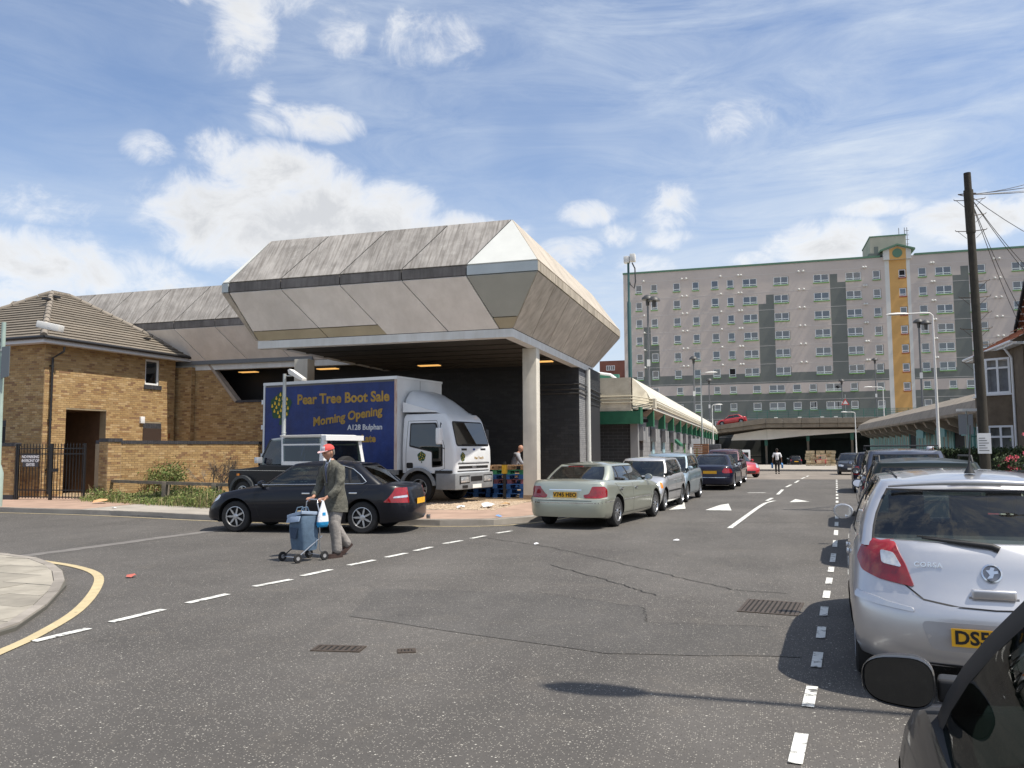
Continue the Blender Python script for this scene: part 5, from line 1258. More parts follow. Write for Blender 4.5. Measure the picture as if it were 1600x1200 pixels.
CAR_DEF = dict(L=4.4, W=1.72, H=1.43, zb=.20, wheels=(1.35, -1.3), wr=.31, ww=.20, pf=3.2, pr=3.2, cf=.55, cr=.45, style='five',
    shoulder=[(-2.3, .93), (0, .95), (2.3, .60)], tuck=.10, glass_dark=False, belt=.93, crown=.05, seats=True)
def make_car(P, name, label, loc, heading, group=None, cat='car'):
    """heading: angle of the car's nose, anticlockwise from +X"""
    p = dict(CAR_DEF); p.update(P); L_, W, H = p['L'], p['W'], p['H']
    t = thing(name, label, cat, loc, heading, group)
    xf, xr, zb = L_ / 2, -L_ / 2, p['zb']; sh = lambda x: interp(x, p['shoulder'])
    # level table: (v, half width factor, front inset, rear inset)
    lv = p.get('levels') or [(0, .90, .10, .10), (.06, .945, .035, .04), (.18, .975, .0, .0), (.42, .995, .0, .0), (.55, 1.0, .012, .012), (.66, 1.0, .05, .03), (.86, .975, .12, .07), (.96, .945, .17, .09), (1.0, .915, .22, .12)]
    nf, ns, nr = 10, 18, 10; rings = []
    for (v, wf, fi, ri) in lv:
        w = W / 2 * wf; half = []
        fq = superell(w, p['cf'], p['pf'], nf); rq = superell(w, p['cr'], p['pr'], nr)
        for (y, dx) in fq: half.append([xf - fi - dx, y])
        xa, xb = xf - fi - p['cf'], xr + ri + p['cr']
        for i in range(1, ns): half.append([lerp(xa, xb, i / ns), w])
        for (y, dx) in rq[::-1]: half.append([xr + ri + dx, y])
        H_ = []
        for x, y in half:
            taper = 1 - p.get('plan', .05) * max(0, abs(x) / (L_ / 2) - .35) ** 2; z = zb + v * (sh(x) - zb)
            # bumper ends sit a little higher
            if v == 0: z += .05 * max(0, abs(x) / (L_ / 2) - .8) / .2
            H_.append((x, y * taper, z))
        rings.append(full_ring(H_))
    n = len(rings[0]); nh = nf + ns + nr + 1; b = MB()
    vs = [q for r_ in rings for q in r_]; fs = []
    for k in range(len(rings) - 1):
        for j in range(n): fs.append((k * n + j, (k + 1) * n + j, (k + 1) * n + (j + 1) % n, k * n + (j + 1) % n)[::-1])
    b.add(vs, fs)
    # deck rows between mirrored points
    def cap(ring, crown, up=True, m=6, power=2):
        base = len(b.v); rows = []
        for j in range(1, nh - 1):
            x, y, z = ring[j]; row = []
            for k in range(m + 1):
                s = 1 - 2 * k / m; cr = crown(x) * (1 - abs(s) ** power) if callable(crown) else crown * (1 - abs(s) ** power); row.append((x, y * s, z + (cr if up else 0)))
            rows.append(row)
        tip0, tip1 = ring[0], ring[nh - 1]
        vv = [q for r_ in rows for q in r_]; ff = []; M_ = m + 1
        for r_ in range(len(rows) - 1):
            for k in range(m): ff.append((r_ * M_ + k, r_ * M_ + k + 1, (r_ + 1) * M_ + k + 1, (r_ + 1) * M_ + k))
        vv += [tip0, tip1]; a = len(vv) - 2
        for k in range(m): ff.append((a, k + 1, k)); ff.append((a + 1, (len(rows) - 1) * M_ + k, (len(rows) - 1) * M_ + k + 1))
        if up: ff = [f[::-1] for f in ff]
        b.add(vv, ff)
    cr_f = lambda x: p['crown'] * min(1, max(.15, (xf - x) / .9)) if x > 0 else p['crown'] * min(1, max(.2, (x - xr) / .5)) * p.get('rcrown', .6)
    cap(rings[-1], cr_f); cap(rings[0], 0, up=False)
    me = b.mesh('body'); bm = bmesh.new(); bm.from_mesh(me); bmesh.ops.remove_doubles(bm, verts=bm.verts, dist=.0008); bmesh.ops.recalc_face_normals(bm, faces=bm.faces)
    # plain copy for projection
    bvh = BVHTree.FromBMesh(bm); bm.to_mesh(me); bm.free()
    body = obj('body', me, t, mats=[p['paint'], m_arch, m_inside])
    # wheel arches
    wr = p['wr']; q = MB()
    for wx in p['wheels']:
        for s in (-1, 1):
            ra = wr + p.get('arch', .055); q.lathe([(0, 0), (ra, 0), (ra, s * .40), (0, s * .40)][::s], 32, 'y', (wx, s * (W / 2 - .30), wr + .01))
    for x in (0,): pass
    cut = q.build('cutter', [m_arch]); bmc = bmesh.new(); bmc.from_mesh(cut.data); bmesh.ops.remove_doubles(bmc, verts=bmc.verts, dist=.0005); bmesh.ops.recalc_face_normals(bmc, faces=bmc.faces); bmc.to_mesh(cut.data); bmc.free()
    cut.parent = t
    md = body.modifiers.new('b', 'BOOLEAN'); md.operation = 'DIFFERENCE'; md.object = cut; md.solver = 'EXACT'; md.material_mode = 'TRANSFER'
    bpy.context.view_layer.update(); apply_mods(body); bpy.data.objects.remove(cut)
    me = body.data; 
    names = [m_.name if m_ else '' for m_ in me.materials]; ia = names.index('wheel_arch')
    body.data.polygons.foreach_set('use_smooth', [True] * len(me.polygons)); 
    # interior floor under the cabin
    G = p['green']; gx0, gx1 = G['side'][0][0] + .1, G['side'][-1][0] - .05
    for f in me.polygons:
        c = f.center
        if f.normal.z > .7 and gx1 < c.x < gx0 and abs(c.y) < W / 2 * .80 and c.z > zb + .3: f.material_index = 2
    me.set_sharp_from_angle(angle=R(38))
    # ---------------- greenhouse
    wb, wt = G.get('wb', W / 2 * .885), G.get('wt', W / 2 * .66)
    segs = G['side']      # [(xbase, xtop, kind)], kind until the next
    base, top, kinds = [], [], []
    # windscreen half: from centre to A pillar
    nw = 6; ws_b, ws_t = G['ws']; rw_b, rw_t = G['rw']
    ab, at_ = segs[0][0], segs[0][1]; cb, ct = segs[-1][0], segs[-1][1]
    pw = G.get('pil', .045)
    for i in range(nw + 1):
        s = i / nw; base.append((lerp(ws_b, ab + .03, s ** 2.2), (wb - pw) * s)); top.append((lerp(ws_t, at_ + .05, s ** 2.2), (wt - pw) * s)); kinds.append('ws')
    kinds[-1] = 'pillar'
    for i in range(len(segs) - 1):
        (b0, t0, kd), (b1, t1, _) = segs[i], segs[i + 1]; k = max(1, int(abs(b1 - b0) / .16)) if kd != 'black' else 1
        for j in range(k):
            s = j / k; base.append((lerp(b0, b1, s), wb)); top.append((lerp(t0, t1, s), wt)); kinds.append(kd)
    base.append((cb, wb)); top.append((ct, wt)); kinds.append('rearpillar')
    rp = G.get('rpil', .10)
    base.append((cb - rp * .8, wb - rp * .35)); top.append((ct - rp * .6, wt - rp * .3)); kinds.append('rearpillar')
    for i in range(nw + 1):
        s = 1 - i / nw; base.append((lerp(rw_b, cb - rp * 1.0, s ** 2.2), (wb - rp) * s)); top.append((lerp(rw_t, ct - rp * .8, s ** 2.2), (wt - rp * .8) * s)); kinds.append('rw')
    # outward taper at both ends of plan
    xm = (at_ + ct) / 2; half_len = (at_ - ct) / 2 + .3
    zr = lambda x: H - .055 - G.get('drop', .06) * (max(0, abs(x - xm) - .2) / half_len) ** 2 - (G.get('fdrop', 0) if x > xm else 0) * ((x - xm) / half_len) ** 2
    taperb = lambda x: 1 - .06 * max(0, (x - .3)) ** 1.5 - p.get('gt', .05) * max(0, (-x - .5)) ** 1.5
    vlev = [0, G.get('vlo', .10), .3, .5, .7, G.get('vhi', .90), 1.0]; nb = len(base)
    lvl = []
    for v in vlev:
        row = []
        for (bx_, by), (tx, ty) in zip(base, top):
            zb_ = sh(bx_) - .05 + (cr_f(bx_) * (1 - (by / wb) ** 2) if by < wb * .95 else 0); x = lerp(bx_, tx, v); y = lerp(by * taperb(bx_), ty, v) + (.035 * math.sin(math.pi * v) if by > wb * .5 else .035 * math.sin(math.pi * v) * by / wb)
            bulge = .03 * math.sin(math.pi * v) * (1 - (by / wb) ** 2); x += bulge if bx_ > xm else -bulge
            row.append((x, y, lerp(zb_, zr(tx), v)))
        lvl.append(full_ring(row))
    kfull = kinds[:-1] + kinds[:-1][::-1]
    n2 = len(lvl[0]); vs = [q for r_ in lvl for q in r_]; g = MB(); fsk = []
    fs = []
    for k in range(len(vlev) - 1):
        for j in range(n2):
            kd = kfull[j]; fs.append((k * n2 + j, k * n2 + (j + 1) % n2, (k + 1) * n2 + (j + 1) % n2, (k + 1) * n2 + j)); fsk.append(kd if 1 <= k <= 4 else 'frame')
    bm = bmesh.new(); V = [bm.verts.new(v) for v in vs]; gl = []
    lay = bm.faces.layers.int.new('k'); code = {'ws': 1, 'rw': 2, 'glass': 3, 'black': 4, 'pillar': 5, 'rearpillar': 6, 'frame': 7, 'body': 8}
    for f, kd in zip(fs, fsk):
        try: F_ = bm.faces.new([V[i] for i in f])
        except ValueError: continue
        F_[lay] = code[kd]
    # roof
    ring = lvl[-1]; m = 8; rows = []; crown = G.get('roofcrown', .055)
    ends = (ring[0], ring[nb - 1]); x0_, x1_ = ends[0][0], ends[1][0]
    def roofz(x, s, z): 
        e = min(1, min(x0_ - x, x - x1_) / .5 + .02); return z + crown * (1 - s ** 2 if True else 1) * max(0, min(1, e)) ** .6
    rv = []
    for j in range(1, nb - 1):
        x, y, z = ring[j]; row = []
        for k in range(m + 1):
            s = 1 - 2 * k / m
            if k == 0: row.append(V[(len(vlev) - 1) * n2 + j])
            elif k == m: row.append(V[(len(vlev) - 1) * n2 + (n2 - j)])
            else: row.append(bm.verts.new((x, y * s, roofz(x, abs(s), z))))
        rv.append(row)
    for r_ in range(len(rv) - 1):
        for k in range(m):
            F_ = bm.faces.new((rv[r_][k], rv[r_ + 1][k], rv[r_ + 1][k + 1], rv[r_][k + 1])[::-1]); F_[lay] = 9
    a, c = V[(len(vlev) - 1) * n2], V[(len(vlev) - 1) * n2 + nb - 1]
    for k in range(m):
        F_ = bm.faces.new((a, rv[0][k], rv[0][k + 1])); F_[lay] = 9
        F_ = bm.faces.new((c, rv[-1][k + 1], rv[-1][k])); F_[lay] = 9
    bmesh.ops.recalc_face_normals(bm, faces=bm.faces)
    if sum(f.normal.z for f in bm.faces if f[lay] == 9) < 0: bmesh.ops.reverse_faces(bm, faces=bm.faces)
    gb = bm.copy(); gbvh = BVHTree.FromBMesh(gb); gb.free()
    # rubber seals round every pane, pane slightly sunk
    lay = bm.faces.layers.int['k']
    for cset in ((1,), (2,), (3,)):
        fsx = [f for f in bm.faces if f[lay] in cset]
        if not fsx: continue
        r_ = bmesh.ops.inset_region(bm, faces=fsx, thickness=G.get('seal', .018), depth=-.006, use_even_offset=True)
        for f in r_['faces']: f[lay] = 10
    paint_i = {1: 2, 2: 2, 3: 2, 4: 1, 5: 0, 6: 0, 7: 0, 8: 0, 9: 0, 10: 1}
    for f in bm.faces: f.material_index = paint_i[f[lay]]
    panes = {}
    bm.faces.ensure_lookup_table()
    for code_, nm in ((1, 'windscreen'), (2, 'rear_window'), (3, 'side_window')):
        fsx = [f for f in bm.faces if f[lay] == code_]
        panes[nm] = ([[tuple(v.co) for v in f.verts] for f in fsx])
    bmesh.ops.delete(bm, geom=[f for f in bm.faces if f[lay] in (1, 2, 3)], context='FACES')
    me2 = bpy.data.meshes.new('roof'); bm.to_mesh(me2); bm.free(); me2.polygons.foreach_set('use_smooth', [True] * len(me2.polygons)); me2.set_sharp_from_angle(angle=R(42))
    cabin = obj('cabin', me2, t, mats=[p.get('roofpaint', p['paint']), m_seal])
    gm = p.get('glass', m_cglass)
    for nm, fl in panes.items():
        groups = [fl] if nm != 'side_window' else [[f for f in fl if sum(v[1] for v in f) > 0], [f for f in fl if sum(v[1] for v in f) <= 0]]
        for gset in groups:
            if not gset: continue
            # weld
            idx = {}; vv = []; ff = []
            for f in gset:
                q_ = []
                for v in f:
                    key = tuple(round(c_, 4) for c_ in v)
                    if key not in idx: idx[key] = len(vv); vv.append(v)
                    q_.append(idx[key])
                ff.append(tuple(q_))
            mm = MB(); mm.add(vv, ff); mm.build(nm, gm, t, smooth=30)
    # wheels
    first = {}
    for wx in p['wheels']:
        for s in (1, -1): wheel(t, wx, s * (W / 2 - p.get('winset', .035)), wr, p['ww'], p['style'])
    # seats
    if p['seats']:
        zs = p['belt'] - .38
        for (sx, ys_) in ((p.get('seatx', .05), (-.36, .36)), (p.get('seatx', .05) - .82, (-.42, .0, .42))):
            for sy in ys_:
                q = MB(); q.prism([(sx - .02, sy - .22, zs), (sx + .10, sy - .22, zs), (sx - .10, sy - .17, zs + .50), (sx - .20, sy - .17, zs + .50)], (0, .44 if sy else .44, 0)); s_ = q.build('seat', m_seat, t)
                q = MB(); q.box(sx - .24, sy - .12, zs + .52, sx - .13, sy + .12, zs + .70); o = q.build('headrest', m_seat, s_)
        q = MB(); pts = [(p.get('seatx', .05) + .52, -.36 + .18 * math.cos(a_), p['belt'] - .02 + .17 * math.sin(a_)) for a_ in [i * math.pi / 8 for i in range(17)]]; q.tube(pts, .014, 6, cap=False); q.build('steering_wheel', m_blackpl, t)
    # wing mirrors
    mx, mz = p.get('mirror', (segs[0][0] - .12, p['belt'] + .06)); my = wb * taperb(mx)
    for s in (1, -1):
        q = MB(); q.lathe([(.0, -.075), (.055, -.07), (.082, -.02), (.088, .02), (.080, .035), (.0, .036)], 14, 'x'); me3 = q.mesh('wing_mirror', 50)
        me3.transform(Matrix.Rotation(math.pi, 4, 'Z') @ Matrix.Diagonal((1, 1.10, .84, 1)))
        mo = obj('wing_mirror', me3, t, mats=p.get('mirrorpaint', p['paint']), loc=(mx, s * (my + .09), mz))
        q = MB(); q.obox((-.02, -s * .14, -.05), (.06, 0, 0), (0, s * .06, 0), (0, 0, .05)); q.build('mirror_arm', m_blackpl, mo)
        q = MB(); q.lathe([(0, 0), (.072, 0)], 14, 'x'); me4 = q.mesh('mirror_glass'); me4.transform(Matrix.Translation((-.040, 0, 0)) @ Matrix.Diagonal((1, 1.06, .80, 1))); obj('mirror_glass', me4, mo, mats=m_mirror)
    # details on both sides
    A90, A0, A180 = math.pi / 2, 0.0, math.pi
    for s in (1, -1):
        for ln in p.get('door_lines', []):
            seam(bvh, [(-s * x, z) for x, z in ln], s * A90, .009, m_seal, t)
        for (x, z) in p.get('handles', []):
            h = bvh.ray_cast(Vector((x, s * 3, z)), Vector((0, -s, 0)))
            if h[0]: q = MB(); q.box(x - .085, 0, z - .018, x + .085, s * .022, z + .014); o = q.build('door_handle', p.get('handlepaint', p['paint']), t, loc=(0, h[0].y, 0)); bevel(o, .008, 2)
        if p.get('rubstrip'):
            x0_, x1_, z_, w_ = p['rubstrip'][:4]; seam(bvh, [(-s * x0_, z_), (-s * x1_, z_)], s * A90, w_, p['rubstrip'][4] if len(p['rubstrip']) > 4 else m_blackpl, t, 'rubbing_strip', .008)
        seam(bvh, [(-s * (xf - .6), zb + .02), (-s * (xr + .6), zb + .02)], s * A90, .05, m_blackpl, t, 'sill', .004) if p.get('sills', True) else None
    for (poly, ang, m_, nm, *rest) in p.get('patches', []):
        o_ = rest[0] if rest else .004; rad = rest[1] if len(rest) > 1 else .02; both = rest[2] if len(rest) > 2 else True
        a = R(ang)
        if ang % 90:    # oblique: polygon measured from the corner, positive towards the middle
            k = 1 if ang < 90 else -1; c_ = Vector((k * L_ / 2, W / 2, 0)); u0 = c_.dot(Vector((-math.sin(a), math.cos(a), 0))); poly = [(u0 - k * s_, v_) for s_, v_ in poly]
        patch(bvh, poly, a, m_, t, nm, o_, closed_round=rad)
        if both: patch(bvh, [(-u_, v_) for u_, v_ in poly], -a, m_, t, nm, o_, closed_round=rad)
    for (pts, ang, w_, m_, nm) in p.get('seams', []):
        seam(bvh, pts, R(ang), w_, m_, t, nm)
        if abs(ang) not in (0, 180): seam(bvh, [(-u_, v_) for u_, v_ in pts], -R(ang), w_, m_, t, nm)
    # number plates
    for which, txt, zc in p.get('plates', []):
        a = 0.0 if which == 'front' else math.pi; d0 = Vector((math.cos(a), 0, 0)); h = bvh.ray_cast(Vector((6 * d0.x, .0, zc)), -d0)
        hx = h[0].x + d0.x * .012; pl = MB(); pl.box(hx - .008, -.26, zc - .056, hx + .004 * (1 if a == 0 else -1), .26, zc + .056)
        po = pl.build('number_plate', m_platew if which == 'front' else m_platey, t)
        if txt: text(txt, .115, m_ink, po, frame((hx + (.006 if a == 0 else -.0095), p.get('plate_dy', 0), zc - .002), (0, d0.x, 0), (0, 0, 1)), fat=.0035, spacing=1.02)
    t['_'] = 0; del t['_']
    CARS.append((t, bvh, gbvh)); return t
CARS = []

# ---- paints
P_black = carpaint('black_paint', (.006, .006, .008), 0, .35, .35); P_merc = carpaint('dark_blue_black_paint', (.004, .005, .010), 0, .35, .4); P_rover = carpaint('pale_green_metallic', (.46, .48, .40), .7, .38)
P_silver = carpaint('silver_metallic', (.58, .58, .60), .75, .34); P_silver2 = carpaint('silver_grey_metallic', (.60, .60, .61), .7, .38); P_blue = carpaint('pale_blue_metallic', (.36, .46, .52), .7, .36); P_navy = carpaint('navy_paint', (.007, .009, .026), 0, .3, .5)
P_maroon = carpaint('maroon_metallic', (.10, .045, .06), .6, .36); P_red = carpaint('red_paint', (.42, .015, .02), 0, .3); P_dgrey = carpaint('dark_grey_metallic', (.03, .033, .042), .5, .4, .5); P_green = carpaint('dark_green_metallic', (.012, .02, .018), .3, .4, .4); P_slate = carpaint('slate_blue_metallic', (.10, .115, .16), .6, .38)

def door_lines4(xs_, zlo, zhi):
    return [[(x, zlo), (x + .0, zhi)] for x in xs_]
SALOON = dict(L=4.53, W=1.73, H=1.44, wr=.315, wheels=(1.43, -1.30), belt=.92, cf=.62, cr=.55, pf=2.6, pr=3.0, crown=.05,
    shoulder=[(-2.26, .88), (-2.1, .93), (-1.75, .965), (-1.0, .955), (.2, .93), (.95, .90), (1.6, .82), (2.05, .71), (2.265, .58)],
    green=dict(ws=(1.16, .38), rw=(-1.82, -1.08), side=[(.95, .22, 'glass'), (-.30, -.30, 'black'), (-.36, -.36, 'glass'), (-1.02, -.92, 'black'), (-1.05, -.95, 'glass'), (-1.32, -1.0, 'body'), (-1.60, -1.05, 'body')], wb=.79, wt=.575, drop=.05, roofcrown=.05, rpil=.12),
    door_lines=[[(.98, .88), (1.0, .60), (.88, .28)], [(-.33, .90), (-.33, .27)], [(-1.42, .92), (-1.28, .78), (-1.05, .66), (-.98, .45), (-.95, .28)], [(.98, .27), (-.95, .27)]],
    handles=[(-.12, .79), (-1.12, .80)])
# -- dark saloon crossing at the junction
MB_ = dict(SALOON); MB_.update(paint=P_merc, style='star7', plates=[('front', '', .42), ('rear', '', .62)], rubstrip=(1.05, -1.0, .52, .035, P_merc), handlepaint=m_chrome,
    patches=[([(-.16, .66), (.0, .56), (.30, .57), (.30, .70), (.05, .76), (-.14, .74)], 28, m_clear_l, 'headlight', .006, .06),
             ([(-.25, .62), (.22, .60), (.24, .90), (-.05, .905)], 150, m_red_l, 'tail_light', .006, .02), ([(-.13, .70), (.20, .71), (.20, .755), (-.10, .735)], 150, m_clear_l, 'reversing_light', .010, .01),
             ([(-.25, .54), (.25, .54), (.22, .72), (-.22, .72)], 0, m_chrome, 'grille', .004, .04, False), ([(-.6, .26), (.6, .26), (.55, .38), (-.55, .38)], 0, m_blackpl, 'lower_grille', .004, .03, False)],
    seams=[([(-.7, .84), (.7, .84)], 180, .008, m_seal, 'panel_gap'), ([(-.86, .56), (.86, .56)], 180, .01, m_seal, 'panel_gap')])
merc = make_car(MB_, 'parked_car', 'dark navy saloon with star shaped alloy wheels behind the man with the trolley', (-8.86, 15.3, 0), R(186))
q = MB(); q.tube([(-2.22, -.55, .24), (-2.30, -.55, .24)], .045, 12); q.build('exhaust_tip', m_chrome, merc)
# chrome line round the side windows
for s in (1, -1):
    q = MB(); q.tube([(1.02, s * .785, .955), (.2, s * .80, .965), (-.6, s * .80, .975), (-1.30, s * .785, .985), (-1.36, s * .76, 1.02), (-1.22, s * .71, 1.16), (-1.04, s * .65, 1.28), (-.8, s * .625, 1.345)], .008, 6); q.build('window_trim', m_chrome, merc)

# -- pale green saloon at the kerb, seen from behind
RV = dict(SALOON); RV.update(L=4.6, W=1.76, H=1.37, paint=P_rover, style='multi', wheels=(1.42, -1.33), pr=3.6, cr=.42, levels=[(0, .90, .10, .14), (.06, .945, .035, .03), (.18, .975, .0, .0), (.48, .995, .0, .0), (.55, .998, .012, .012), (.58, .985, .05, .075), (.80, .975, .12, .09), (.95, .94, .17, .11), (1.0, .90, .22, .16)],
    plates=[('rear', 'V745 HEO', .70), ('front', '', .42)], shoulder=[(-2.3, .93), (-2.1, .97), (-1.7, .985), (-1.0, .955), (.2, .93), (.95, .90), (1.6, .82), (2.05, .71), (2.3, .56)],
    patches=[([(-.12, .66), (.05, .63), (.36, .63), (.38, .70), (.27, .72), (.20, .87), (-.06, .87), (-.12, .80)], 152, m_red_l, 'tail_light', .006, .03), ([(-.08, .58), (.28, .55), (.30, .66), (.06, .70), (-.08, .69)], 20, m_clear_l, 'headlight', .006, .05),
             ([(-.33, .60), (.33, .60), (.36, .79), (-.36, .79)], 180, P_rover, 'plate_recess', .004, .03, False)],
    seams=[([(-.36, .80), (.36, .80)], 180, .022, m_chrome, 'chrome_strip'), ([(-.60, .58), (.60, .58)], 180, .012, m_seal, 'panel_gap'), ([(-.60, .58), (-.68, .86), (-.62, .95)], 180, .008, m_seal, 'panel_gap'), ([(.60, .58), (.68, .86), (.62, .95)], 180, .008, m_seal, 'panel_gap'),
           ([(-.8, .535), (.8, .535)], 180, .018, m_chrome, 'bumper_trim'), ([(-2.1, .555), (-1.65, .555)], -90, .018, m_chrome, 'bumper_trim')], handlepaint=m_chrome, rubstrip=(1.0, -1.0, .56, .02, m_chrome))
rover = make_car(RV, 'parked_car', 'pale green metallic saloon with number plate V745 HEO parked at the kerb', (-3.42, 18.72, 0), R(80))
B1('brake_light_bar', m_red_l, rover, -1.62, -.17, 1.26, -1.58, .17, 1.285)
for s in (1,):
    q = MB(); q.box(-1.30, -.08, .995, -1.28, .08, 1.0)

# -- small silver hatchback facing the camera
HATCH = dict(L=3.72, W=1.58, H=1.43, wr=.285, ww=.165, wheels=(1.18, -1.18), belt=.92, cf=.52, cr=.38, pf=2.5, pr=3.2, crown=.055, style='cover',
    shoulder=[(-1.86, .90), (-1.5, .945), (-.5, .93), (.55, .90), (.95, .87), (1.4, .78), (1.7, .68), (1.86, .56)],
    green=dict(ws=(1.06, .38), rw=(-1.80, -1.45), side=[(.88, .24, 'glass'), (-.16, -.20, 'black'), (-.22, -.26, 'glass'), (-.98, -.92, 'black'), (-1.04, -.98, 'glass'), (-1.30, -1.15, 'body'), (-1.62, -1.36, 'body')], wb=.72, wt=.56, drop=.06, roofcrown=.04),
    door_lines=[[(.92, .86), (.93, .55), (.80, .27)], [(-.19, .90), (-.19, .27)], [(-1.1, .90), (-1.0, .6), (-.82, .45), (-.78, .27)], [(.80, .27), (-.78, .27)]], handles=[(-.05, .77), (-.92, .78)])
MI = dict(HATCH); MI.update(paint=P_silver2, mirrorpaint=m_blackpl, plates=[('front', '', .40)], rubstrip=(.85, -.85, .50, .04),
    patches=[([(-.03, .60), (.30, .56), (.34, .68), (.22, .77), (.02, .76)], 18, m_clear_l, 'headlight', .008, .08), ([(-.11, .60), (-.045, .595), (.0, .755), (-.08, .74)], 18, m_amber, 'indicator', .006, .02),
             ([(-.26, .60), (.26, .60), (.22, .70), (-.22, .70)], 0, m_blackpl, 'grille', .004, .04, False), ([(-.42, .24), (.42, .24), (.38, .37), (-.38, .37)], 0, m_blackpl, 'lower_grille', .004, .04, False),
             ([(-.66, .25), (-.5, .25), (-.5, .36), (-.66, .36)], 10, m_blackpl, 'fog_light_recess', .004, .04), ([(-.06, .66), (.16, .66), (.14, .96), (-.02, .96)], 160, m_red_l, 'tail_light', .006, .03)],
    seams=[([(-.66, .50), (.66, .50)], 0, .008, m_seal, 'panel_gap')])
make_car(MI, 'parked_car', 'small silver hatchback with black mirrors facing the camera behind the green saloon', (-2.94, 23.15, 0), R(-96))
BL = dict(HATCH); BL.update(L=3.85, W=1.66, H=1.52, paint=P_blue, belt=.97, wheels=(1.28, -1.22), wr=.30, plates=[('front', '', .42)], style='multi',
    shoulder=[(-1.92, .94), (-1.5, .99), (-.5, .98), (.55, .95), (.98, .92), (1.4, .82), (1.74, .68), (1.93, .54)],
    green=dict(ws=(1.25, .40), rw=(-1.84, -1.55), side=[(1.02, .24, 'glass'), (-.16, -.20, 'black'), (-.22, -.26, 'glass'), (-1.08, -1.02, 'black'), (-1.12, -1.06, 'glass'), (-1.40, -1.28, 'body'), (-1.66, -1.46, 'body')], wb=.75, wt=.60, drop=.06, roofcrown=.045),
    patches=[([(-.10, .60), (.34, .53), (.36, .62), (.10, .82), (-.08, .84)], 20, m_clear_l, 'headlight', .008, .06), ([(-.28, .60), (.28, .60), (.22, .66), (-.22, .66)], 0, m_blackpl, 'grille', .004, .03, False), ([(-.5, .24), (.5, .24), (.42, .38), (-.42, .38)], 0, m_blackpl, 'lower_grille', .004, .04, False)])
make_car(BL, 'parked_car', 'pale blue metallic hatchback facing the camera behind the small silver one', (-2.68, 26.75, 0), R(-95))
# -- navy saloon seen from behind
MO = dict(SALOON); MO.update(L=4.5, W=1.75, H=1.42, paint=P_navy, style='multi', plates=[('rear', '', .70)],
    patches=[([(-.10, .68), (.30, .66), (.36, .72), (.26, .86), (-.02, .84)], 155, m_red_l, 'tail_light', .006, .05), ([(-.44, .72), (.44, .72), (.44, .80), (-.44, .80)], 180, m_seal, 'plate_garnish', .004, .02, False)],
    seams=[([(-.6, .58), (.6, .58)], 180, .012, m_seal, 'panel_gap'), ([(-.75, .50), (.75, .50)], 180, .014, m_chrome, 'bumper_trim')])
make_car(MO, 'parked_car', 'navy blue saloon seen from behind with rounded red tail lights and chrome bumper line', (-1.55, 34.8, 0), R(86))
MA = dict(BL); MA.update(paint=P_maroon, L=4.1, W=1.70, H=1.62, belt=1.02, shoulder=[(-2.05, 1.0), (-1.5, 1.04), (-.5, 1.03), (.55, 1.0), (1.0, .96), (1.5, .84), (1.84, .70), (2.05, .56)],
    green=dict(ws=(1.3, .45), rw=(-1.94, -1.66), side=[(1.06, .28, 'glass'), (-.16, -.20, 'black'), (-.22, -.26, 'glass'), (-1.18, -1.12, 'black'), (-1.22, -1.16, 'glass'), (-1.5, -1.4, 'body'), (-1.76, -1.56, 'body')], wb=.77, wt=.63, drop=.05, roofcrown=.045))
make_car(MA, 'parked_car', 'maroon people carrier with tall cabin facing the camera in the left kerb row', (-1.36, 39.2, 0), R(-95))
RD = dict(HATCH); RD.update(L=3.6, W=1.64, H=1.50, paint=P_red, style='five', wr=.30, patches=[([(-.10, .60), (.30, .55), (.32, .64), (.10, .80), (-.08, .80)], 20, m_clear_l, 'headlight', .008, .06), ([(-.3, .26), (.3, .26), (.3, .40), (-.3, .40)], 0, m_blackpl, 'lower_grille', .004, .04, False)])
make_car(RD, 'parked_car', 'bright red hatchback standing crosswise at the far end of the left row', (-1.25, 49.0, gz(49.0)), R(-55))

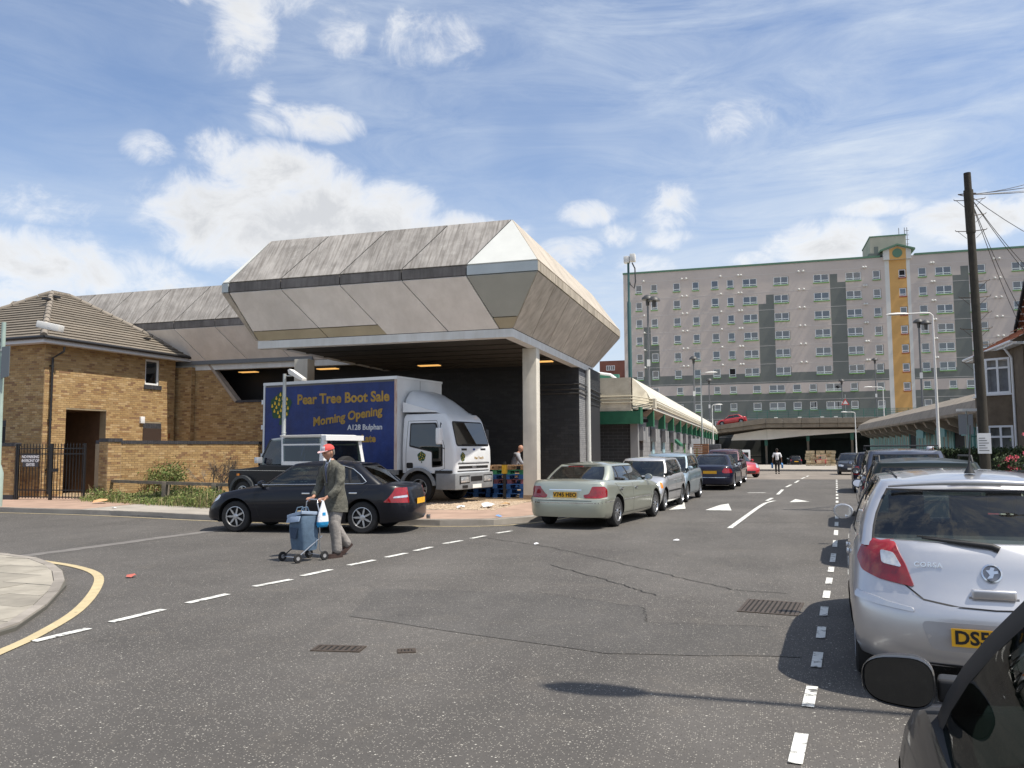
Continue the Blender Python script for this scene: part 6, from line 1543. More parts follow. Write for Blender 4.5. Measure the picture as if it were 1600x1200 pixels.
# -- silver hatchback in the right foreground
CO = dict(L=3.98, W=1.71, H=1.475, paint=P_silver, zb=.20, wr=.30, ww=.19, wheels=(1.20, -1.29), belt=.96, cf=.60, cr=.44, pf=2.6, pr=2.7, crown=.05, rcrown=.3, style='five', gt=.04, plan=.09,
    levels=[(0, .91, .10, .16), (.05, .955, .035, .06), (.14, .98, .0, .015), (.30, .995, .0, .0), (.44, 1.0, .012, .006), (.54, 1.0, .04, .028), (.60, .992, .07, .075), (.80, .975, .12, .125), (.93, .945, .17, .165), (1.0, .90, .22, .215)],
    shoulder=[(-1.99, .985), (-1.5, 1.02), (-.5, .99), (.55, .95), (.95, .91), (1.4, .81), (1.78, .66), (1.99, .54)],
    green=dict(ws=(1.15, .42), rw=(-1.80, -1.40), side=[(.95, .26, 'glass'), (-.12, -.20, 'black'), (-.20, -.28, 'glass'), (-1.02, -.95, 'body'), (-1.30, -1.12, 'body'), (-1.58, -1.28, 'body')], wb=.80, wt=.60, drop=.075, roofcrown=.05, rpil=.07, vlo=.07, vhi=.90, seal=.014), glass=glass_mat('clear_car_glass', (.75, .85, .82), .07, .85, .8),
    plates=[('rear', 'DS57', .445)], plate_dy=.115, door_lines=[[(.97, .90), (.98, .6), (.82, .27)], [(-.18, .95), (-.16, .27)], [(-1.0, .98), (-.98, .75), (-.85, .5), (-.80, .27)]], handles=[(-.06, .80), (-.88, .84)],
    patches=[([(.07, 1.085), (-.04, 1.0), (-.08, .88), (-.02, .80), (.10, .76), (.33, .725), (.27, .86), (.20, .97), (.12, 1.06)], 158, m_red_l, 'tail_light', .010, .02),
             ([(.10, .945), (.19, .93), (.25, .84), (.12, .86)], 158, m_clear_l, 'reversing_light', .016, .02),
             ([(-.06, .665), (.10, .64), (.34, .60), (.35, .575), (.12, .60), (-.06, .625)], 158, P_silver, 'bumper_moulding', .014, .02),
             ([(-.37, .35), (.37, .35), (.43, .53), (-.43, .53)], 180, mat('plate_recess_silver', (.46, .46, .48), .4, .6), 'plate_recess', .0015, .05, False),
             ([(-.62, .205), (.62, .205), (.58, .26), (-.58, .26)], 180, m_blackpl, 'lower_valance', .004, .03, False)],
    seams=[([(-.60, .90), (-.52, .75), (-.40, .655), (-.2, .625), (0, .618), (.2, .625), (.40, .655), (.52, .75), (.60, .90)], 180, .010, m_seal, 'panel_gap')])
corsa = make_car(CO, 'parked_car', 'bright silver hatchback with number plate DS57 parked in the right foreground', (1.61, 7.78, 0), R(84.5))
def dress_corsa(t):
    bvh, gb = CARS[-1][1], CARS[-1][2]
    def hit(y, z, b_=bvh): h = b_.ray_cast(Vector((-6, y, z)), Vector((1, 0, 0))); return h
    # badge: griffin-like relief in a chrome ring, handle, lettering, wiper, high brake light, aerial
    h = hit(0, .835); x = h[0].x; nrm = h[1]
    Mx = frame((x - .002, 0, .835), (0, -1, 0), nrm.cross(Vector((0, -1, 0))))
    q = MB(); q.lathe([(.046, 0), (.060, .004), (.060, .012), (.050, .014), (.046, .006)], 32); me = q.mesh('badge', 40); me.transform(Mx); bd = obj('badge', me, t, mats=m_chrome)
    q = MB(); q.lathe([(0, .004), (.047, .004)], 24); me = q.mesh('badge_disc'); me.transform(Mx); obj('badge_disc', me, bd, mats=mat('badge_grey', (.25, .25, .27), .3, .7))
    q = MB(); q.prism([(-.030, -.036, .006), (.004, -.03, .006), (.012, -.005, .006), (.036, .0, .006), (.034, .016, .006), (.010, .014, .006), (.018, .034, .006), (-.004, .038, .006), (-.012, .02, .006), (-.034, .018, .006), (-.022, .004, .006), (-.012, -.012, .006)], (0, 0, .006)); me = q.mesh('emblem'); me.transform(Mx); obj('emblem', me, bd, mats=m_chrome)
    h = hit(0, .70); x = h[0].x
    q = MB(); q.box(x - .035, -.125, .680, x + .01, .125, .740); bevel(q.build('tailgate_handle', P_silver, t), .014, 3); q = MB(); q.box(x - .006, -.14, .655, x + .01, .14, .690); q.build('handle_recess', mat('plate_recess_silver', (.46, .46, .48)), t)
    h = hit(.36, .86); text('CORSA', .046, m_chrome, t, frame((h[0].x - .004, .36, .87), (-.12, -1, 0), (.15, 0, 1)), spacing=1.2, fat=.0005, ext=.003)
    h0 = hit(-.02, 1.0, gb); h1 = hit(.38, 1.035, gb)
    if h0[0] and h1[0]:
        a, c = h0[0] + Vector((-.03, 0, -.0)), h1[0] + Vector((-.02, 0, .0))
        q = MB(); q.tube([a + Vector((-.01, -.04, -.02)), a, a.lerp(c, .5) + Vector((-.012, 0, 0)), c], [.022, .020, .013, .008], 8); q.build('wiper', m_blackpl, t, smooth=50)
        q = MB(); q.tube([a + Vector((.005, .02, .012)), a.lerp(c, .5) + Vector((.006, 0, .012)), c + Vector((.004, .03, .012))], .006, 6); q.build('wiper_blade', m_seal, t)
    zt = 1.40; hz = hit(0, 1.405, gb)
    x = (hz[0].x if hz[0] else -1.38) - .03
    q = MB(); q.box(x - .03, -.16, 1.385, x + .05, .16, 1.412); bevel(q.build('high_brake_light', m_red_l, t), .006)
    # spoiler lip
    q = MB(); pts = [(-1.40 - .06 * math.cos(s * 1.35), s * .56, 1.40 - .03 * s * s) for s in [i / 8 - 1 for i in range(17)]]; q.tube(pts, [.012 + .012 * (1 - abs(i / 8 - 1)) for i in range(17)], 8); q.build('spoiler', P_silver, t, smooth=60)
    q = MB(); q.lathe([(.038, 0), (.030, .02), (.010, .06), (.006, .09)], 12, o=(-1.12, 0, 1.452)); q.build('aerial_base', m_blackpl, t, smooth=50)
    q = MB(); q.tube([(-1.12, 0, 1.53), (-1.20, 0, 1.66), (-1.28, 0, 1.80)], [.006, .005, .003], 6); q.build('aerial', m_blackpl, t)
    for s in (-1, 1): seamroof = MB(); seamroof.tube([(.15, s * .50, 1.438), (-.5, s * .50, 1.452), (-1.15, s * .49, 1.425)], .007, 6); seamroof.build('roof_channel', m_seal, t)
dress_corsa(corsa)

# -- black hatchback beside the camera
BK = dict(L=3.98, W=1.70, H=1.45, paint=P_black, zb=.20, wr=.30, ww=.19, wheels=(1.22, -1.27), belt=.93, cf=.62, cr=.44, pf=2.5, pr=2.9, crown=.05, style='five',
    shoulder=[(-1.99, .98), (-1.5, 1.0), (-.5, .965), (.55, .92), (.95, .89), (1.4, .80), (1.78, .66), (1.99, .54)],
    green=dict(ws=(1.28, .50), rw=(-1.84, -1.50), side=[(1.05, .30, 'black'), (.90, .18, 'glass'), (-.14, -.22, 'black'), (-.20, -.28, 'glass'), (-1.02, -1.0, 'body'), (-1.30, -1.16, 'body'), (-1.60, -1.36, 'body')], wb=.79, wt=.60, drop=.07, roofcrown=.05, rpil=.08, vlo=.06, pil=.10),
    plates=[], mirror=(.98, -9), door_lines=[[(1.12, .88), (1.12, .6), (.95, .27)], [(-.16, .93), (-.16, .27)]], handles=[(-.02, .76)], glass=glass_mat('dark_car_glass', (.55, .72, .66), .04, .5, .16))
bk = make_car(BK, 'parked_car', 'black hatchback beside the camera whose door mirror fills the lower right corner', (1.13, 1.57, 0), R(84.5))
def big_mirror(t):
    for c in [c for c in t.children if c.name.startswith('wing_mirror')]:
        for k in list(c.children): bpy.data.objects.remove(k)
        bpy.data.objects.remove(c)
    for s in (1, -1):
        # rounded housing, opening backwards
        q = MB(); prof = []
        n = 28; rings = []
        for (dx, sc) in ((.115, .0), (.11, .35), (.09, .62), (.055, .84), (.01, .96), (-.035, 1.0), (-.045, .975), (-.040, .93)):
            ring = []
            for k in range(n):
                a = 2 * math.pi * k / n; ca, sa = math.cos(a), math.sin(a); pw_ = 2 / 3.0
                yy = .097 * math.copysign(abs(ca) ** pw_, ca) * sc; zz = .072 * math.copysign(abs(sa) ** pw_, sa) * sc
                yy += .0; zz *= (1 - .10 * (yy / .097)); ring.append((dx, yy * 1.0, zz))
            rings.append(ring)
        vs = [v for r_ in rings for v in r_]; q.add(vs, [(i * n + k, i * n + (k + 1) % n, (i + 1) * n + (k + 1) % n, (i + 1) * n + k) for i in range(len(rings) - 1) for k in range(n)])
        mo = q.build('wing_mirror', mat('mirror_housing_black', (.016, .016, .017), .38, coat=.3), t, smooth=50, loc=(1.0, s * .845, .975))
        mo.rotation_euler = (0, 0, s * R(-8)) if s > 0 else (0, 0, R(8)); fixn(mo)
        q = MB(); q.add([(x + .006, y * 1.0, z * 1.0) for x, y, z in rings[-1]], [tuple(range(n))]); g = q.build('mirror_glass', mat('mirror_face', (.07, .075, .08), .04, 1.0), mo)
        q = MB(); q.obox((.0, -s * .098, -.055), (.075, 0, 0), (0, -s * .12, .004), (0, 0, .066)); o = q.build('mirror_arm', m_blackpl, mo); fixn(o); bevel(o, .012, 3)
big_mirror(bk)
# steering wheel ring, dash panel and the bright reflections of a seat back show through the glass
ws_ = MB(); ws_.tube([(.55 + .0, -.36 + .19 * math.cos(a_), .93 + .18 * math.sin(a_)) for a_ in [i * math.pi / 12 for i in range(25)]], .015, 6, cap=False); ws_.build('wheel_rim', m_blackpl, bk)

# -- right hand row
C2 = dict(HATCH); C2.update(L=4.15, W=1.72, H=1.50, paint=P_green, roofpaint=P_green, belt=.98, wr=.31, wheels=(1.27, -1.28), style='five', mirrorpaint=P_dgrey,
    shoulder=[(-2.07, .97), (-1.6, 1.0), (-.5, .99), (.55, .95), (1.0, .92), (1.5, .82), (1.86, .68), (2.07, .54)],
    green=dict(ws=(1.2, .42), rw=(-2.0, -1.68), side=[(1.0, .26, 'glass'), (-.12, -.18, 'black'), (-.18, -.24, 'glass'), (-1.0, -.98, 'black'), (-1.05, -1.03, 'glass'), (-1.6, -1.45, 'body'), (-1.80, -1.60, 'body')], wb=.79, wt=.62, drop=.05, roofcrown=.045),
    patches=[([(-.06, .66), (.16, .66), (.14, .96), (-.02, .96)], 155, m_red_l, 'tail_light', .006, .04)], plates=[('rear', '', .62)])
c2 = make_car(C2, 'parked_car', 'dark green estate with roof rails parked just beyond the silver hatchback', (2.42, 13.95, 0), R(84))
for s in (1, -1): q = MB(); q.tube([(.35, s * .60, 1.42), (.25, s * .60, 1.51), (-1.35, s * .58, 1.52), (-1.48, s * .58, 1.43)], .014, 8); q.build('roof_rail', m_blackpl, c2)
C3 = dict(C2); C3.update(L=4.4, W=1.76, H=1.63, paint=P_slate, roofpaint=P_slate, belt=1.03, mirrorpaint=m_blackpl, shoulder=[(-2.2, 1.02), (-1.6, 1.05), (-.5, 1.04), (.55, 1.0), (1.05, .98), (1.6, .90), (2.0, .78), (2.2, .64)],
    green=dict(ws=(1.25, .55), rw=(-2.12, -1.90), side=[(1.05, .36, 'glass'), (-.12, -.16, 'black'), (-.18, -.22, 'glass'), (-1.0, -.98, 'black'), (-1.05, -1.03, 'glass'), (-1.75, -1.65, 'body'), (-1.95, -1.80, 'body')], wb=.80, wt=.66, drop=.04, roofcrown=.04))
c3 = make_car(C3, 'parked_car', 'tall slate blue estate with roof bars, second beyond the silver hatchback', (3.08, 19.9, 0), R(85))
for x in (.1, -.95): q = MB(); q.tube([(x, -.70, 1.58), (x, -.70, 1.67), (x, .70, 1.67), (x, .70, 1.58)], .016, 8); q.build('roof_bar', m_blackpl, c3)
FB = dict(SALOON); FB.update(paint=P_dgrey, L=4.2, W=1.7, plates=[('front', '', .42)], patches=[([(-.08, .58), (.28, .55), (.30, .66), (.06, .70), (-.08, .69)], 20, m_clear_l, 'headlight', .006, .05), ([(-.3, .58), (.3, .58), (.3, .68), (-.3, .68)], 0, m_blackpl, 'grille', .004, .03, False)])
make_car(FB, 'parked_car', 'dark grey saloon facing the camera near the end of the right hand row', (6.05, 57.9, gz(57.9)), R(-94))
FB2 = dict(C2); FB2.update(paint=P_navy, roofpaint=P_navy)
make_car(FB2, 'parked_car', 'navy estate in the right hand row between the slate estate and the lamp post', (4.35, 33.2, 0), R(85))
# under and on the deck
UC = dict(HATCH); UC.update(paint=P_black, seats=False, patches=[([(-.06, .66), (.16, .66), (.14, .96), (-.02, .96)], 160, m_red_l, 'tail_light', .006, .03)], plates=[('rear', '', .6)])
make_car(UC, 'parked_car', 'black hatchback in the shade under the deck beside the pile of crates', (5.2, 119.0, -.87), R(96))
UR = dict(UC); UR.update(paint=P_red)
make_car(UR, 'parked_car', 'dark red hatchback half hidden behind the pile of crates under the deck', (8.6, 121.5, -.87), R(100))
DR = dict(SALOON); DR.update(paint=P_red, seats=False, L=4.5, patches=[([(-.20, .62), (.22, .60), (.24, .88), (-.05, .88)], 150, m_red_l, 'tail_light', .006, .02)])
make_car(DR, 'parked_car', 'red hatchback climbing the ramp of the raised parking deck', (-3.1, 123.6, 5.05), R(183)).rotation_euler = (0, R(-7) * -1, R(183))

# ------------------------------------------------------------------ truck
m_twhite = mat('truck_white', (.66, .68, .70), .4, n=(1.5, .08), coat=.4, col2=((.45, .42, .38), 1.6, .66, .9)); m_tblue = mat('curtain_blue', (.007, .026, .15), .5, n=(1.4, .3), streak=(3, 1, .6, .45, (.003, .008, .05)), bump=(2.2, .5, .06)); m_gold = mat('gold_lettering', (.36, .22, .035), .6, n=(6, .2)); m_wlet = mat('white_lettering', (.62, .64, .66), .6)
m_tgrey = mat('bumper_grey', (.20, .21, .22), .6, n=(4, .15)); m_leaf2 = mat('print_green', (.02, .07, .03), .7); m_pear = mat('print_pear_yellow', (.72, .45, .03), .6); m_rustw = mat('rusty_white_frame', (.60, .52, .46), .6, streak=(8, 8, 1.5, .8, (.28, .09, .04)))
def tree_logo(parent, o, ux, uz, r, npear, seed=1):
    """round tree print: crown of leafy discs, trunk and pears"""
    rr = random.Random(seed); o = Vector(o); ux = Vector(ux).normalized(); uz = Vector(uz).normalized(); nn = ux.cross(uz); q = MB()
    pts = []
    for i in range(28):
        a = 2 * math.pi * i / 28; k = r * (1 + .08 * math.sin(5 * a) + rr.uniform(-.05, .05)); pts.append(o + ux * k * math.cos(a) + uz * k * math.sin(a) * 1.0 + nn * .004)
    q.add(pts, [tuple(range(28))]); q.add([o + ux * -.08 * r + uz * -.95 * r + nn * .003, o + ux * .08 * r + uz * -.95 * r + nn * .003, o + ux * .14 * r + uz * -1.4 * r + nn * .003, o - ux * .14 * r + uz * -1.4 * r + nn * .003], [(0, 1, 2, 3)])
    c = q.build('tree_print', m_leaf2, parent)
    for i in range(npear):
        a = i * 2.39996; k = r * .88 * math.sqrt((i + .5) / npear); p = o + ux * k * math.cos(a) + uz * k * math.sin(a); s = r * .115; q = MB()
        q.add([p + nn * .008 + ux * s * dx + uz * s * dz for dx, dz in ((-.9, -.5), (-.45, -1), (.45, -1), (.9, -.5), (.6, .2), (.3, 1.2), (-.3, 1.2), (-.6, .2))], [tuple(range(8))]); q.build('pear_print', m_pear, c)
def truck():
    t = thing('lorry', 'white lorry with a blue curtain side lettered Pear Tree Boot Sale under the canopy', 'lorry', (-8.06, 21.18, .12), R(-10))
    # local: x forward (cab front at x=0), y: near side = 0, far side = 2.4
    zf, zt_ = .95, 3.66; xb0, xb1 = -7.0, -1.88
    B1('chassis', m_blackpl, t, xb0 + .2, .75, .5, -.6, 1.7, .85)
    bx_ = MB(); bx_.box(xb0, .0, zf, xb1, 2.45, zt_); box = bx_.build('box_body', m_twhite, t)
    B1('side_curtain', m_tblue, box, xb0 + .07, -.014, zf + .02, xb1 - .09, -.002, zt_ - .12)
    B1('top_rail', m_twhite, box, xb0 - .01, -.03, zt_ - .07, xb1 + .01, -.003, zt_ + .02); B1('rail_shadow_strip', mat('rail_shadow_grey', (.10, .095, .09), .6), box, xb0 + .1, -.02, zt_ - .135, xb1 - .1, -.004, zt_ - .075)  # grey strip: the shadow under the top rail put in as colour
    B1('corner_post', m_rustw, box, xb1 - .085, -.022, zf, xb1 + .004, -.003, zt_ - .075); B1('corner_post', m_twhite, box, xb0 - .006, -.02, zf, xb0 + .06, -.003, zt_ - .075)
    B1('bottom_rail', m_tgrey, box, xb0, -.02, zf - .14, xb1, .1, zf - .003)
    for z in (1.3, 2.2, 3.0): B1('hinge', m_twhite, box, xb0 - .07, -.03, z, xb0 - .008, .06, z + .14)
    B1('headboard_seam', m_tgrey, box, xb1 + .001, 1.2, zf, xb1 + .006, 1.215, zt_); B1('headboard_trim', m_twhite, box, xb1 + .001, .0, zt_ - .05, xb1 + .03, 2.45, zt_ + .015)
    for i in range(9): B1('buckle', m_seal, box, xb0 + .35 + i * .5, -.03, zf - .02, xb0 + .42 + i * .5, -.015, zf + .22)
    cx = (xb0 + xb1) / 2; Mt = lambda x, z, rot=0: frame((x, -.018, z), (math.cos(rot), 0, math.sin(rot)), (-math.sin(rot), 0, math.cos(rot)))
    text('Pear Tree Boot Sale', .425, m_gold, box, Mt(xb0 + 3.12, zt_ - .57), fat=.013, spacing=1.0, ext=.003)
    text('Morning Opening', .365, m_gold, box, Mt(xb0 + 3.3, zt_ - 1.13, R(6.5)), fat=.012, shear=.12, ext=.003)
    text('A128 Bulphan', .225, m_wlet, box, Mt(xb0 + 3.98, zt_ - 1.46), fat=.004, ext=.003)
    text('Late', .30, m_gold, box, Mt(xb0 + 4.12, zt_ - 1.80), fat=.011, ext=.003)
    tree_logo(box, (xb0 + .72, -.015, zt_ - .74), (1, 0, 0), (0, 0, 1), .42, 20)
    # cab as stacked rounded rings
    def ring(z, x0, x1, w, r=.11, yc=1.22):
        out = []
        for (cx_, cy_, a0) in ((x1 - r, w - r, 0), (x0 + r * .4, w - r * .4, 90), (x0 + r * .4, -w + r * .4, 180), (x1 - r, -w + r, 270)):
            rr_ = r if a0 in (0, 270) else r * .4
            for k in range(6): a = R(a0 + 90 * k / 5); out.append((cx_ + rr_ * math.cos(a), yc + cy_ + rr_ * math.sin(a), z))
        return out
    xc0 = -1.80
    spec = [(.86, xc0, -.02, 1.06), (1.15, xc0, .0, 1.08), (1.52, xc0, -.015, 1.08), (1.60, xc0, -.03, 1.08), (2.30, xc0, -.24, 1.02), (2.44, xc0, -.30, 1.0), (2.56, xc0 + .05, -.42, .96)]
    rings = [ring(z, a, b_, w) for z, a, b_, w in spec]; n = len(rings[0]); q = MB()
    q.add([p for r_ in rings for p in r_], [(i * n + k, i * n + (k + 1) % n, (i + 1) * n + (k + 1) % n, (i + 1) * n + k) for i in range(len(rings) - 1) for k in range(n)] + [tuple(range(n))[::-1], tuple(range((len(rings) - 1) * n, len(rings) * n))])
    cab = q.build('cab', [m_twhite, m_arch], t, smooth=35); fixn(cab)
    # wheel arch cut
    c = MB(); c.lathe([(0, -.4), (.52, -.4), (.52, .45), (0, .45)], 28, 'y', (-1.22, .1, .42)); c.lathe([(0, -.45), (.52, -.45), (.52, .4), (0, .4)], 28, 'y', (-1.22, 2.34, .42)); cut = c.build('cutter', [m_arch]); 
    bmc = bmesh.new(); bmc.from_mesh(cut.data); bmesh.ops.remove_doubles(bmc, verts=bmc.verts, dist=.0005); bmesh.ops.recalc_face_normals(bmc, faces=bmc.faces); bmc.to_mesh(cut.data); bmc.free()
    bmb = bmesh.new(); bmb.from_mesh(cab.data); bvh = BVHTree.FromBMesh(bmb); bmb.free()
    cut.parent = t; md = cab.modifiers.new('b', 'BOOLEAN'); md.operation = 'DIFFERENCE'; md.object = cut; md.solver = 'EXACT'; md.material_mode = 'TRANSFER'; bpy.context.view_layer.update(); apply_mods(cab); bpy.data.objects.remove(cut)
    # glass and details; the patch tool shoots from 6 m through the local origin, so shift sideways with u
    gl = glass_mat('truck_glass', (.35, .40, .42), .10, .18)
    A0 = 0.0; Am = -math.pi / 2     # from the front: u = +y ; from the near side (-y): u = +x
    patch(bvh, [(.26, 1.62), (2.18, 1.62), (2.10, 2.34), (.34, 2.34)], A0, m_seal, t, 'windscreen_seal', .004, closed_round=.1)
    patch(bvh, [(.30, 1.66), (2.14, 1.66), (2.06, 2.30), (.38, 2.30)], A0, gl, t, 'windscreen', .012, closed_round=.09)
    def side(poly, m_, nm, off=.004, rad=.04):
        patch(bvh, poly, Am, m_, t, nm, off, closed_round=rad); patch(bvh, [(-u_, v_) for u_, v_ in poly], -Am, m_, t, nm, off, closed_round=rad)
    side([(-1.55, 1.62), (-1.55, 2.30), (-.66, 2.30), (-.42, 1.62), (-.42, 1.06), (-.78, 1.02), (-.78, 1.46)], m_seal, 'window_seal'); side([(-1.51, 1.66), (-1.51, 2.26), (-.70, 2.26), (-.47, 1.62), (-.47, 1.10), (-.75, 1.07), (-.75, 1.50)], gl, 'side_window', .010)
    for ln in ([(-1.66, .9), (-1.66, 1.4), (-1.62, 2.36), (-.66, 2.36), (-.36, 1.62), (-.36, 1.0), (-.7, .88)],):
        seam(bvh, ln, Am, .012, m_seal, t); seam(bvh, [(-a, z) for a, z in ln], -Am, .012, m_seal, t)
    side([(-1.64, 1.0), (-1.64, 1.16), (-1.42, 1.16), (-1.42, 1.0)], m_seal, 'door_handle_recess')
    tree_logo(t, (-1.12, .135, 1.34), (1, 0, 0), (0, 0, 1), .135, 9, 3)
    # front face
    F_ = lambda y, z: (bvh.ray_cast(Vector((5, y, z)), Vector((-1, 0, 0)))[0] or Vector((0, 0, 0))).x
    for (y0, y1, z0, z1, m_, nm) in ((.50, .80, 1.50, 1.56, m_seal, 'grille_slot'), (1.62, 1.92, 1.50, 1.56, m_seal, 'grille_slot'), (.32, 2.08, 1.16, 1.165, m_seal, 'panel_gap'), (.28, 2.12, 1.115, 1.145, m_seal, 'grille_bar'), (.34, 2.06, .985, 1.06, m_seal, 'grille_bar'), (.28, 2.12, .90, .93, m_seal, 'grille_bar')):
        x = F_((y0 + y1) / 2, (z0 + z1) / 2) + .004; B1(nm, m_, t, x - .01, y0, z0, x, y1, z1)
    q = MB(); q.lathe([(0, 0), (1, 0)], 20, 'x'); me = q.mesh('badge'); me.transform(Matrix.Translation((F_(1.22, 1.53) + .008, 1.22, 1.53)) @ Matrix.Diagonal((1, .07, .032, 1))); obj('badge', me, t, mats=mat('badge_blue', (.02, .06, .25), .3))
    text('IVECO', .085, mat('silver_letter', (.5, .5, .52), .3, .6), t, frame((F_(1.22, 1.02) + .008, 1.22, 1.02), (0, 1, 0), (0, 0, 1)), fat=.002)
    text('Pear Tree B', .11, m_gold, t, frame((F_(1.5, 1.28) + .006, 1.50, 1.28), (0, 1, 0), (0, 0, 1)), fat=.001)
    tree_logo(t, (F_(.55, 1.3) + .004, .55, 1.32), (0, 1, 0), (0, 0, 1), .125, 9, 5)
    # bumper, lamps, plate
    bp = [(0.02, .10), (.075, .34), (.08, 2.1), (.02, 2.34), (-.62, 2.34), (-.62, 2.2), (-.1, 2.15), (-.1, .29), (-.62, .24), (-.62, .10)]
    q = MB(); q.prism([(x, y, .40) for x, y in bp], (0, 0, .46)); bu = q.build('bumper', m_tgrey, t); bevel(fixn(bu), .03, 2)
    for y0, y1 in ((.30, .78), (1.66, 2.14)): bevel(B1('headlight', m_clear_l, bu, .06, y0, .60, .088, y1, .76), .01); B1('headlight_surround', m_seal, bu, .05, y0 - .03, .57, .080, y1 + .03, .79)
    B1('bumper_slot', m_seal, bu, .06, .88, .62, .0835, 1.56, .76); B1('fog_slot', m_seal, bu, .06, .40, .44, .0835, .70, .52)
    pl = B1('number_plate', m_platew, t, .082, .96, .42, .094, 1.48, .53); text('N1...CKR'.replace('...', '21 '), .10, m_ink, pl, frame((.096, 1.22, .475), (0, 1, 0), (0, 0, 1)), fat=.003, spacing=.95) if False else None
    B1('wiper', m_seal, t, F_(.8, 1.66) + .02, .6, 1.66, F_(.8, 1.66) + .035, 1.25, 1.685); B1('wiper', m_seal, t, F_(.8, 1.66) + .02, 1.4, 1.66, F_(.8, 1.66) + .035, 2.05, 1.685)
    B1('paper', m_platew, t, -.30, .32, 1.62, -.2, .62, 1.78)
    # arch flare and step
    for s, yy in ((1, .115), (-1, 2.325)):
        q = MB(); n = 14; inner = [(-1.22 + .52 * math.cos(R(a)), .42 + .52 * math.sin(R(a))) for a in [10 + 160 * k / n for k in range(n + 1)]]; outer = [(-1.22 + .62 * math.cos(R(a)), .42 + .60 * math.sin(R(a))) for a in [10 + 160 * k / n for k in range(n + 1)]]
        for k in range(n): q.prism([(inner[k][0], yy, inner[k][1]), (outer[k][0], yy, outer[k][1]), (outer[k + 1][0], yy, outer[k + 1][1]), (inner[k + 1][0], yy, inner[k + 1][1])], (0, -.05 * s, 0))
        q.build('wheel_arch_flare', m_tgrey, t)
        B1('step_panel', m_blackpl, t, -.66, yy - (.0 if s > 0 else .1), .55, -.11, yy + (.1 if s > 0 else 0), .94)
    # roof air deflector
    q = MB(); secs = []
    for (x, z, w, zl) in ((-.50, 2.56, .88, 2.54), (-.75, 2.80, .92, 2.60), (-1.05, 3.03, .96, 2.62), (-1.35, 3.20, 1.00, 2.62), (-1.62, 3.29, 1.02, 2.62), (-1.80, 3.30, 1.03, 2.62)):
        row = []
        for k in range(13):
            s = k / 6 - 1; zz = zl + (z - zl) * (1 - abs(s) ** 5) ; row.append((x - .30 * abs(s) ** 6 * 0, 1.22 + w * s, zz))
        secs.append(row)
    q.add([p for r_ in secs for p in r_], [(i * 13 + k, i * 13 + k + 1, (i + 1) * 13 + k + 1, (i + 1) * 13 + k) for i in range(5) for k in range(12)] + [tuple(range(65, 78))]); d_ = q.build('air_deflector', m_twhite, t, smooth=50); fixn(d_)
    for s in (-1, 1): q = MB(); q.prism([(-1.80, 1.22 + s * 1.035, 2.62), (-.62, 1.22 + s * .98, 2.60), (-1.80, 1.22 + s * 1.035, 2.92)], (0, s * .012, 0)); q.build('deflector_fin', m_twhite, t)
    q = MB(); rr_ = ring(2.50, xc0 - .05, -.34, 1.02); q.add(rr_ + [(x, y, z + .10) for x, y, z in rr_], [(k, (k + 1) % n, (k + 1) % n + n, k + n) for k in range(0)] ) if 0 else None
    # mirrors
    for s, y in ((-1, .14), (1, 2.30)):
        q = MB(); q.tube([(-.46, y + (.0), 2.25), (-.36, y + s * .20, 2.28), (-.34, y + s * .26, 2.15)], .014, 6); mm = q.build('mirror_arm', m_blackpl, t); q = MB(); q.tube([(-.36, y + s * .0, 1.55), (-.34, y + s * .24, 1.62)], .012, 6); q.build('mirror_stay', m_blackpl, mm)
        o = B1('door_mirror', m_twhite if s < 0 else m_blackpl, t, -.42, y + s * .18, 1.68, -.30, y + s * .38, 2.14); bevel(fixn(o), .03, 3)
        B1('mirror_glass', m_mirror, o, -.425, y + s * .20, 1.74, -.4205, y + s * .36, 2.10)
    for (x, y) in ((-1.22, .14), (-1.22, 2.30), (-5.2, .12), (-5.2, 2.32)): 
        w_ = wheel(t, x, (y - 1.22), .42, .26, 'five'); w_.location = (x, y + (.13 if y < 1 else -.13), .42 - .0)
    for y in (.38, 2.06): w_ = wheel(t, -5.2, (y - 1.22), .42, .24, 'five'); w_.location = (-5.2, y + .0, .42)
    return t
lorry = truck()

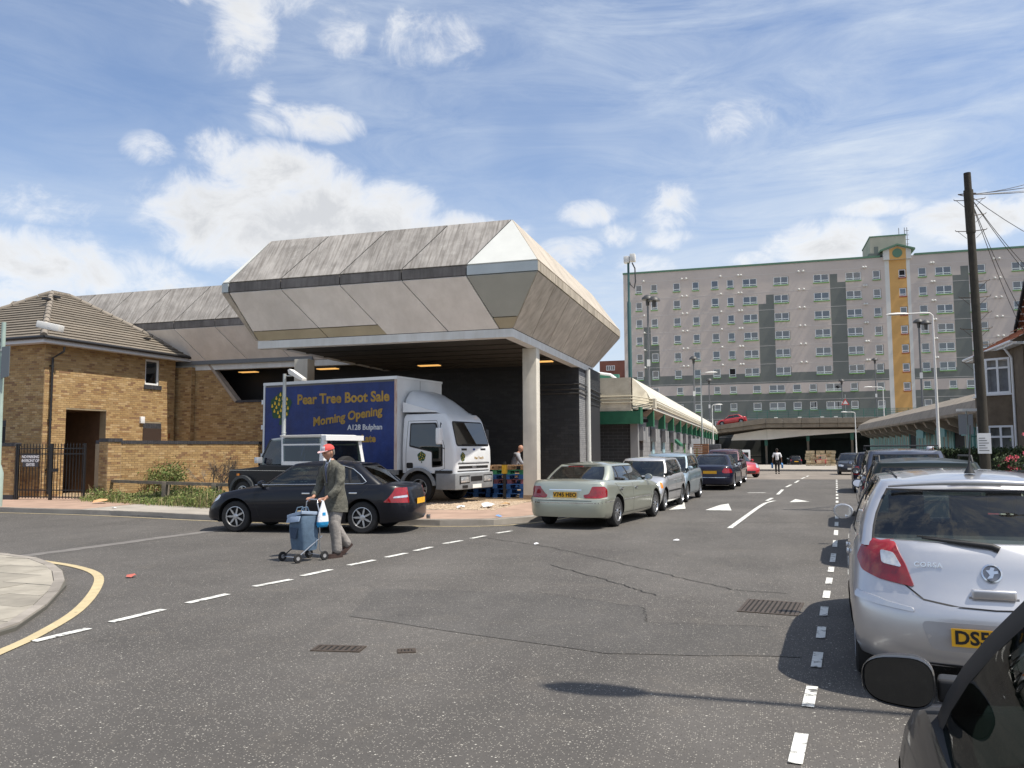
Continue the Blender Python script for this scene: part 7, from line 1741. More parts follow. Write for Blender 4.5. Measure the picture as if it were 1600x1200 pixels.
# ------------------------------------------------------------------ black off-roader with white hardtop
def offroad():
    t = thing('offroad_car', 'black off-roader with a white hardtop between the lorry and the dark saloon', 'off-roader', (-11.9, 19.35, .12), R(165))
    # local: x forward, origin centre
    P = mat('dull_black', (.008, .008, .009), .45, spec=.3)
    W = .78
    q = MB(); q.prism([(-1.78, -W, .42), (1.75, -W, .42), (1.80, -W, .70), (1.72, -W, 1.02), (.62, -W, 1.10), (.50, -W, 1.16), (-1.78, -W, 1.16)], (0, 2 * W, 0)); body = q.build('body', P, t); bevel(fixn(body), .05, 3)
    for s in (-1, 1):
        for x in (1.12, -1.12):
            q = MB(); n = 10
            for k in range(n):
                a0, a1 = R(8 + 164 * k / n), R(8 + 164 * (k + 1) / n); q.prism([(x + .42 * math.cos(a0), s * W, .38 + .42 * math.sin(a0)), (x + .50 * math.cos(a0), s * W, .38 + .50 * math.sin(a0)), (x + .50 * math.cos(a1), s * W, .38 + .50 * math.sin(a1)), (x + .42 * math.cos(a1), s * W, .38 + .42 * math.sin(a1))], (0, s * .09, 0))
            q.build('wheel_arch', mat('grey_arch', (.04, .045, .05), .6), t); B1('arch_void', m_arch, t, x - .42, s * (W - .02), .40, x + .42, s * (W + .004), .78)
            w_ = wheel(t, x, s * (W + .04), .36, .22, 'five')
    m_hw = mat('hardtop_white', (.68, .69, .70), .4)
    # hardtop: corner posts and roof, windows between
    def q4(pts, m_, nm, vec, par=t): q = MB(); q.prism(pts, vec); return fixn(q.build(nm, m_, par))
    zt = 1.88
    roof = q4([(-1.74, -.66, zt - .03), (-.15, -.66, zt - .03), (-.10, -.60, zt + .05), (-1.62, -.60, zt + .05)], m_hw, 'hardtop_roof', (0, 1.30, 0)); bevel(roof, .03, 2)
    ft = q4([(-.15, -.62, zt - .08), (.28, -.60, zt - .10), (.26, -.60, zt - .04), (-.15, -.60, zt - .0)], m_hw, 'front_roof', (0, 1.22, 0))
    for s in (-1, 1):
        y0, y1 = s * .76, s * .67
        def bar(x0, z0, x1, z1, w, nm='hardtop_post', m_=m_hw):
            f = lambda z: lerp(y0, y1, (z - 1.16) / .70); q = MB(); q.obox((x0 - w / 2, f(z0), z0), (w, 0, 0), (0, -s * .05, 0), (x1 - x0, f(z1) - f(z0), z1 - z0)); q.build(nm, m_, t)
        bar(-1.70, 1.16, -1.66, zt, .14); bar(-.32, 1.16, -.20, zt, .07); bar(.60, 1.14, .24, zt - .06, .05, 'windscreen_post', P_black)
        q = MB(); q.box(-1.68, y0 - s * .03, 1.15, -.28, y0, 1.25); q.build('hardtop_sill', m_hw, t); q = MB(); q.box(-1.66, s * .685, 1.66, -.24, s * .70, 1.70); q.build('window_bar', m_hw, t)
        g = MB(); g.quad((-1.64, s * .745, 1.22), (-.30, s * .745, 1.22), (-.22, s * .675, zt - .04), (-1.62, s * .675, zt - .04)); g.build('side_window', m_cglass, t)
        g = MB(); g.quad((-.28, s * .745, 1.18), (.56, s * .745, 1.16), (.26, s * .675, zt - .08), (-.20, s * .675, zt - .06)); g.build('door_window', m_cglass, t)
    # rear face of the hardtop
    for (ya, yb) in ((-.77, -.66), (.66, .77)): q = MB(); q.obox((-1.79, ya, 1.14), (.06, 0, 0), (0, yb - ya, 0), (.08, -.10 * (1 if ya > 0 else -1), zt - 1.14)); fixn(q.build('rear_post', m_hw, t))
    q = MB(); q.box(-1.80, -.70, zt - .10, -1.66, .70, zt + .03); o = q.build('rear_header', m_hw, t); q = MB(); q.box(-1.81, -.74, 1.12, -1.73, .74, 1.19); q.build('rear_sill', m_hw, t)
    g = MB(); g.quad((-1.77, -.66, 1.19), (-1.77, .66, 1.19), (-1.71, .60, zt - .10), (-1.71, -.60, zt - .10)); g.build('rear_window', m_cglass, t)
    g = MB(); g.quad((.62, -.66, 1.12), (.62, .66, 1.12), (.26, .60, zt - .10), (.26, -.60, zt - .10)); g.build('windscreen', m_cglass, t)
    q = MB(); q.lathe([(.12, -.1), (.34, -.1), (.36, -.04), (.36, .04), (.34, .1), (.12, .1)], 24, 'x', (-1.92, .1, 1.02)); q.build('spare_wheel', m_tyre, t, smooth=40)
    B1('interior', m_inside, t, -1.6, -.62, 1.0, .4, .62, 1.17)
    for y in (-.35, .35): B1('seat', m_seat, t, -.35, y - .2, 1.1, -.2, y + .2, 1.62)
    for s in (-1, 1): o = B1('door_mirror', mat('mirror_silver', (.5, .52, .56), .3, .5), t, .38, s * .80, 1.20, .48, s * 1.0, 1.36); bevel(fixn(o), .02)
    seam_ = MB(); seam_.box(-1.7, W + .008, 1.00, 1.7, W + .012, 1.015); seam_.build('side_stripe', m_chrome, t); seam_ = MB(); seam_.box(-1.7, -W - .012, 1.00, 1.7, -W - .008, 1.015); seam_.build('side_stripe', m_chrome, t)
    B1('tail_light', m_red_l, t, -1.80, .60, .72, -1.775, .74, .98); B1('indicator', m_amber, t, 1.30, W + .01, .86, 1.38, W + .03, .92)
offroad()
def van():
    t = thing('white_van', 'white van seen end on beyond the arch at the end of the street', 'van', (-1.5, 104, -.7), R(90))
    q = MB(); q.prism([(-2.4, -.95, .35), (2.3, -.95, .35), (2.4, -.95, .95), (1.6, -.95, 1.25), (1.0, -.95, 2.05), (-2.4, -.95, 2.1)], (0, 1.9, 0)); bevel(fixn(q.build('body', m_twhite, t)), .08, 2)
    B1('rear_window', m_seal, t, -2.41, -.75, 1.25, -2.395, -.06, 1.8); B1('rear_window', m_seal, t, -2.41, .06, 1.25, -2.395, .75, 1.8); B1('windscreen', m_seal, t, 1.0, -.8, 1.4, 1.35, .8, 1.9)
    for x in (1.5, -1.5):
        for s in (1, -1): wheel(t, x, s * .93, .33, .2, 'cover')
van()
# ------------------------------------------------------------------ people
def skin_mesh(name, joints, edges, parent, m_, sub=2, root=0, smooth=True, flat=None, post=None):
    """one continuous surface grown over a skeleton; joints: [(x,y,z,rx,ry)]"""
    me = bpy.data.meshes.new(name); me.from_pydata([j[:3] for j in joints], edges, []); o = obj(name, me, parent, mats=m_)
    sk = o.modifiers.new('s', 'SKIN'); sk.use_smooth_shade = True
    for i, j in enumerate(joints):
        v = me.skin_vertices[0].data[i]; v.radius = (j[3], j[4] if len(j) > 4 else j[3]); v.use_root = (i == root)
    if sub: sb = o.modifiers.new('u', 'SUBSURF'); sb.levels = sub; sb.render_levels = sub
    bpy.context.view_layer.update(); apply_mods(o)
    if post:
        for v in o.data.vertices: v.co = post(v.co)
    o.data.materials.clear(); o.data.materials.append(m_); o.data.polygons.foreach_set('use_smooth', [True] * len(o.data.polygons)); return o
m_skin = mat('skin', (.42, .22, .15), .55, n=(18, .1)); m_skin2 = mat('skin_dark', (.20, .11, .075), .6); m_hair = mat('dark_hair', (.02, .016, .014), .8)
def head(parent, o, yaw_, pitch_=0, m_=None, hair=None, s=1.0, name='head'):
    """head with brow, nose, mouth, chin and ears, facing +x"""
    m_ = m_ or m_skin; bm = bmesh.new(); bmesh.ops.create_uvsphere(bm, u_segments=28, v_segments=20, radius=1)
    for v in bm.verts:
        x, y, z = v.co; X_, Y_, Z_ = x * .098, y * .076, z * .118
        if z < 0: Y_ *= 1 - .30 * (-z) ** 1.3; X_ *= 1 - .12 * (-z); 
        if x > 0:
            a = math.exp(-((y / .16) ** 2)) 
            X_ += .026 * a * math.exp(-(((z + .12) / .16) ** 2)) * x        # nose
            X_ -= .012 * math.exp(-(((abs(y) - .36) / .17) ** 2)) * math.exp(-(((z - .08) / .13) ** 2))   # eye sockets
            X_ += .008 * math.exp(-(((z - .27) / .10) ** 2)) * math.exp(-((y / .6) ** 2))      # brow
            X_ += .010 * math.exp(-(((z + .46) / .07) ** 2)) * math.exp(-((y / .28) ** 2))      # lips
            X_ -= .010 * math.exp(-(((z + .36) / .05) ** 2)) * math.exp(-((y / .3) ** 2))
            X_ += .012 * math.exp(-(((z + .78) / .16) ** 2)) * math.exp(-((y / .4) ** 2))      # chin
        v.co = (X_, Y_, Z_)
    for sgn in (1, -1):
        r_ = bmesh.ops.create_uvsphere(bm, u_segments=8, v_segments=6, radius=1)
        for v in r_['verts']: v.co = (v.co.x * .018 - .006, sgn * .076 + v.co.y * .010, v.co.z * .030 - .004)
    me = bpy.data.meshes.new(name); bm.to_mesh(me); bm.free(); me.transform(Matrix.Diagonal((s, s, s, 1))); me.polygons.foreach_set('use_smooth', [True] * len(me.polygons))
    h = obj(name, me, parent, mats=m_, loc=o); h.rotation_euler = (0, pitch_, yaw_)
    me_ = MB()
    for sgn in (1, -1): me_.lathe([(0, -.006), (.008, -.004), (.010, .002)], 8, 'x', (.088, sgn * .030, .010))
    me_.build('eyes', m_hair, h); q = MB(); q.box(.097, -.022, -.055, .101, .022, -.0515); q.build('mouth', mat('lips', (.25, .09, .07), .6), h)
    for sgn in (1, -1): pass
    if hair:
        bm = bmesh.new(); bmesh.ops.create_uvsphere(bm, u_segments=20, v_segments=14, radius=1)
        for v in bm.verts: v.co = (v.co.x * .106 - .010, v.co.y * .084, v.co.z * .126 + .006)
        bmesh.ops.delete(bm, geom=[v for v in bm.verts if (v.co.z < .03 and v.co.x > -.01) or v.co.z < -.06 or (v.co.x > .06 and v.co.z < .07)], context='VERTS'); me = bpy.data.meshes.new('hair'); bm.to_mesh(me); bm.free(); me.polygons.foreach_set('use_smooth', [True] * len(me.polygons)); obj('hair', me, h, mats=hair)
    return h
def hand(parent, o, ang, curl=1.0, side=1, m_=None, name='hand'):
    """palm with four unequal curled fingers and a thumb, wrapped round a bar along local x; palm faces down"""
    m_ = m_ or m_skin; h = obj(name, None, parent, loc=o) if False else None
    q = MB(); q.add([(-.038, -.005, .030), (.038, -.005, .030), (.042, .075, .022), (-.040, .078, .022), (-.034, -.005, .004), (.034, -.005, .004), (.038, .07, -.004), (-.036, .07, -.004)], [(0, 1, 2, 3), (7, 6, 5, 4), (0, 4, 5, 1), (1, 5, 6, 2), (2, 6, 7, 3), (3, 7, 4, 0)])
    for k, (x, l, r_) in enumerate(((-.031, .066, .0088), (-.011, .075, .0095), (.010, .071, .0092), (.030, .056, .0078))):
        pts = [(x * .9, .055, .012)]; y, z, a = .078, .014, 0
        pts.append((x, y, z))
        for seg, da in ((.45, R(45)), (.32, R(75)), (.23, R(55))):
            a -= da * curl; y += math.cos(a) * l * seg; z += math.sin(a) * l * seg; pts.append((x, y, z))
        q.tube(pts, [r_ * 1.1, r_ * 1.05, r_, r_ * .92, r_ * .7], 8)
    q.tube([(-.030 * side, .008, .012), (-.050 * side, .030, .002), (-.048 * side, .052, -.018), (-.036 * side, .062, -.030)], [.014, .012, .0105, .008], 8)
    me = q.mesh(name, 60); bm = bmesh.new(); bm.from_mesh(me); bmesh.ops.recalc_face_normals(bm, faces=bm.faces); bm.to_mesh(me); bm.free()
    h = obj(name, me, parent, mats=m_, loc=o); h.rotation_euler = ang; return h

def trolley_man():
    # he faces -x (left in the picture), a little towards the camera
    t = thing('person', 'man in grey blazer and red cap pushing a blue shopping trolley', 'person', (-6.30, 11.42, 0), R(244))
    mj = mat('grey_tweed', (.115, .112, .092), .95, n=(45, .35), bump=(16, .9, .02), col2=((.075, .074, .062), 7, .5, .62)); mt_ = mat('grey_trousers', (.27, .25, .235), .9, n=(9, .2), bump=(9, .9, .03)); msh = mat('brown_shoe', (.05, .03, .025), .5); mshirt = mat('pale_blue_shirt', (.45, .50, .60), .8); mcap = mat('red_cap', (.55, .07, .06), .8, n=(20, .15))
    # local: x forward, y left; front leg forward-straight, rear leg trailing
    tr = [(-.01, 0, .93, .120, .10), (.01, .09, .84, .110, .105), (.10, .105, .52, .098, .094), (.06, .11, .28, .085, .082), (.04, .11, .05, .088, .086),
          (-.02, -.09, .84, .110, .105), (-.04, -.105, .50, .098, .094), (-.20, -.11, .28, .085, .082), (-.33, -.11, .12, .084, .082), (0, 0, 1.02, .11, .09)]
    skin_mesh('trousers', tr, [(0, 1), (1, 2), (2, 3), (3, 4), (0, 5), (5, 6), (6, 7), (7, 8), (0, 9)], t, mt_)
    def shoe(x, y, z, pit):
        q = MB(); pts = [(-.09, .038), (-.02, .042), (.08, .050), (.14, .047), (.175, .028)]; P = [(a, -b_) for a, b_ in pts] + [(a, b_) for a, b_ in pts[::-1]]
        q.prism([(a, b_, 0) for a, b_ in P], (0, 0, .035)); q.prism([(a * .92 - .004, b_ * .85, .035) for a, b_ in P], (0, 0, .028)); q.prism([(a * .6 - .035, b_ * .75, .063) for a, b_ in P], (0, 0, .035)); o = q.build('shoe', msh, t, loc=(x, y, z)); o.rotation_euler = (0, pit, 0); fixn(o)
    shoe(.05, .11, 0, 0); shoe(-.32, -.11, .085, R(38))
    # body under the clothes: torso, neck, arms in one surface
    L_ = [(0, 0, 1.0, .125, .10), (.03, 0, 1.20, .140, .10), (.075, 0, 1.38, .150, .095), (.10, 0, 1.475, .070, .065), (.125, 0, 1.53, .055, .055)]
    skin_mesh('body', L_ + [(.07, .15, 1.38, .045), (.12, .25, 1.12, .034), (.19, .24, 1.015, .026), (.35, .185, .905, .026), (.07, -.15, 1.38, .045), (.12, -.25, 1.12, .034), (.19, -.225, 1.015, .026), (.35, -.125, .905, .026)],
              [(0, 1), (1, 2), (2, 3), (3, 4), (2, 5), (5, 6), (6, 7), (7, 8), (2, 9), (9, 10), (10, 11), (11, 12)], t, m_skin, root=0)
    # jacket: body shell and sleeves
    rr = random.Random(5)
    def wr(c):
        k = .006 * math.sin(c.z * 38 + c.y * 22) + .005 * math.sin(c.x * 60 + c.z * 55); r_ = Vector((c.x - .03, c.y, 0)); 
        return Vector((c.x, c.y, c.z)) + (r_.normalized() * k if r_.length > .05 else Vector())
    prof = [(.70, .015, .182, .218), (.74, .015, .180, .218), (.84, .015, .168, .208), (.95, .018, .150, .192), (1.06, .025, .128, .178), (1.16, .035, .126, .186), (1.26, .048, .130, .200), (1.34, .058, .128, .208), (1.40, .066, .115, .196), (1.44, .075, .095, .155), (1.475, .088, .072, .095), (1.50, .10, .058, .070)]
    q = MB(); n = 40; rg = []
    for (z, cx_, a_, b_) in prof:
        row = []
        for k in range(n):
            th = 2 * math.pi * k / n; fold = .006 * math.sin(5 * th + z * 9) * (1.3 - z) + .004 * math.sin(z * 60 + 3 * th) + .003 * math.sin(z * 95 - 4 * th); e = .92
            row.append((cx_ + (a_ + fold) * math.copysign(abs(math.cos(th)) ** e, math.cos(th)), (b_ + fold) * math.copysign(abs(math.sin(th)) ** e, math.sin(th)), z + (.018 * math.cos(th) if z < .8 else 0)))
        rg.append(row)
    q.add([p for r_ in rg for p in r_], [(i * n + k, i * n + (k + 1) % n, (i + 1) * n + (k + 1) % n, (i + 1) * n + k) for i in range(len(rg) - 1) for k in range(n)]); bl = q.build('blazer', mj, t, smooth=70)
    for s in (1, -1):
        A = [(.055, s * .13, 1.375, .085, .085), (.06, s * .195, 1.36, .088, .085), (.09, s * .245, 1.24, .078, .078), (.12, s * .262, 1.12, .072, .070), (.18, s * (.25 if s > 0 else .235), 1.02, .066, .064), (.29, s * (.21 if s > 0 else .16), .935, .056, .054)]
        skin_mesh('sleeve', A, [(i, i + 1) for i in range(5)], t, mj, root=0, sub=3, post=wr)
    bmj = bmesh.new(); bmj.from_mesh(bl.data); bv = BVHTree.FromBMesh(bmj); bmj.free()
    def front(poly, m_, nm, off): 
        return patch(bv, poly, 0.0, m_, bl, nm, off, res=.04)
    front([(-.050, 1.46), (.050, 1.46), (.012, 1.14), (-.012, 1.14)], mshirt, 'shirt', .004); front([(-.016, 1.43), (.016, 1.43), (.014, 1.16), (-.014, 1.16)], mat('tie', (.06, .07, .14), .7), 'tie', .009)
    for s in (1, -1): front([(s * .045, 1.47), (s * .085, 1.44), (s * .095, 1.34), (s * .060, 1.30), (s * .008, 1.10), (s * .012, 1.14)][::s], mj, 'lapel', .014)
    q = MB(); 
    for s in (1, -1): front([(s * .09, .98), (s * .17, .97), (s * .17, .955), (s * .09, .965)][::s], mat('pocket_shadow', (.05, .05, .04), .9), 'pocket_shadow_strip', .008)  # thin dark strips paint the shadow at each pocket
    for z in (1.06, .98): front([(.012, z), (.026, z), (.026, z - .016), (.012, z - .016)], msh, 'button', .014)
    q = MB(); q.tube([(.125, .03, 1.53), (.155, .045, 1.475), (.170, .012, 1.44)], .012, 6); q.tube([(.125, -.03, 1.53), (.155, -.045, 1.475), (.170, -.012, 1.44)], .012, 6); q.build('collar', mshirt, t)
    hd = head(t, (.155, 0, 1.615), R(4), R(14), hair=mat('grey_hair', (.16, .14, .12), .9))
    # cap: crown, brim, white front panel
    bm = bmesh.new(); bmesh.ops.create_uvsphere(bm, u_segments=24, v_segments=14, radius=1)
    for v in bm.verts: v.co = (v.co.x * .112 - .006, v.co.y * .090, v.co.z * .088)
    bmesh.ops.delete(bm, geom=[v for v in bm.verts if v.co.z < -.004], context='VERTS'); me = bpy.data.meshes.new('cap'); bm.to_mesh(me); bm.free(); me.polygons.foreach_set('use_smooth', [True] * len(me.polygons)); cap = obj('cap', me, hd, mats=mcap, loc=(0, 0, .045))
    q = MB(); br = [(.07 + .115 * math.cos(a), .078 * math.sin(a), -.012 * (1 - abs(math.sin(a))) - .002) for a in [R(-95 + 190 * i / 12) for i in range(13)]]; q.prism(br, (0, 0, .006)); fixn(q.build('cap_brim', mat('pale_pink_brim', (.62, .42, .42), .8), cap))
    q = MB(); q.add([(.104 * math.cos(a) * c + .002, .092 * math.sin(a) * c, z) for z, c in ((.005, 1.03), (.045, .92), (.070, .66)) for a in [R(-34 + 68 * i / 6) for i in range(7)]], [(r_ * 7 + i, r_ * 7 + i + 1, (r_ + 1) * 7 + i + 1, (r_ + 1) * 7 + i) for r_ in range(2) for i in range(6)]); q.build('cap_panel', mat('grey_cap_panel', (.45, .46, .50), .8), cap)
    for s, y in ((1, .185), (-1, -.13)): hand(t, (.335, y, .905), (0, 0, R(-90)), 1.0, s)
    return t
man = trolley_man()
def trolley():
    t = thing('shopping_trolley', 'blue fabric shopping trolley on four small wheels before the man in the blazer', 'shopping trolley', (-6.30, 11.42, 0), R(244))
    mb_ = mat('blue_canvas', (.085, .135, .20), .85, n=(10, .18), bump=(7, .6, .02)); ml = mat('pale_blue_lining', (.30, .38, .50), .8, n=(5, .2)); ms = mat('steel_tube', (.55, .56, .58), .3, .9)
    x0, x1 = .42, .70
    q = MB(); n = 6; lv = [(.17, .95, .0), (.28, 1.04, .0), (.45, 1.10, .01), (.62, 1.06, .02), (.68, 1.0, .02)]; rings = []
    for z, s, dx in lv: cx_, w, d_ = (x0 + x1) / 2 + dx, .145 * s, .175 * s; rings.append([(cx_ + w * math.copysign(min(1, abs(math.cos(a)) ** .35), math.cos(a)), d_ * math.copysign(min(1, abs(math.sin(a)) ** .35), math.sin(a)), z + .008 * math.sin(3 * a)) for a in [2 * math.pi * k / 24 + .01 for k in range(24)]])
    q.add([p for r_ in rings for p in r_], [(i * 24 + k, i * 24 + (k + 1) % 24, (i + 1) * 24 + (k + 1) % 24, (i + 1) * 24 + k) for i in range(len(lv) - 1) for k in range(24)] + [tuple(range(24))[::-1], tuple(range(96, 120))]); bag = q.build('bag', mb_, t, smooth=45)
    q = MB(); q.prism([(x0 + .02, -.18, .67), (x0 + .02, .18, .68), (x1 + .03, .18, .71), (x1 + .06, -.17, .63)], (0, 0, .05)); q.prism([(x1 + .035, .17, .68), (x1 + .035, -.16, .66), (x1 + .06, -.17, .56), (x1 + .06, .17, .60)], (.016, 0, 0)); f = q.build('flap', ml, bag); bevel(fixn(f), .02, 2)
    q = MB(); q.prism([(x1 + .03, -.10, .50), (x1 + .03, .10, .50), (x1 + .035, .06, .34), (x1 + .035, -.06, .34)], (.02, 0, 0)); fixn(q.build('front_pocket', mat('dark_blue_canvas', (.04, .065, .11), .9), bag))
    for y in (-.06, .07): q = MB(); q.tube([(x1 - .02, y, .71), (x1 - .05, y, .79), (x1 - .14, y, .80), (x1 - .18, y, .71)], .009, 6); q.build('bag_handle', mb_, bag)
    for y in (-.172, .172): q = MB(); q.box(.48, y - .012, .22, .486, y + .012, .66); q.build('piping', mat('dark_blue_canvas', (.04, .065, .11)), bag)
    # frame: push handle, legs
    q = MB(); q.tube([(.42, .16, .90), (.42, .10, .905), (.42, -.06, .905), (.42, -.12, .90)], .011, 8); q.build('handle_bar', ms, t)
    for y in (.14, -.10): q = MB(); q.tube([(.42, y, .905), (.45, y * 1.2, .86), (.44, y * 1.5, .72), (.41, y * 1.3, .30), (.40, y * 1.25, .14)], .010, 8); q.build('frame_tube', ms, t)
    for y in (.17, -.17): q = MB(); q.tube([(.36, y, .36), (.55, y * 1.05, .24), (.80, y * 1.1, .075)], .009, 8); q.build('leg', ms if y > 0 else m_blackpl, t); q = MB(); q.tube([(.40, y, .17), (.34, y, .08)], .009, 8); q.build('leg', ms, t)
    q = MB(); q.tube([(.80, .19, .075), (.80, -.19, .075)], .007, 6); q.tube([(.34, .19, .07), (.34, -.19, .07)], .007, 6); q.build('axle', ms, t)
    for x in (.80, .34):
        for y in (.205, -.205): q = MB(); q.lathe([(.030, -.014), (.062, -.014), (.070, -.006), (.070, .006), (.062, .014), (.030, .014)], 18, 'y'); w_ = q.build('wheel', m_tyre, t, smooth=40, loc=(x, y, .07)); q = MB(); q.lathe([(0, -.010), (.034, -.012), (.034, .012), (0, .010)], 12, 'y'); q.build('hub', mat('grey_hub', (.30, .30, .31), .5), w_)
    B1('contents', mat('cream_packet', (.6, .45, .25), .7), t, .60, -.05, .725, .66, .02, .745)
trolley()
def carrier_bag():
    t = thing('carrier_bag', 'white and blue plastic carrier bag hanging from the hand of the man with the trolley', 'carrier bag', (-6.30, 11.42, 0), R(244))
    mw = mat('white_plastic', (.72, .74, .78), .5, bump=(8, .8, .02)); mbl = mat('blue_plastic', (.02, .30, .62), .5, bump=(8, .8, .02))
    cx_, cy_ = .40, .24
    def ringz(z, a, b_): return [(cx_ + a * math.cos(q_) * (1 + .08 * math.sin(5 * q_ + z * 30)), cy_ + b_ * math.sin(q_), z) for q_ in [2 * math.pi * k / 18 for k in range(18)]]
    lv = [(.50, .085, .022), (.53, .098, .045), (.58, .100, .05)]; lv2 = [(.58, .100, .05), (.66, .088, .045), (.76, .060, .034), (.82, .036, .02), (.895, .014, .010)]
    for nm, l_, m_ in (('lower_panel', lv, mbl), ('upper_panel', lv2, mw)):
        q = MB(); rg = [ringz(*a) for a in l_]; q.add([p for r_ in rg for p in r_], [(i * 18 + k, i * 18 + (k + 1) % 18, (i + 1) * 18 + (k + 1) % 18, (i + 1) * 18 + k) for i in range(len(l_) - 1) for k in range(18)] + ([tuple(range(18))[::-1]] if l_ is lv else [])); q.build(nm, m_, t, smooth=60)
    B1('logo', mbl, t, cx_ - .02, cy_ + .038, .675, cx_ + .03, cy_ + .0465, .72)
    q = MB(); q.tube([(cx_, cy_, .88), (.42, .185, .92), (.43, .18, .895)], .008, 6); q.build('handle', mw, t)
carrier_bag()
def walker():
    t = thing('person', 'man in a white shirt walking away down the street with two blue bags', 'person', (1.45, 58.6, gz(58.6)), R(92))
    ws_ = mat('white_shirt', (.72, .72, .74), .8, n=(6, .1)); bt = mat('black_trousers', (.012, .012, .016), .9)
    skin_mesh('body', [(0, 0, .95, .12, .10), (0, 0, 1.2, .13, .1), (0, 0, 1.38, .14, .09), (0, 0, 1.48, .055), (0, 0, 1.55, .05), (0, .2, 1.38, .06), (0, .27, 1.12, .042), (.04, .29, .86, .033), (.05, .29, .78, .03), (0, -.2, 1.38, .06), (0, -.27, 1.12, .042), (.04, -.29, .86, .033), (.05, -.29, .78, .03)],
              [(0, 1), (1, 2), (2, 3), (3, 4), (2, 5), (5, 6), (6, 7), (7, 8), (2, 9), (9, 10), (10, 11), (11, 12)], t, m_skin2)
    skin_mesh('shirt', [(0, 0, .90, .155, .135), (0, 0, 1.1, .155, .125), (0, 0, 1.28, .165, .12), (0, 0, 1.40, .14, .10), (0, 0, 1.47, .07), (0, .19, 1.39, .08), (0, .26, 1.2, .068), (.0, .275, 1.12, .066), (0, -.19, 1.39, .08), (0, -.26, 1.2, .068), (.0, -.275, 1.12, .066)],
              [(0, 1), (1, 2), (2, 3), (3, 4), (3, 5), (5, 6), (6, 7), (3, 8), (8, 9), (9, 10)], t, ws_)
    skin_mesh('trousers', [(0, 0, .93, .14, .12), (0, .09, .82, .10), (.08, .09, .46, .07), (.02, .09, .10, .055), (0, -.09, .82, .10), (-.04, -.09, .46, .07), (-.14, -.09, .12, .055)], [(0, 1), (1, 2), (2, 3), (0, 4), (4, 5), (5, 6)], t, bt)
    for x, y in ((.06, .09), (-.10, -.09)): q = MB(); q.box(x - .1, y - .045, 0, x + .16, y + .045, .09); bevel(q.build('shoe', bt, t), .03)
    head(t, (0.01, 0, 1.63), 0, 0, m_skin2, hair=m_hair)
    for y in (.29, -.29): hand(t, (.05, y, .80), (R(-90), 0, 0), .9, 1 if y > 0 else -1, m_skin2)
    for i, y in enumerate((.33, -.33)):
        b_ = thing('carrier_bag', 'blue carrier bag in the %s hand of the man in the white shirt' % ('left' if i == 0 else 'right'), 'carrier bag', (1.45 - y * .99, 58.6 + .05, gz(58.6) + .40), R(92), 'blue bags of the man in the white shirt')
        q = MB(); q.prism([(-.15, -.05, 0), (.15, -.05, 0), (.17, -.06, .24), (.05, -.015, .36), (-.05, -.015, .36), (-.17, -.06, .24)], (0, .11, 0)); bevel(fixn(q.build('bag', mat('blue_bag', (.04, .18, .42), .5), b_)), .02)
        q = MB(); q.tube([(-.05, 0, .35), (0, -.04 if y > 0 else .04, .42), (.05, 0, .35)], .008, 6); q.build('handle', MATS['blue_bag'], b_)
walker()
def worker():
    t = thing('person', 'man in a grey top behind the pallet stacks, only head and shoulders showing', 'person', (-7.9, 26.5, .12), R(30))
    g = mat('grey_top', (.30, .31, .34), .9, n=(6, .1)); k = mat('dark_trousers', (.03, .03, .04), .9)
    skin_mesh('body', [(0, 0, .9, .12, .1), (.05, 0, 1.15, .13, .1), (.14, 0, 1.32, .14, .09), (.2, 0, 1.42, .055), (.24, 0, 1.48, .05)], [(0, 1), (1, 2), (2, 3), (3, 4)], t, m_skin)
    skin_mesh('top', [(0, 0, .88, .15, .13), (.05, 0, 1.1, .155, .125), (.12, 0, 1.28, .165, .12), (.17, 0, 1.38, .12, .10), (.12, .2, 1.30, .085), (.2, .27, 1.1, .07), (.34, .22, .98, .06), (.12, -.2, 1.30, .085), (.2, -.27, 1.1, .07), (.34, -.22, .98, .06)], [(0, 1), (1, 2), (2, 3), (3, 4), (4, 5), (5, 6), (3, 7), (7, 8), (8, 9)], t, g)
    skin_mesh('trousers', [(0, 0, .9, .14, .12), (0, .1, .8, .1), (0, .11, .44, .075), (0, .11, .08, .06), (0, -.1, .8, .1), (0, -.11, .44, .075), (0, -.11, .08, .06)], [(0, 1), (1, 2), (2, 3), (0, 4), (4, 5), (5, 6)], t, k)
    for y in (.11, -.11): q = MB(); q.box(-.1, y - .045, 0, .17, y + .045, .09); bevel(q.build('shoe', k, t), .03)
    head(t, (.27, 0, 1.55), 0, R(12)); 
    for y in (.21, -.21): hand(t, (.38, y, .95), (0, 0, R(-90)), .7, 1 if y > 0 else -1)
worker()
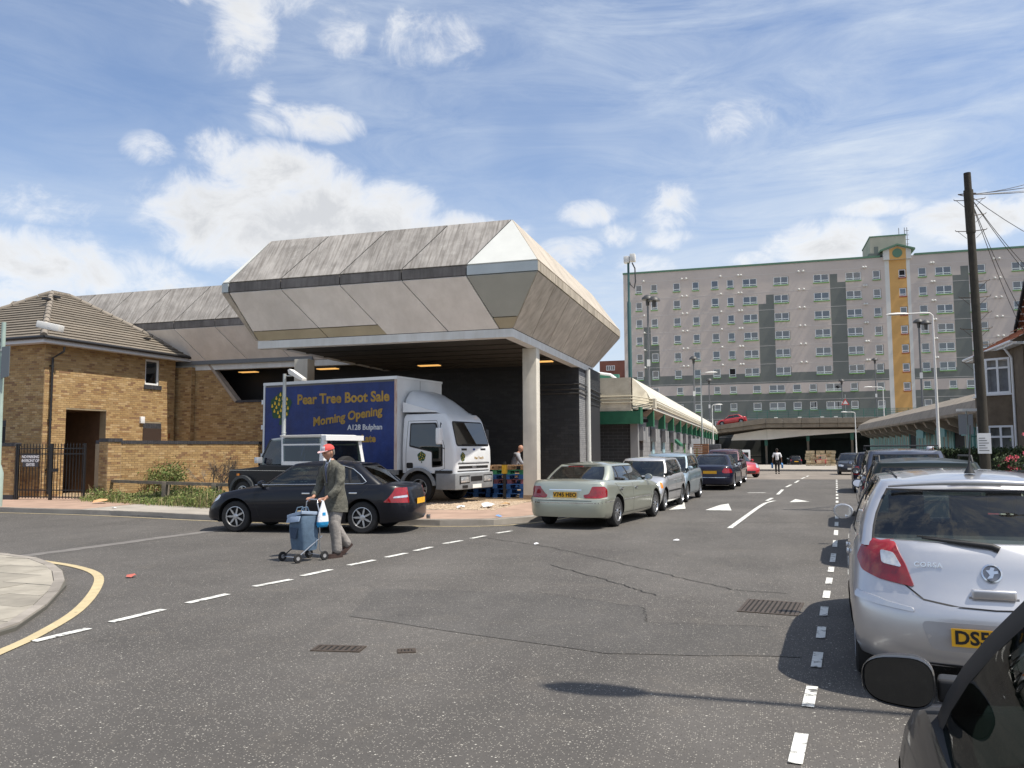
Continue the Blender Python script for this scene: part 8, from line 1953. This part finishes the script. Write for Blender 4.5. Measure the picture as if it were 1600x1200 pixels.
def capman():
    t = thing('person', 'bent man in black with a white and blue cap beside the hedge', 'person', (5.55, 27.6, .12), R(200))
    k = mat('black_jacket', (.012, .012, .014), .9)
    skin_mesh('body', [(0, 0, .9, .12, .1), (.08, 0, 1.1, .13, .1), (.22, 0, 1.26, .14, .09), (.32, 0, 1.34, .055), (.38, 0, 1.38, .05)], [(0, 1), (1, 2), (2, 3), (3, 4)], t, m_skin)
    skin_mesh('jacket', [(0, 0, .80, .17, .15), (.04, 0, 1.0, .17, .14), (.13, 0, 1.18, .18, .13), (.24, 0, 1.29, .13, .1), (.18, .2, 1.2, .09), (.3, .27, .98, .075), (.42, .24, .80, .06), (.18, -.2, 1.2, .09), (.3, -.27, .98, .075), (.42, -.24, .80, .06)], [(0, 1), (1, 2), (2, 3), (3, 4), (4, 5), (5, 6), (3, 7), (7, 8), (8, 9)], t, k)
    skin_mesh('trousers', [(0, 0, .88, .14, .12), (0, .1, .78, .1), (.05, .11, .44, .075), (0, .11, .08, .06), (0, -.1, .78, .1), (-.05, -.11, .44, .075), (-.1, -.11, .08, .06)], [(0, 1), (1, 2), (2, 3), (0, 4), (4, 5), (5, 6)], t, k)
    for x, y in ((0, .11), (-.1, -.11)): q = MB(); q.box(x - .1, y - .045, 0, x + .17, y + .045, .09); bevel(q.build('shoe', k, t), .03)
    hd = head(t, (.42, 0, 1.44), 0, R(25))
    bm = bmesh.new(); bmesh.ops.create_uvsphere(bm, u_segments=20, v_segments=12, radius=1)
    for v in bm.verts: v.co = (v.co.x * .112 - .006, v.co.y * .090, v.co.z * .088)
    bmesh.ops.delete(bm, geom=[v for v in bm.verts if v.co.z < -.004], context='VERTS'); me = bpy.data.meshes.new('cap'); bm.to_mesh(me); bm.free(); me.polygons.foreach_set('use_smooth', [True] * len(me.polygons)); c = obj('cap', me, hd, mats=mat('white_cap', (.6, .62, .68), .8), loc=(0, 0, .045))
    q = MB(); q.prism([(.07 + .11 * math.cos(a), .078 * math.sin(a), 0) for a in [R(-95 + 190 * i / 10) for i in range(11)]], (0, 0, .006)); fixn(q.build('cap_brim', mat('navy_brim', (.05, .06, .2), .8), c))
    for y in (.24, -.24): hand(t, (.44, y, .76), (R(-20), 0, R(-90)), .7, 1 if y > 0 else -1)
capman()

# ------------------------------------------------------------------ pallets, crates
m_pb = mat('blue_pallet', (.025, .10, .30), .8, n=(7, .3), rndv=.2); m_pr = mat('pinkish_pallet', (.30, .12, .14), .85, n=(7, .3), rndv=.2); m_pw = mat('bare_wood_pallet', (.32, .20, .11), .85, n=(7, .3), rndv=.2); m_pg = mat('green_pallet', (.04, .22, .10), .8, n=(7, .3)); m_wood = mat('crate_wood', (.64, .52, .34), .85, n=(7, .3), rndv=.25)
def pallet(x, y, z, rz, m_, label, group='stacked pallets under the canopy'):
    t = thing('pallet', label, 'pallet', (x, y, z), rz, group)
    L_, W_ = 1.0, .8
    for i in range(5): B1('deck_board', m_, t, 0, i * .172, .122, L_, i * .172 + .112, .144)
    for x0 in (0, .43, .86): B1('runner', m_, t, x0, 0, 0, x0 + .14, W_, .02); B1('stringer_board', m_, t, x0, 0, .10, x0 + .14, W_, .1215)
    for x0 in (0, .43, .86):
        for y0 in (0, .33, .66): B1('block', m_, t, x0, y0, .0205, x0 + .14, y0 + .14, .0995)
for st, (x, y, rz, stack) in enumerate(((-7.93, 24.35, R(4), 'bbbbbgw'), (-9.1, 24.6, R(-3), 'bbbbbbw'), (-8.1, 25.35, R(8), 'bbbbw'))):
    where = ['front stack beside the pillar', 'stack nearest the truck cab', 'rear stack'][st]
    for i, c in enumerate(stack):
        m_ = {'b': m_pb, 'w': m_pw, 'g': m_pg, 'r': m_pr}[c]
        if st == 0 and i == 3: m_ = m_pr
        nm = {'b': 'blue', 'w': 'bare wood', 'g': 'green', 'r': 'pinkish'}[c] if m_ is not m_pr else 'pinkish'
        o = ['bottom', 'second from the ground', 'third from the ground', 'fourth from the ground', 'fifth from the ground', 'sixth from the ground', 'topmost'][i]
        pallet(x + rnd.uniform(-.04, .04), y + rnd.uniform(-.03, .03), .128 + i * .1455, rz + rnd.uniform(-.03, .03), m_, '%s pallet, %s in the %s' % (nm, o if i < len(stack) - 1 else 'topmost', where))
t = thing('post', 'short dark post with a yellow block in front of the pallets', 'post', (-7.45, 23.9, .12)); B1('shaft', m_blackpl, t, 0, 0, 0, .08, .08, 1.15); B1('yellow_block', mat('yellow_block', (.65, .38, .02), .6), t, -.03, -.03, .78, .11, .11, 1.05)
def crate(x, y, z, L_, W_, H_, m_, label, group):
    t = thing('crate', label, 'crate', (x, y, z), 0, group)
    n = 3; g = H_ / (n * 1.25)
    for k in range(n):
        z0 = k * H_ / n; B1('slat', m_, t, 0, 0, z0 + .01, L_, .02, z0 + g); B1('slat', m_, t, 0, W_ - .02, z0 + .01, L_, W_, z0 + g); B1('slat', m_, t, 0, .021, z0 + .01, .02, W_ - .021, z0 + g); B1('slat', m_, t, L_ - .02, .021, z0 + .01, L_, W_ - .021, z0 + g)
    B1('base_board', m_, t, .021, .021, 0, L_ - .021, W_ - .021, .02)
g1 = 'brown crates stacked by the market wall'
m_bc = mat('brown_crate', (.30, .14, .07), .85, n=(4, .2), rndv=.2)
for i in range(5): crate(-4.5, 63.5, gz(63.5) + .13 + i * .42, 1.1, .9, .40, m_bc, ['bottom', 'second', 'middle', 'fourth', 'topmost'][i] + ' brown crate of the taller stack by the market wall', g1)
for i in range(2): crate(-4.7, 61.9, gz(62) + .13 + i * .42, 1.2, .9, .40, m_bc, ['bottom', 'top'][i] + ' brown crate of the low stack by the market wall', g1)
o = B1('wrapped_pallet', mat('black_wrap', (.05, .05, .055), .45, n=(3, .3), bump=(5, .8, .05)), None, -4.0, 66.5, gz(66) + .12, -2.6, 68, gz(66) + 2.2, label='tall load wrapped in black film beside the brown crates', cat='wrapped load'); bevel(o, .08, 2)
g2 = 'pale wooden crates piled under the deck'
rc = random.Random(12)
for i in range(6):
    for k in range(5):
        crate(5.9 + i * .56 + rc.uniform(-.1, .1), 104 + rc.uniform(-.25, .25), gz(104) + .14 + k * .37, .52, .6, .34, m_wood, 'pale crate in the pile before the deck, %s' % (['bottom layer', 'second layer', 'middle layer', 'fourth layer', 'top layer'][k] + ', ' + ['left end', 'second column from the left', 'third column from the left', 'third column from the right', 'second column from the right', 'right end'][i]), g2)

# ------------------------------------------------------------------ lamps and poles
m_galv = mat('galvanised', (.42, .44, .43), .5, .5, n=(3, .1)); m_ggrey = mat('pale_green_column', (.33, .42, .38), .55, n=(3, .1)); m_headw = mat('lamp_head_white', (.70, .69, .66), .5); m_lens = mat('lamp_lens', (.55, .56, .55), .25); m_dome = mat('dark_dome', (.05, .05, .05), .5); m_teal = mat('teal_column', (.035, .10, .10), .5)
def lamp(x, y, h, arm, label, m_=None, r=.075, head_l=.75, rz=0, side_arm=True, group='white street lamps along the street', base=True, swan=True):
    m_ = m_ or m_headw; z = gz(y) + .12; t = thing('street_lamp', label, 'street lamp', (x, y, z), rz, group); H_ = h - z
    q = MB(); q.lathe([(r * 1.5, 0), (r * 1.5, 1.1), (r, 1.2), (r * .8, H_ * .6), (r * .55, H_ - .35)], 14); q.build('column', m_, t, smooth=40)
    q = MB(); q.tube([(0, 0, H_ - .36), (0, 0, H_ - .1), (-.12, 0, H_ + .02), (-.4, 0, H_ + .04), (-arm, 0, H_ + .04)] if swan else [(0, 0, H_ - .36), (0, 0, H_), (-arm, 0, H_)], r * .5, 8); q.build('arm', m_, t, smooth=60)
    q = MB(); rows = []
    for s, w, d_ in ((0, .05, .04), (.15, .10, .07), (.5, .13, .09), (.85, .10, .07), (1, .03, .03)): rows.append([(-arm - s * head_l, w * math.cos(a), H_ + .04 + (d_ if math.sin(a) > 0 else d_ * .35) * math.sin(a)) for a in [2 * math.pi * k / 12 for k in range(12)]])
    q.add([p for r_ in rows for p in r_], [(i * 12 + k, i * 12 + (k + 1) % 12, (i + 1) * 12 + (k + 1) % 12, (i + 1) * 12 + k) for i in range(4) for k in range(12)] + [tuple(range(12)), tuple(range(59, 47, -1))]); hd = q.build('lamp_head', m_headw, t, smooth=50); fixn(hd)
    q = MB(); q.add([(-arm - .12 * head_l, -.07, H_ + .0), (-arm - .9 * head_l, -.07, H_ + .0), (-arm - .9 * head_l, .07, H_ + .0), (-arm - .12 * head_l, .07, H_ + .0)], [(0, 1, 2, 3)]); q.build('lens', m_lens, hd)
    return t
lamp(8.6, 43.8, 8.2, 1.1, 'tallest white street lamp between the telegraph pole and the tower stair strip', head_l=1.0)
lamp(13.4, 94.5, 8.05, 1.0, 'white street lamp before the right market canopy, second tallest', head_l=.9)
lamp(11.9, 107.0, 5.9, .9, 'small white street lamp standing before the dark undercroft', head_l=.7)
lamp(-4.3, 71.5, 8.1, .4, 'slim street lamp rising past the left market canopy with its head to the right', m_galv, head_l=1.0, rz=math.pi, swan=False)
lamp(-4.4, 92.5, 6.4, .4, 'short white lamp at the far end of the left market hall', head_l=.7, rz=math.pi)
for c in lamp(5.9, 5.25, 8.0, 2.3, 'street lamp behind the parked cars whose shadow falls across the foreground', head_l=.72, rz=0).children:
    if c.name.startswith('lamp_head'): c.scale = (1, 1.2, 1)
def small_lamp(x, y, h, label, z=.12, m_=None, rz=0, box=False):
    t = thing('street_lamp', label, 'street lamp', (x, y, z), rz, 'small square headed lamps of the side street'); m_ = m_ or m_galv
    q = MB(); q.lathe([(.10, 0), (.10, .95), (.075, 1.05), (.06, 1.1), (.045, h)], 14); q.build('column', m_, t, smooth=40)
    q = MB(); q.tube([(0, 0, h - .06), (.22, 0, h - .06)], .02, 8); q.build('arm', m_, t)
    q = MB(); q.prism([(.15, -.11, h + .10), (.22, -.13, h + .12), (.62, -.13, h - .14), (.60, -.11, h - .22), (.18, -.11, h - .02)], (0, .24, 0)); hd = fixn(q.build('lamp_head', m_headw, t)); bevel(hd, .02, 2)
    for z_ in (h * .55, h * .8): q = MB(); q.lathe([(.056, z_), (.062, z_ + .005), (.062, z_ + .03), (.056, z_ + .035)], 12); q.build('band', m_, t)
    return t
small_lamp(-12.25, 19.3, 3.62, 'slim grey lamp post with a tilted head standing before the blue lorry curtain')
t = thing('street_lamp', 'pale green lamp post with a flat box head at the left edge of the picture', 'street lamp', (-20.55, 17.85, .12), R(14), 'small square headed lamps of the side street')
q = MB(); q.lathe([(.16, 0), (.16, .95), (.11, 1.12), (.085, 1.2), (.07, 3.2), (.06, 5.25)], 16); q.build('column', m_ggrey, t, smooth=40)
o = B1('lamp_head', m_headw, t, -.06, -.14, 5.18, .62, .14, 5.38); o.rotation_euler = (0, R(12), 0); bevel(o, .03, 2); B1('sticker', mat('white_sticker', (.7, .7, .7), .6), o, .30, -.145, 5.25, .38, -.141, 5.31)
q = MB(); q.prism([(.07, -.14, 3.62), (.30, -.14, 3.68), (.30, -.14, 4.55), (.07, -.14, 4.52)], (0, .03, 0)); fixn(q.build('sign_back', mat('sign_grey', (.12, .14, .16), .6), t)); B1('sign_back', MATS['sign_grey'], t, -.32, -.05, 3.66, -.07, -.02, 4.56)
for z_ in (3.72, 4.4): q = MB(); q.lathe([(.075, z_), (.085, z_ + .01), (.085, z_ + .05), (.075, z_ + .06)], 12); q.build('bracket', m_galv, t)
def cctv():
    t = thing('camera_mast', 'teal CCTV mast with two white cameras on the near end of the market roof', 'CCTV mast', (-6.05, 41.6, 4.8))
    q = MB(); q.lathe([(.10, .0), (.10, 4.4), (.06, 4.5), (.06, 6.5)], 12); q.build('mast', m_teal, t, smooth=40)
    q = MB(); q.prism([(-.26, -.26, 0), (.26, -.26, 0), (.26, .26, 0), (-.26, .26, 0)], (0, 0, .1)); q.add([(-.26, -.26, .1), (.26, -.26, .1), (.26, .26, .1), (-.26, .26, .1), (-.1, -.1, .45), (.1, -.1, .45), (.1, .1, .45), (-.1, .1, .45)], [(0, 1, 5, 4), (1, 2, 6, 5), (2, 3, 7, 6), (3, 0, 4, 7)]); q.build('pyramid_base', m_teal, t)
    bevel(B1('camera', m_headw, t, -.22, -.18, 6.5, .08, .2, 6.85), .04); bevel(B1('camera', m_headw, t, .10, -.22, 6.55, .38, .15, 6.95), .04)
    q = MB(); q.tube([(.2, 0, 6.5), (.34, 0, 6.2), (.36, 0, 5.5), (.28, 0, 5.15), (.1, 0, 5.35), (.05, 0, 5.5)], .035, 8); q.build('cable_loop', m_dome, t, smooth=60)
cctv()
def dome(x, y, h, z0, label, two=True, s=1.0):
    t = thing('deck_lamp', label, 'lamp', (x, y, z0), 0, 'dome headed lamps on the parking decks')
    q = MB(); q.lathe([(.09, 0), (.07, h - z0 - .6)], 10); q.build('column', mat('dark_grey_column', (.13, .135, .14), .5), t, smooth=40)
    for k, dx in enumerate((0, .5) if two else (0,)):
        q = MB(); q.lathe([(.0, h - z0 + .02), (.20, h - z0 - .03), (.42, h - z0 - .22), (.46, h - z0 - .36), (.30, h - z0 - .38), (.16, h - z0 - .40), (.12, h - z0 - .80), (0, h - z0 - .85)], 16, o=(dx * s, -dx * .6, -.18 * k)); q.build('dome_head', m_dome, t, smooth=45)
    B1('notice', m_headw, t, -.12, -.12, (h - z0) * .35, .12, -.09, (h - z0) * .35 + .5)
dome(-7.3, 59.7, 13.0, 4.8, 'nearest twin dome lamp rising from the market roof right of the CCTV mast')
dome(-5.9, 86.4, 11.3, 4.8, 'middle dome lamp rising above the market roof', False); dome(-5.7, 112.6, 11.1, 4.8, 'farthest slim dome lamp above the left market roof', False)
dome(16.6, 123.5, 14.2, 5.6, 'dome lamp on the deck left of the ochre stair strip', False); dome(13.9, 76.5, 12.7, 4.7, 'twin dome lamp above the right market canopy', True)
dome(12.2, 124.2, 11.4, 5.6, 'slim mast with a small lamp beside a red warning triangle on the deck', False)
t = thing('road_sign', 'red bordered warning triangle on a slim pole above the right market canopy', 'road sign', (12.5, 123.2, 5.7)); q = MB(); q.tube([(0, 0, 0), (0, 0, 3.4)], .04, 8); q.build('pole', m_galv, t)
q = MB(); q.prism([(-.55, -.06, 1.9), (.55, -.06, 1.9), (0, -.06, 2.85)], (0, .03, 0)); tr_ = q.build('triangle', mat('sign_red', (.55, .05, .04), .5), t); q = MB(); q.prism([(-.34, -.075, 2.02), (.34, -.075, 2.02), (0, -.075, 2.6)], (0, .013, 0)); q.build('triangle_face', m_headw, tr_)

def telegraph():
    t = thing('telegraph_pole', 'tall dark telegraph pole with climbing steps, fanning wires and a paper notice', 'telegraph pole', (5.45, 22.55, .12))
    m_ = mat('creosoted_wood', (.030, .026, .020), .9, n=(6, .3), streak=(20, 20, 1.2, .5, (.055, .048, .035)), bump=(20, .5, .01)); H_ = 8.45
    q = MB(); q.tube([(0, 0, 0), (-.02, -.0, 3), (-.05, -.02, 6), (-.08, -.03, H_)], [.125, .11, .095, .084], 18); q.build('pole', m_, t, smooth=40)
    q = MB(); q.tube([(-.06, -.02, 6.9), (-.075, -.03, 8.0)], [.108, .112], 14); q.build('cap_wrap', m_, t, smooth=50)
    for i, z in enumerate((7.75, 7.35, 6.95, 5.65, 5.25, 4.85, 4.45, 4.05, 3.6)):
        for s in ((-1, 1) if i % 2 == 0 else (1,)) if i < 8 else ((-1,)): q = MB(); q.tube([(s * .08 - .05, 0, z), (s * .34 - .05, 0, z + .02), (s * .36 - .05, 0, z + .05)], .010, 6); q.tube([(s * .30 - .05, 0, z + .01), (s * .11 - .05, 0, z - .18)], .006, 5); q.build('step_iron', m_iron, t)
    q = MB(); q.tube([(.0, -.1, 7.9), (-.3, 0, 7.92), (-.1, .15, 7.9), (.1, .0, 7.92), (.0, -.1, 7.9)], .014, 6); q.build('ring_bracket', m_iron, t)
    B1('notice', mat('paper_notice', (.62, .63, .64), .7), t, -.20, -.185, 1.35, .10, -.172, 1.85)
    for i in range(6): B1('notice_line', m_ink, t, -.17, -.189, 1.42 + i * .06, .05 - (i % 3) * .04, -.186, 1.435 + i * .06)
    return t
telegraph()
top = Vector((5.38, 22.5, 8.0))
WL = ['steepest rising thin', 'second steepest thin', 'third rising thin', 'gently rising thin', 'nearly level thin', 'sagging thin falling', 'lowest thin falling', 'thin steeply falling', 'thin nearer falling', 'thin rightmost rising']
for i, (dx, dy, dz, sag) in enumerate(((7, 9, 4.2, .4), (9, 6, 3.0, .5), (10, 3, 2.4, .5), (9, 0, 1.3, .5), (10, 14, .9, .9), (5.6, 9.5, -1.6, .5), (4.3, 11, -2.5, .3), (4.0, 9.0, -2.6, .35), (4.5, 7.5, -2.1, .3), (12, -4, 1.2, .5))):
    P = [top + Vector((dx * s, dy * s, dz * s - sag * 4 * s * (1 - s))) for s in [k / 16 for k in range(17)]]; q = MB(); q.tube(P, .009, 5)
    q.build('telephone_wire', m_dome, label=WL[i] + ' telephone wire fanning from the telegraph pole', cat='wire', group='telephone wires of the telegraph pole')

# rail fence by the weeds
m_old = mat('weathered_timber', (.20, .17, .13), .9, n=(5, .3), streak=(1, 12, 12, .5, (.12, .10, .08)), bump=(25, .5, .01), rndv=.1)
t = thing('rail_fence', 'low weathered timber rail fence in front of the weeds', 'fence', (0, 0, .12)); P = [(-20.1, 21.35), (-16.75, 20.15), (-14.5, 19.45), (-12.6, 18.9)]
for i, (x, y) in enumerate(P): o = B1('post', m_old, t, x - .08, y - .08, 0, x + .08, y + .08, .62 if i else .60); bevel(o, .01)
for i in range(3):
    a, c = Vector((*P[i], .55)), Vector((*P[i + 1], .55)); d_ = c - a; q = MB(); q.obox(a + Vector((0, -.05, 0)) + d_ * .0, d_ * .996, (0, .10, 0), (0, 0, .09)); fixn(q.build('rail', m_old, t))

# ------------------------------------------------------------------ plants
m_weed = mat('weed_green', (.12, .16, .04), .8, rndv=0, attr=('tone', [(.10, .15, .03), (.16, .20, .045), (.20, .22, .07), (.07, .12, .025), (.26, .25, .11)], .9)); m_straw = mat('dry_straw', (.38, .31, .17), .9); m_twig = mat('twig', (.12, .095, .07), .9)
m_hedge = mat('hedge_green', (.03, .05, .016), .8, attr=('tone', [(.02, .035, .012), (.03, .055, .016), (.045, .07, .022), (.015, .028, .01)], .9)); m_flower = mat('pink_flower', (.55, .09, .13), .7, attr=('tone', [(.55, .08, .12), (.65, .14, .18), (.45, .05, .09)], .8))
def blades(name, pts_fn, n, h0, h1, w, m_, label=None, cat=None, seed=1, parent=None, lean=.35, kind='stuff'):
    rr = random.Random(seed); b = MB()
    for _ in range(n):
        x, y, z, hs = pts_fn(rr); h = rr.uniform(h0, h1) * hs; a = rr.uniform(0, 6.283); ww = w * rr.uniform(.6, 1.4); lx, ly = rr.gauss(0, lean) * h, rr.gauss(0, lean) * h; b.ca = rr.random()
        p = Vector((x, y, z)); s = Vector((math.cos(a), math.sin(a), 0)) * ww; m1 = p + Vector((lx * .35, ly * .35, h * .6)); tp = p + Vector((lx, ly, h))
        b.add([p - s, p + s, m1 + s * .8, m1 - s * .8, tp], [(0, 1, 2, 3), (3, 2, 4)])
    return b.build(name, m_, parent, label=label, cat=cat, kind=kind)
def leaves(name, c_fn, n, size, m_, parent=None, seed=1, **k):
    rr = random.Random(seed); b = MB()
    for _ in range(n):
        p = Vector(c_fn(rr)); a = Vector((rr.gauss(0, 1), rr.gauss(0, 1), rr.gauss(0, 1))).normalized(); c = a.orthogonal().normalized(); c2 = a.cross(c); s = size * rr.uniform(.5, 1.3); b.ca = rr.random()
        b.add([p - c * s, p + c2 * s * .55, p + c * s, p - c2 * s * .55], [(0, 1, 2, 3)])
    return b.build(name, m_, parent, **k)
def strip(rr):
    s = rr.random(); x = lerp(-20.2, -12.8, s); y0 = lerp(21.3, 19.0, s); x += rr.gauss(0, .15); y = y0 + rr.uniform(-.75, 1.1) if rr.random() < .8 else y0 + rr.uniform(-1, 2.2)
    cl = .45 + .8 * max(0, math.sin(x * 2.1) * math.sin(y * 2.7 + 1)) + .4 * math.exp(-((x + 14.8) / 1.2) ** 2); return x, y, .122, cl
blades('weeds', strip, 5000, .08, .42, .010, m_weed, 'long green weeds and grass growing round the timber rail fence', 'weeds', 3)
blades('dry_grass', strip, 2200, .10, .50, .007, m_straw, 'dry straw coloured grass among the weeds by the rail fence', 'grass', 4)
leaves('weeds', lambda rr: (lambda s: (s[0], s[1], .13 + rr.uniform(.02, .36) * s[3]))(strip(rr)), 15000, .034, m_weed, kind='stuff', label='low leafy ground cover behind the timber rail fence', cat='weeds', seed=9)
def bush(x, y, z, r, h, n, label, name='shrub', m_=None, ls=.035, seed=2):
    t = thing(name, label, 'shrub', (x, y, z)); rr = random.Random(seed); cl = [(rr.gauss(0, r * .5), rr.gauss(0, r * .35), h * rr.uniform(.15, .9), r * rr.uniform(.22, .42)) for _ in range(14)]
    def f(rr_): c = rr_.choice(cl); return (c[0] + rr_.gauss(0, c[3] * .55), c[1] + rr_.gauss(0, c[3] * .55), max(.02, c[2] + rr_.gauss(0, c[3] * .5)))
    leaves('foliage', f, n, ls, m_ or m_weed, t, seed)
    for i in range(9): c = cl[i]; q = MB(); q.tube([(c[0] * .1, c[1] * .1, 0), (c[0] * .5, c[1] * .5, c[2] * .5), (c[0], c[1], c[2])], [.014, .010, .005], 5); q.build('stem', m_twig, t)
    return t
bush(-18.9, 22.9, .12, .85, 1.25, 3600, 'green leafy shrub growing against the lit garden wall')
def bare(x, y):
    t = thing('bare_shrub', 'leafless grey twiggy shrub against the garden wall beside the green shrub', 'shrub', (x, y, .12)); rr = random.Random(8)
    def br(p, d, l, r_, dep, par):
        q_ = p + d * l; q = MB(); mid = p.lerp(q_, .5) + Vector((rr.gauss(0, .03), rr.gauss(0, .03), 0)); q.tube([p, mid, q_], [r_, r_ * .8, r_ * .6], 5); BB.add(q.v, q.f)
        if dep:
            for _ in range(3): dd = (d + Vector((rr.gauss(0, .38), rr.gauss(0, .3), rr.gauss(.08, .2)))).normalized(); br(p.lerp(q_, rr.uniform(.55, 1)), dd, l * rr.uniform(.6, .85), r_ * .62, dep - 1, par)
    for i in range(6):
        BB = MB(); globals()['BB'] = BB; br(Vector((rr.gauss(0, .12), rr.gauss(0, .08), 0)), Vector((rr.gauss(0, .35), rr.gauss(0, .2), 1)).normalized(), .52, .017, 4, t); BB.build('branch', mat('grey_twig', (.22, .19, .16), .9), t)
bare(-17.75, 23.6)
def hedge():
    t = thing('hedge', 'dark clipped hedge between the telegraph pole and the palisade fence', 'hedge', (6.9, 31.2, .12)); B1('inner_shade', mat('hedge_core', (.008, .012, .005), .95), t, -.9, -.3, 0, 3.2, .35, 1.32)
    leaves('foliage', lambda rr: (rr.uniform(-1.05, 3.3), rr.choice((-.36, .38, rr.uniform(-.4, .4))) + rr.gauss(0, .05), rr.choice((rr.uniform(0, 1.4), 1.38)) + rr.gauss(0, .05)), 7000, .045, m_hedge, t, 5)
hedge()
def rose():
    t = thing('flowering_bush', 'large bush covered in pink red flowers at the right edge before the houses', 'flowering bush', (7.75, 26.9, .12)); rr = random.Random(31); cl = [(rr.uniform(-.7, 2.2), rr.gauss(0, .35), rr.uniform(.4, 1.45), rr.uniform(.2, .38)) for _ in range(26)]
    def f(rr_): c = rr_.choice(cl); return (c[0] + rr_.gauss(0, c[3] * .6), c[1] + rr_.gauss(0, c[3] * .6), max(.05, c[2] + rr_.gauss(0, c[3] * .55)))
    leaves('foliage', f, 6500, .05, m_hedge, t, 6)
    for i in range(150):
        c = rr.choice(cl); p = Vector((c[0] + rr.gauss(0, c[3] * .7), c[1] - abs(rr.gauss(0, c[3])) - .1, max(.5, c[2] + abs(rr.gauss(.05, c[3] * .7))))); q = MB(); q.ca = rr.random()
        for k in range(7): a = k * 2.4; d_ = Vector((math.cos(a), -.6, math.sin(a))).normalized(); s = .055; u = d_.orthogonal().normalized(); w_ = d_.cross(u); q.add([p, p + d_ * s + u * s * .6, p + d_ * s * 1.3, p + d_ * s - u * s * .6], [(0, 1, 2, 3)])
        q.build('flower', m_flower, t)
    for i in range(6): c = cl[i]; q = MB(); q.tube([(c[0] * .4, 0, 0), (c[0], c[1], c[2])], [.02, .008], 5); q.build('stem', m_twig, t)
rose()
bush(5.9, 30.2, .12, .6, 1.0, 1800, 'low green shrub between the bent man and the telegraph pole', m_=m_hedge, seed=6)
t = thing('road_sign', 'grey parking sign plate on a post before the turquoise palisade fence', 'road sign', (8.1, 36.0, .12)); q = MB(); q.tube([(0, 0, 0), (0, 0, 2.95)], .035, 8); q.build('post', m_galv, t); B1('sign_plate', mat('sign_plate_grey', (.28, .29, .30), .6), t, -.30, -.06, 2.0, -.03, -.04, 2.8); B1('sign_back', mat('sign_plate_grey', (.2, .21, .22)), t, .04, -.06, 2.0, .22, -.04, 2.8); o = B1('lamp', m_headw, t, -.35, -.14, 2.92, .45, .02, 3.02)
t = thing('wheelie_bin', 'grey wheelie bin at the foot of the flowering bush', 'wheelie bin', (6.55, 22.9, .12)); q = MB(); q.prism([(0, 0, .1), (.5, 0, .1), (.55, 0, 1.0), (-.04, 0, 1.0)], (0, .5, 0)); bevel(fixn(q.build('bin_body', mat('bin_grey', (.05, .055, .06), .5), t)), .03); bevel(B1('lid', MATS['bin_grey'], t, -.06, -.03, 1.0, .58, .54, 1.07), .02)
for s in (.05, .45): q = MB(); q.lathe([(.0, -.03), (.1, -.03), (.1, .03), (0, .03)], 14, 'x', (s, .46, .1)); q.build('wheel', m_tyre, t)
t = thing('front_wall', 'low garden wall before the houses on the right', 'wall', (6.3, 24.0, .12)); B1('wall', m_peb, t, .0, 0, 0, .2, 18, .62); B1('coping', m_cope, t, -.03, 0, .621, .23, 18, .68)
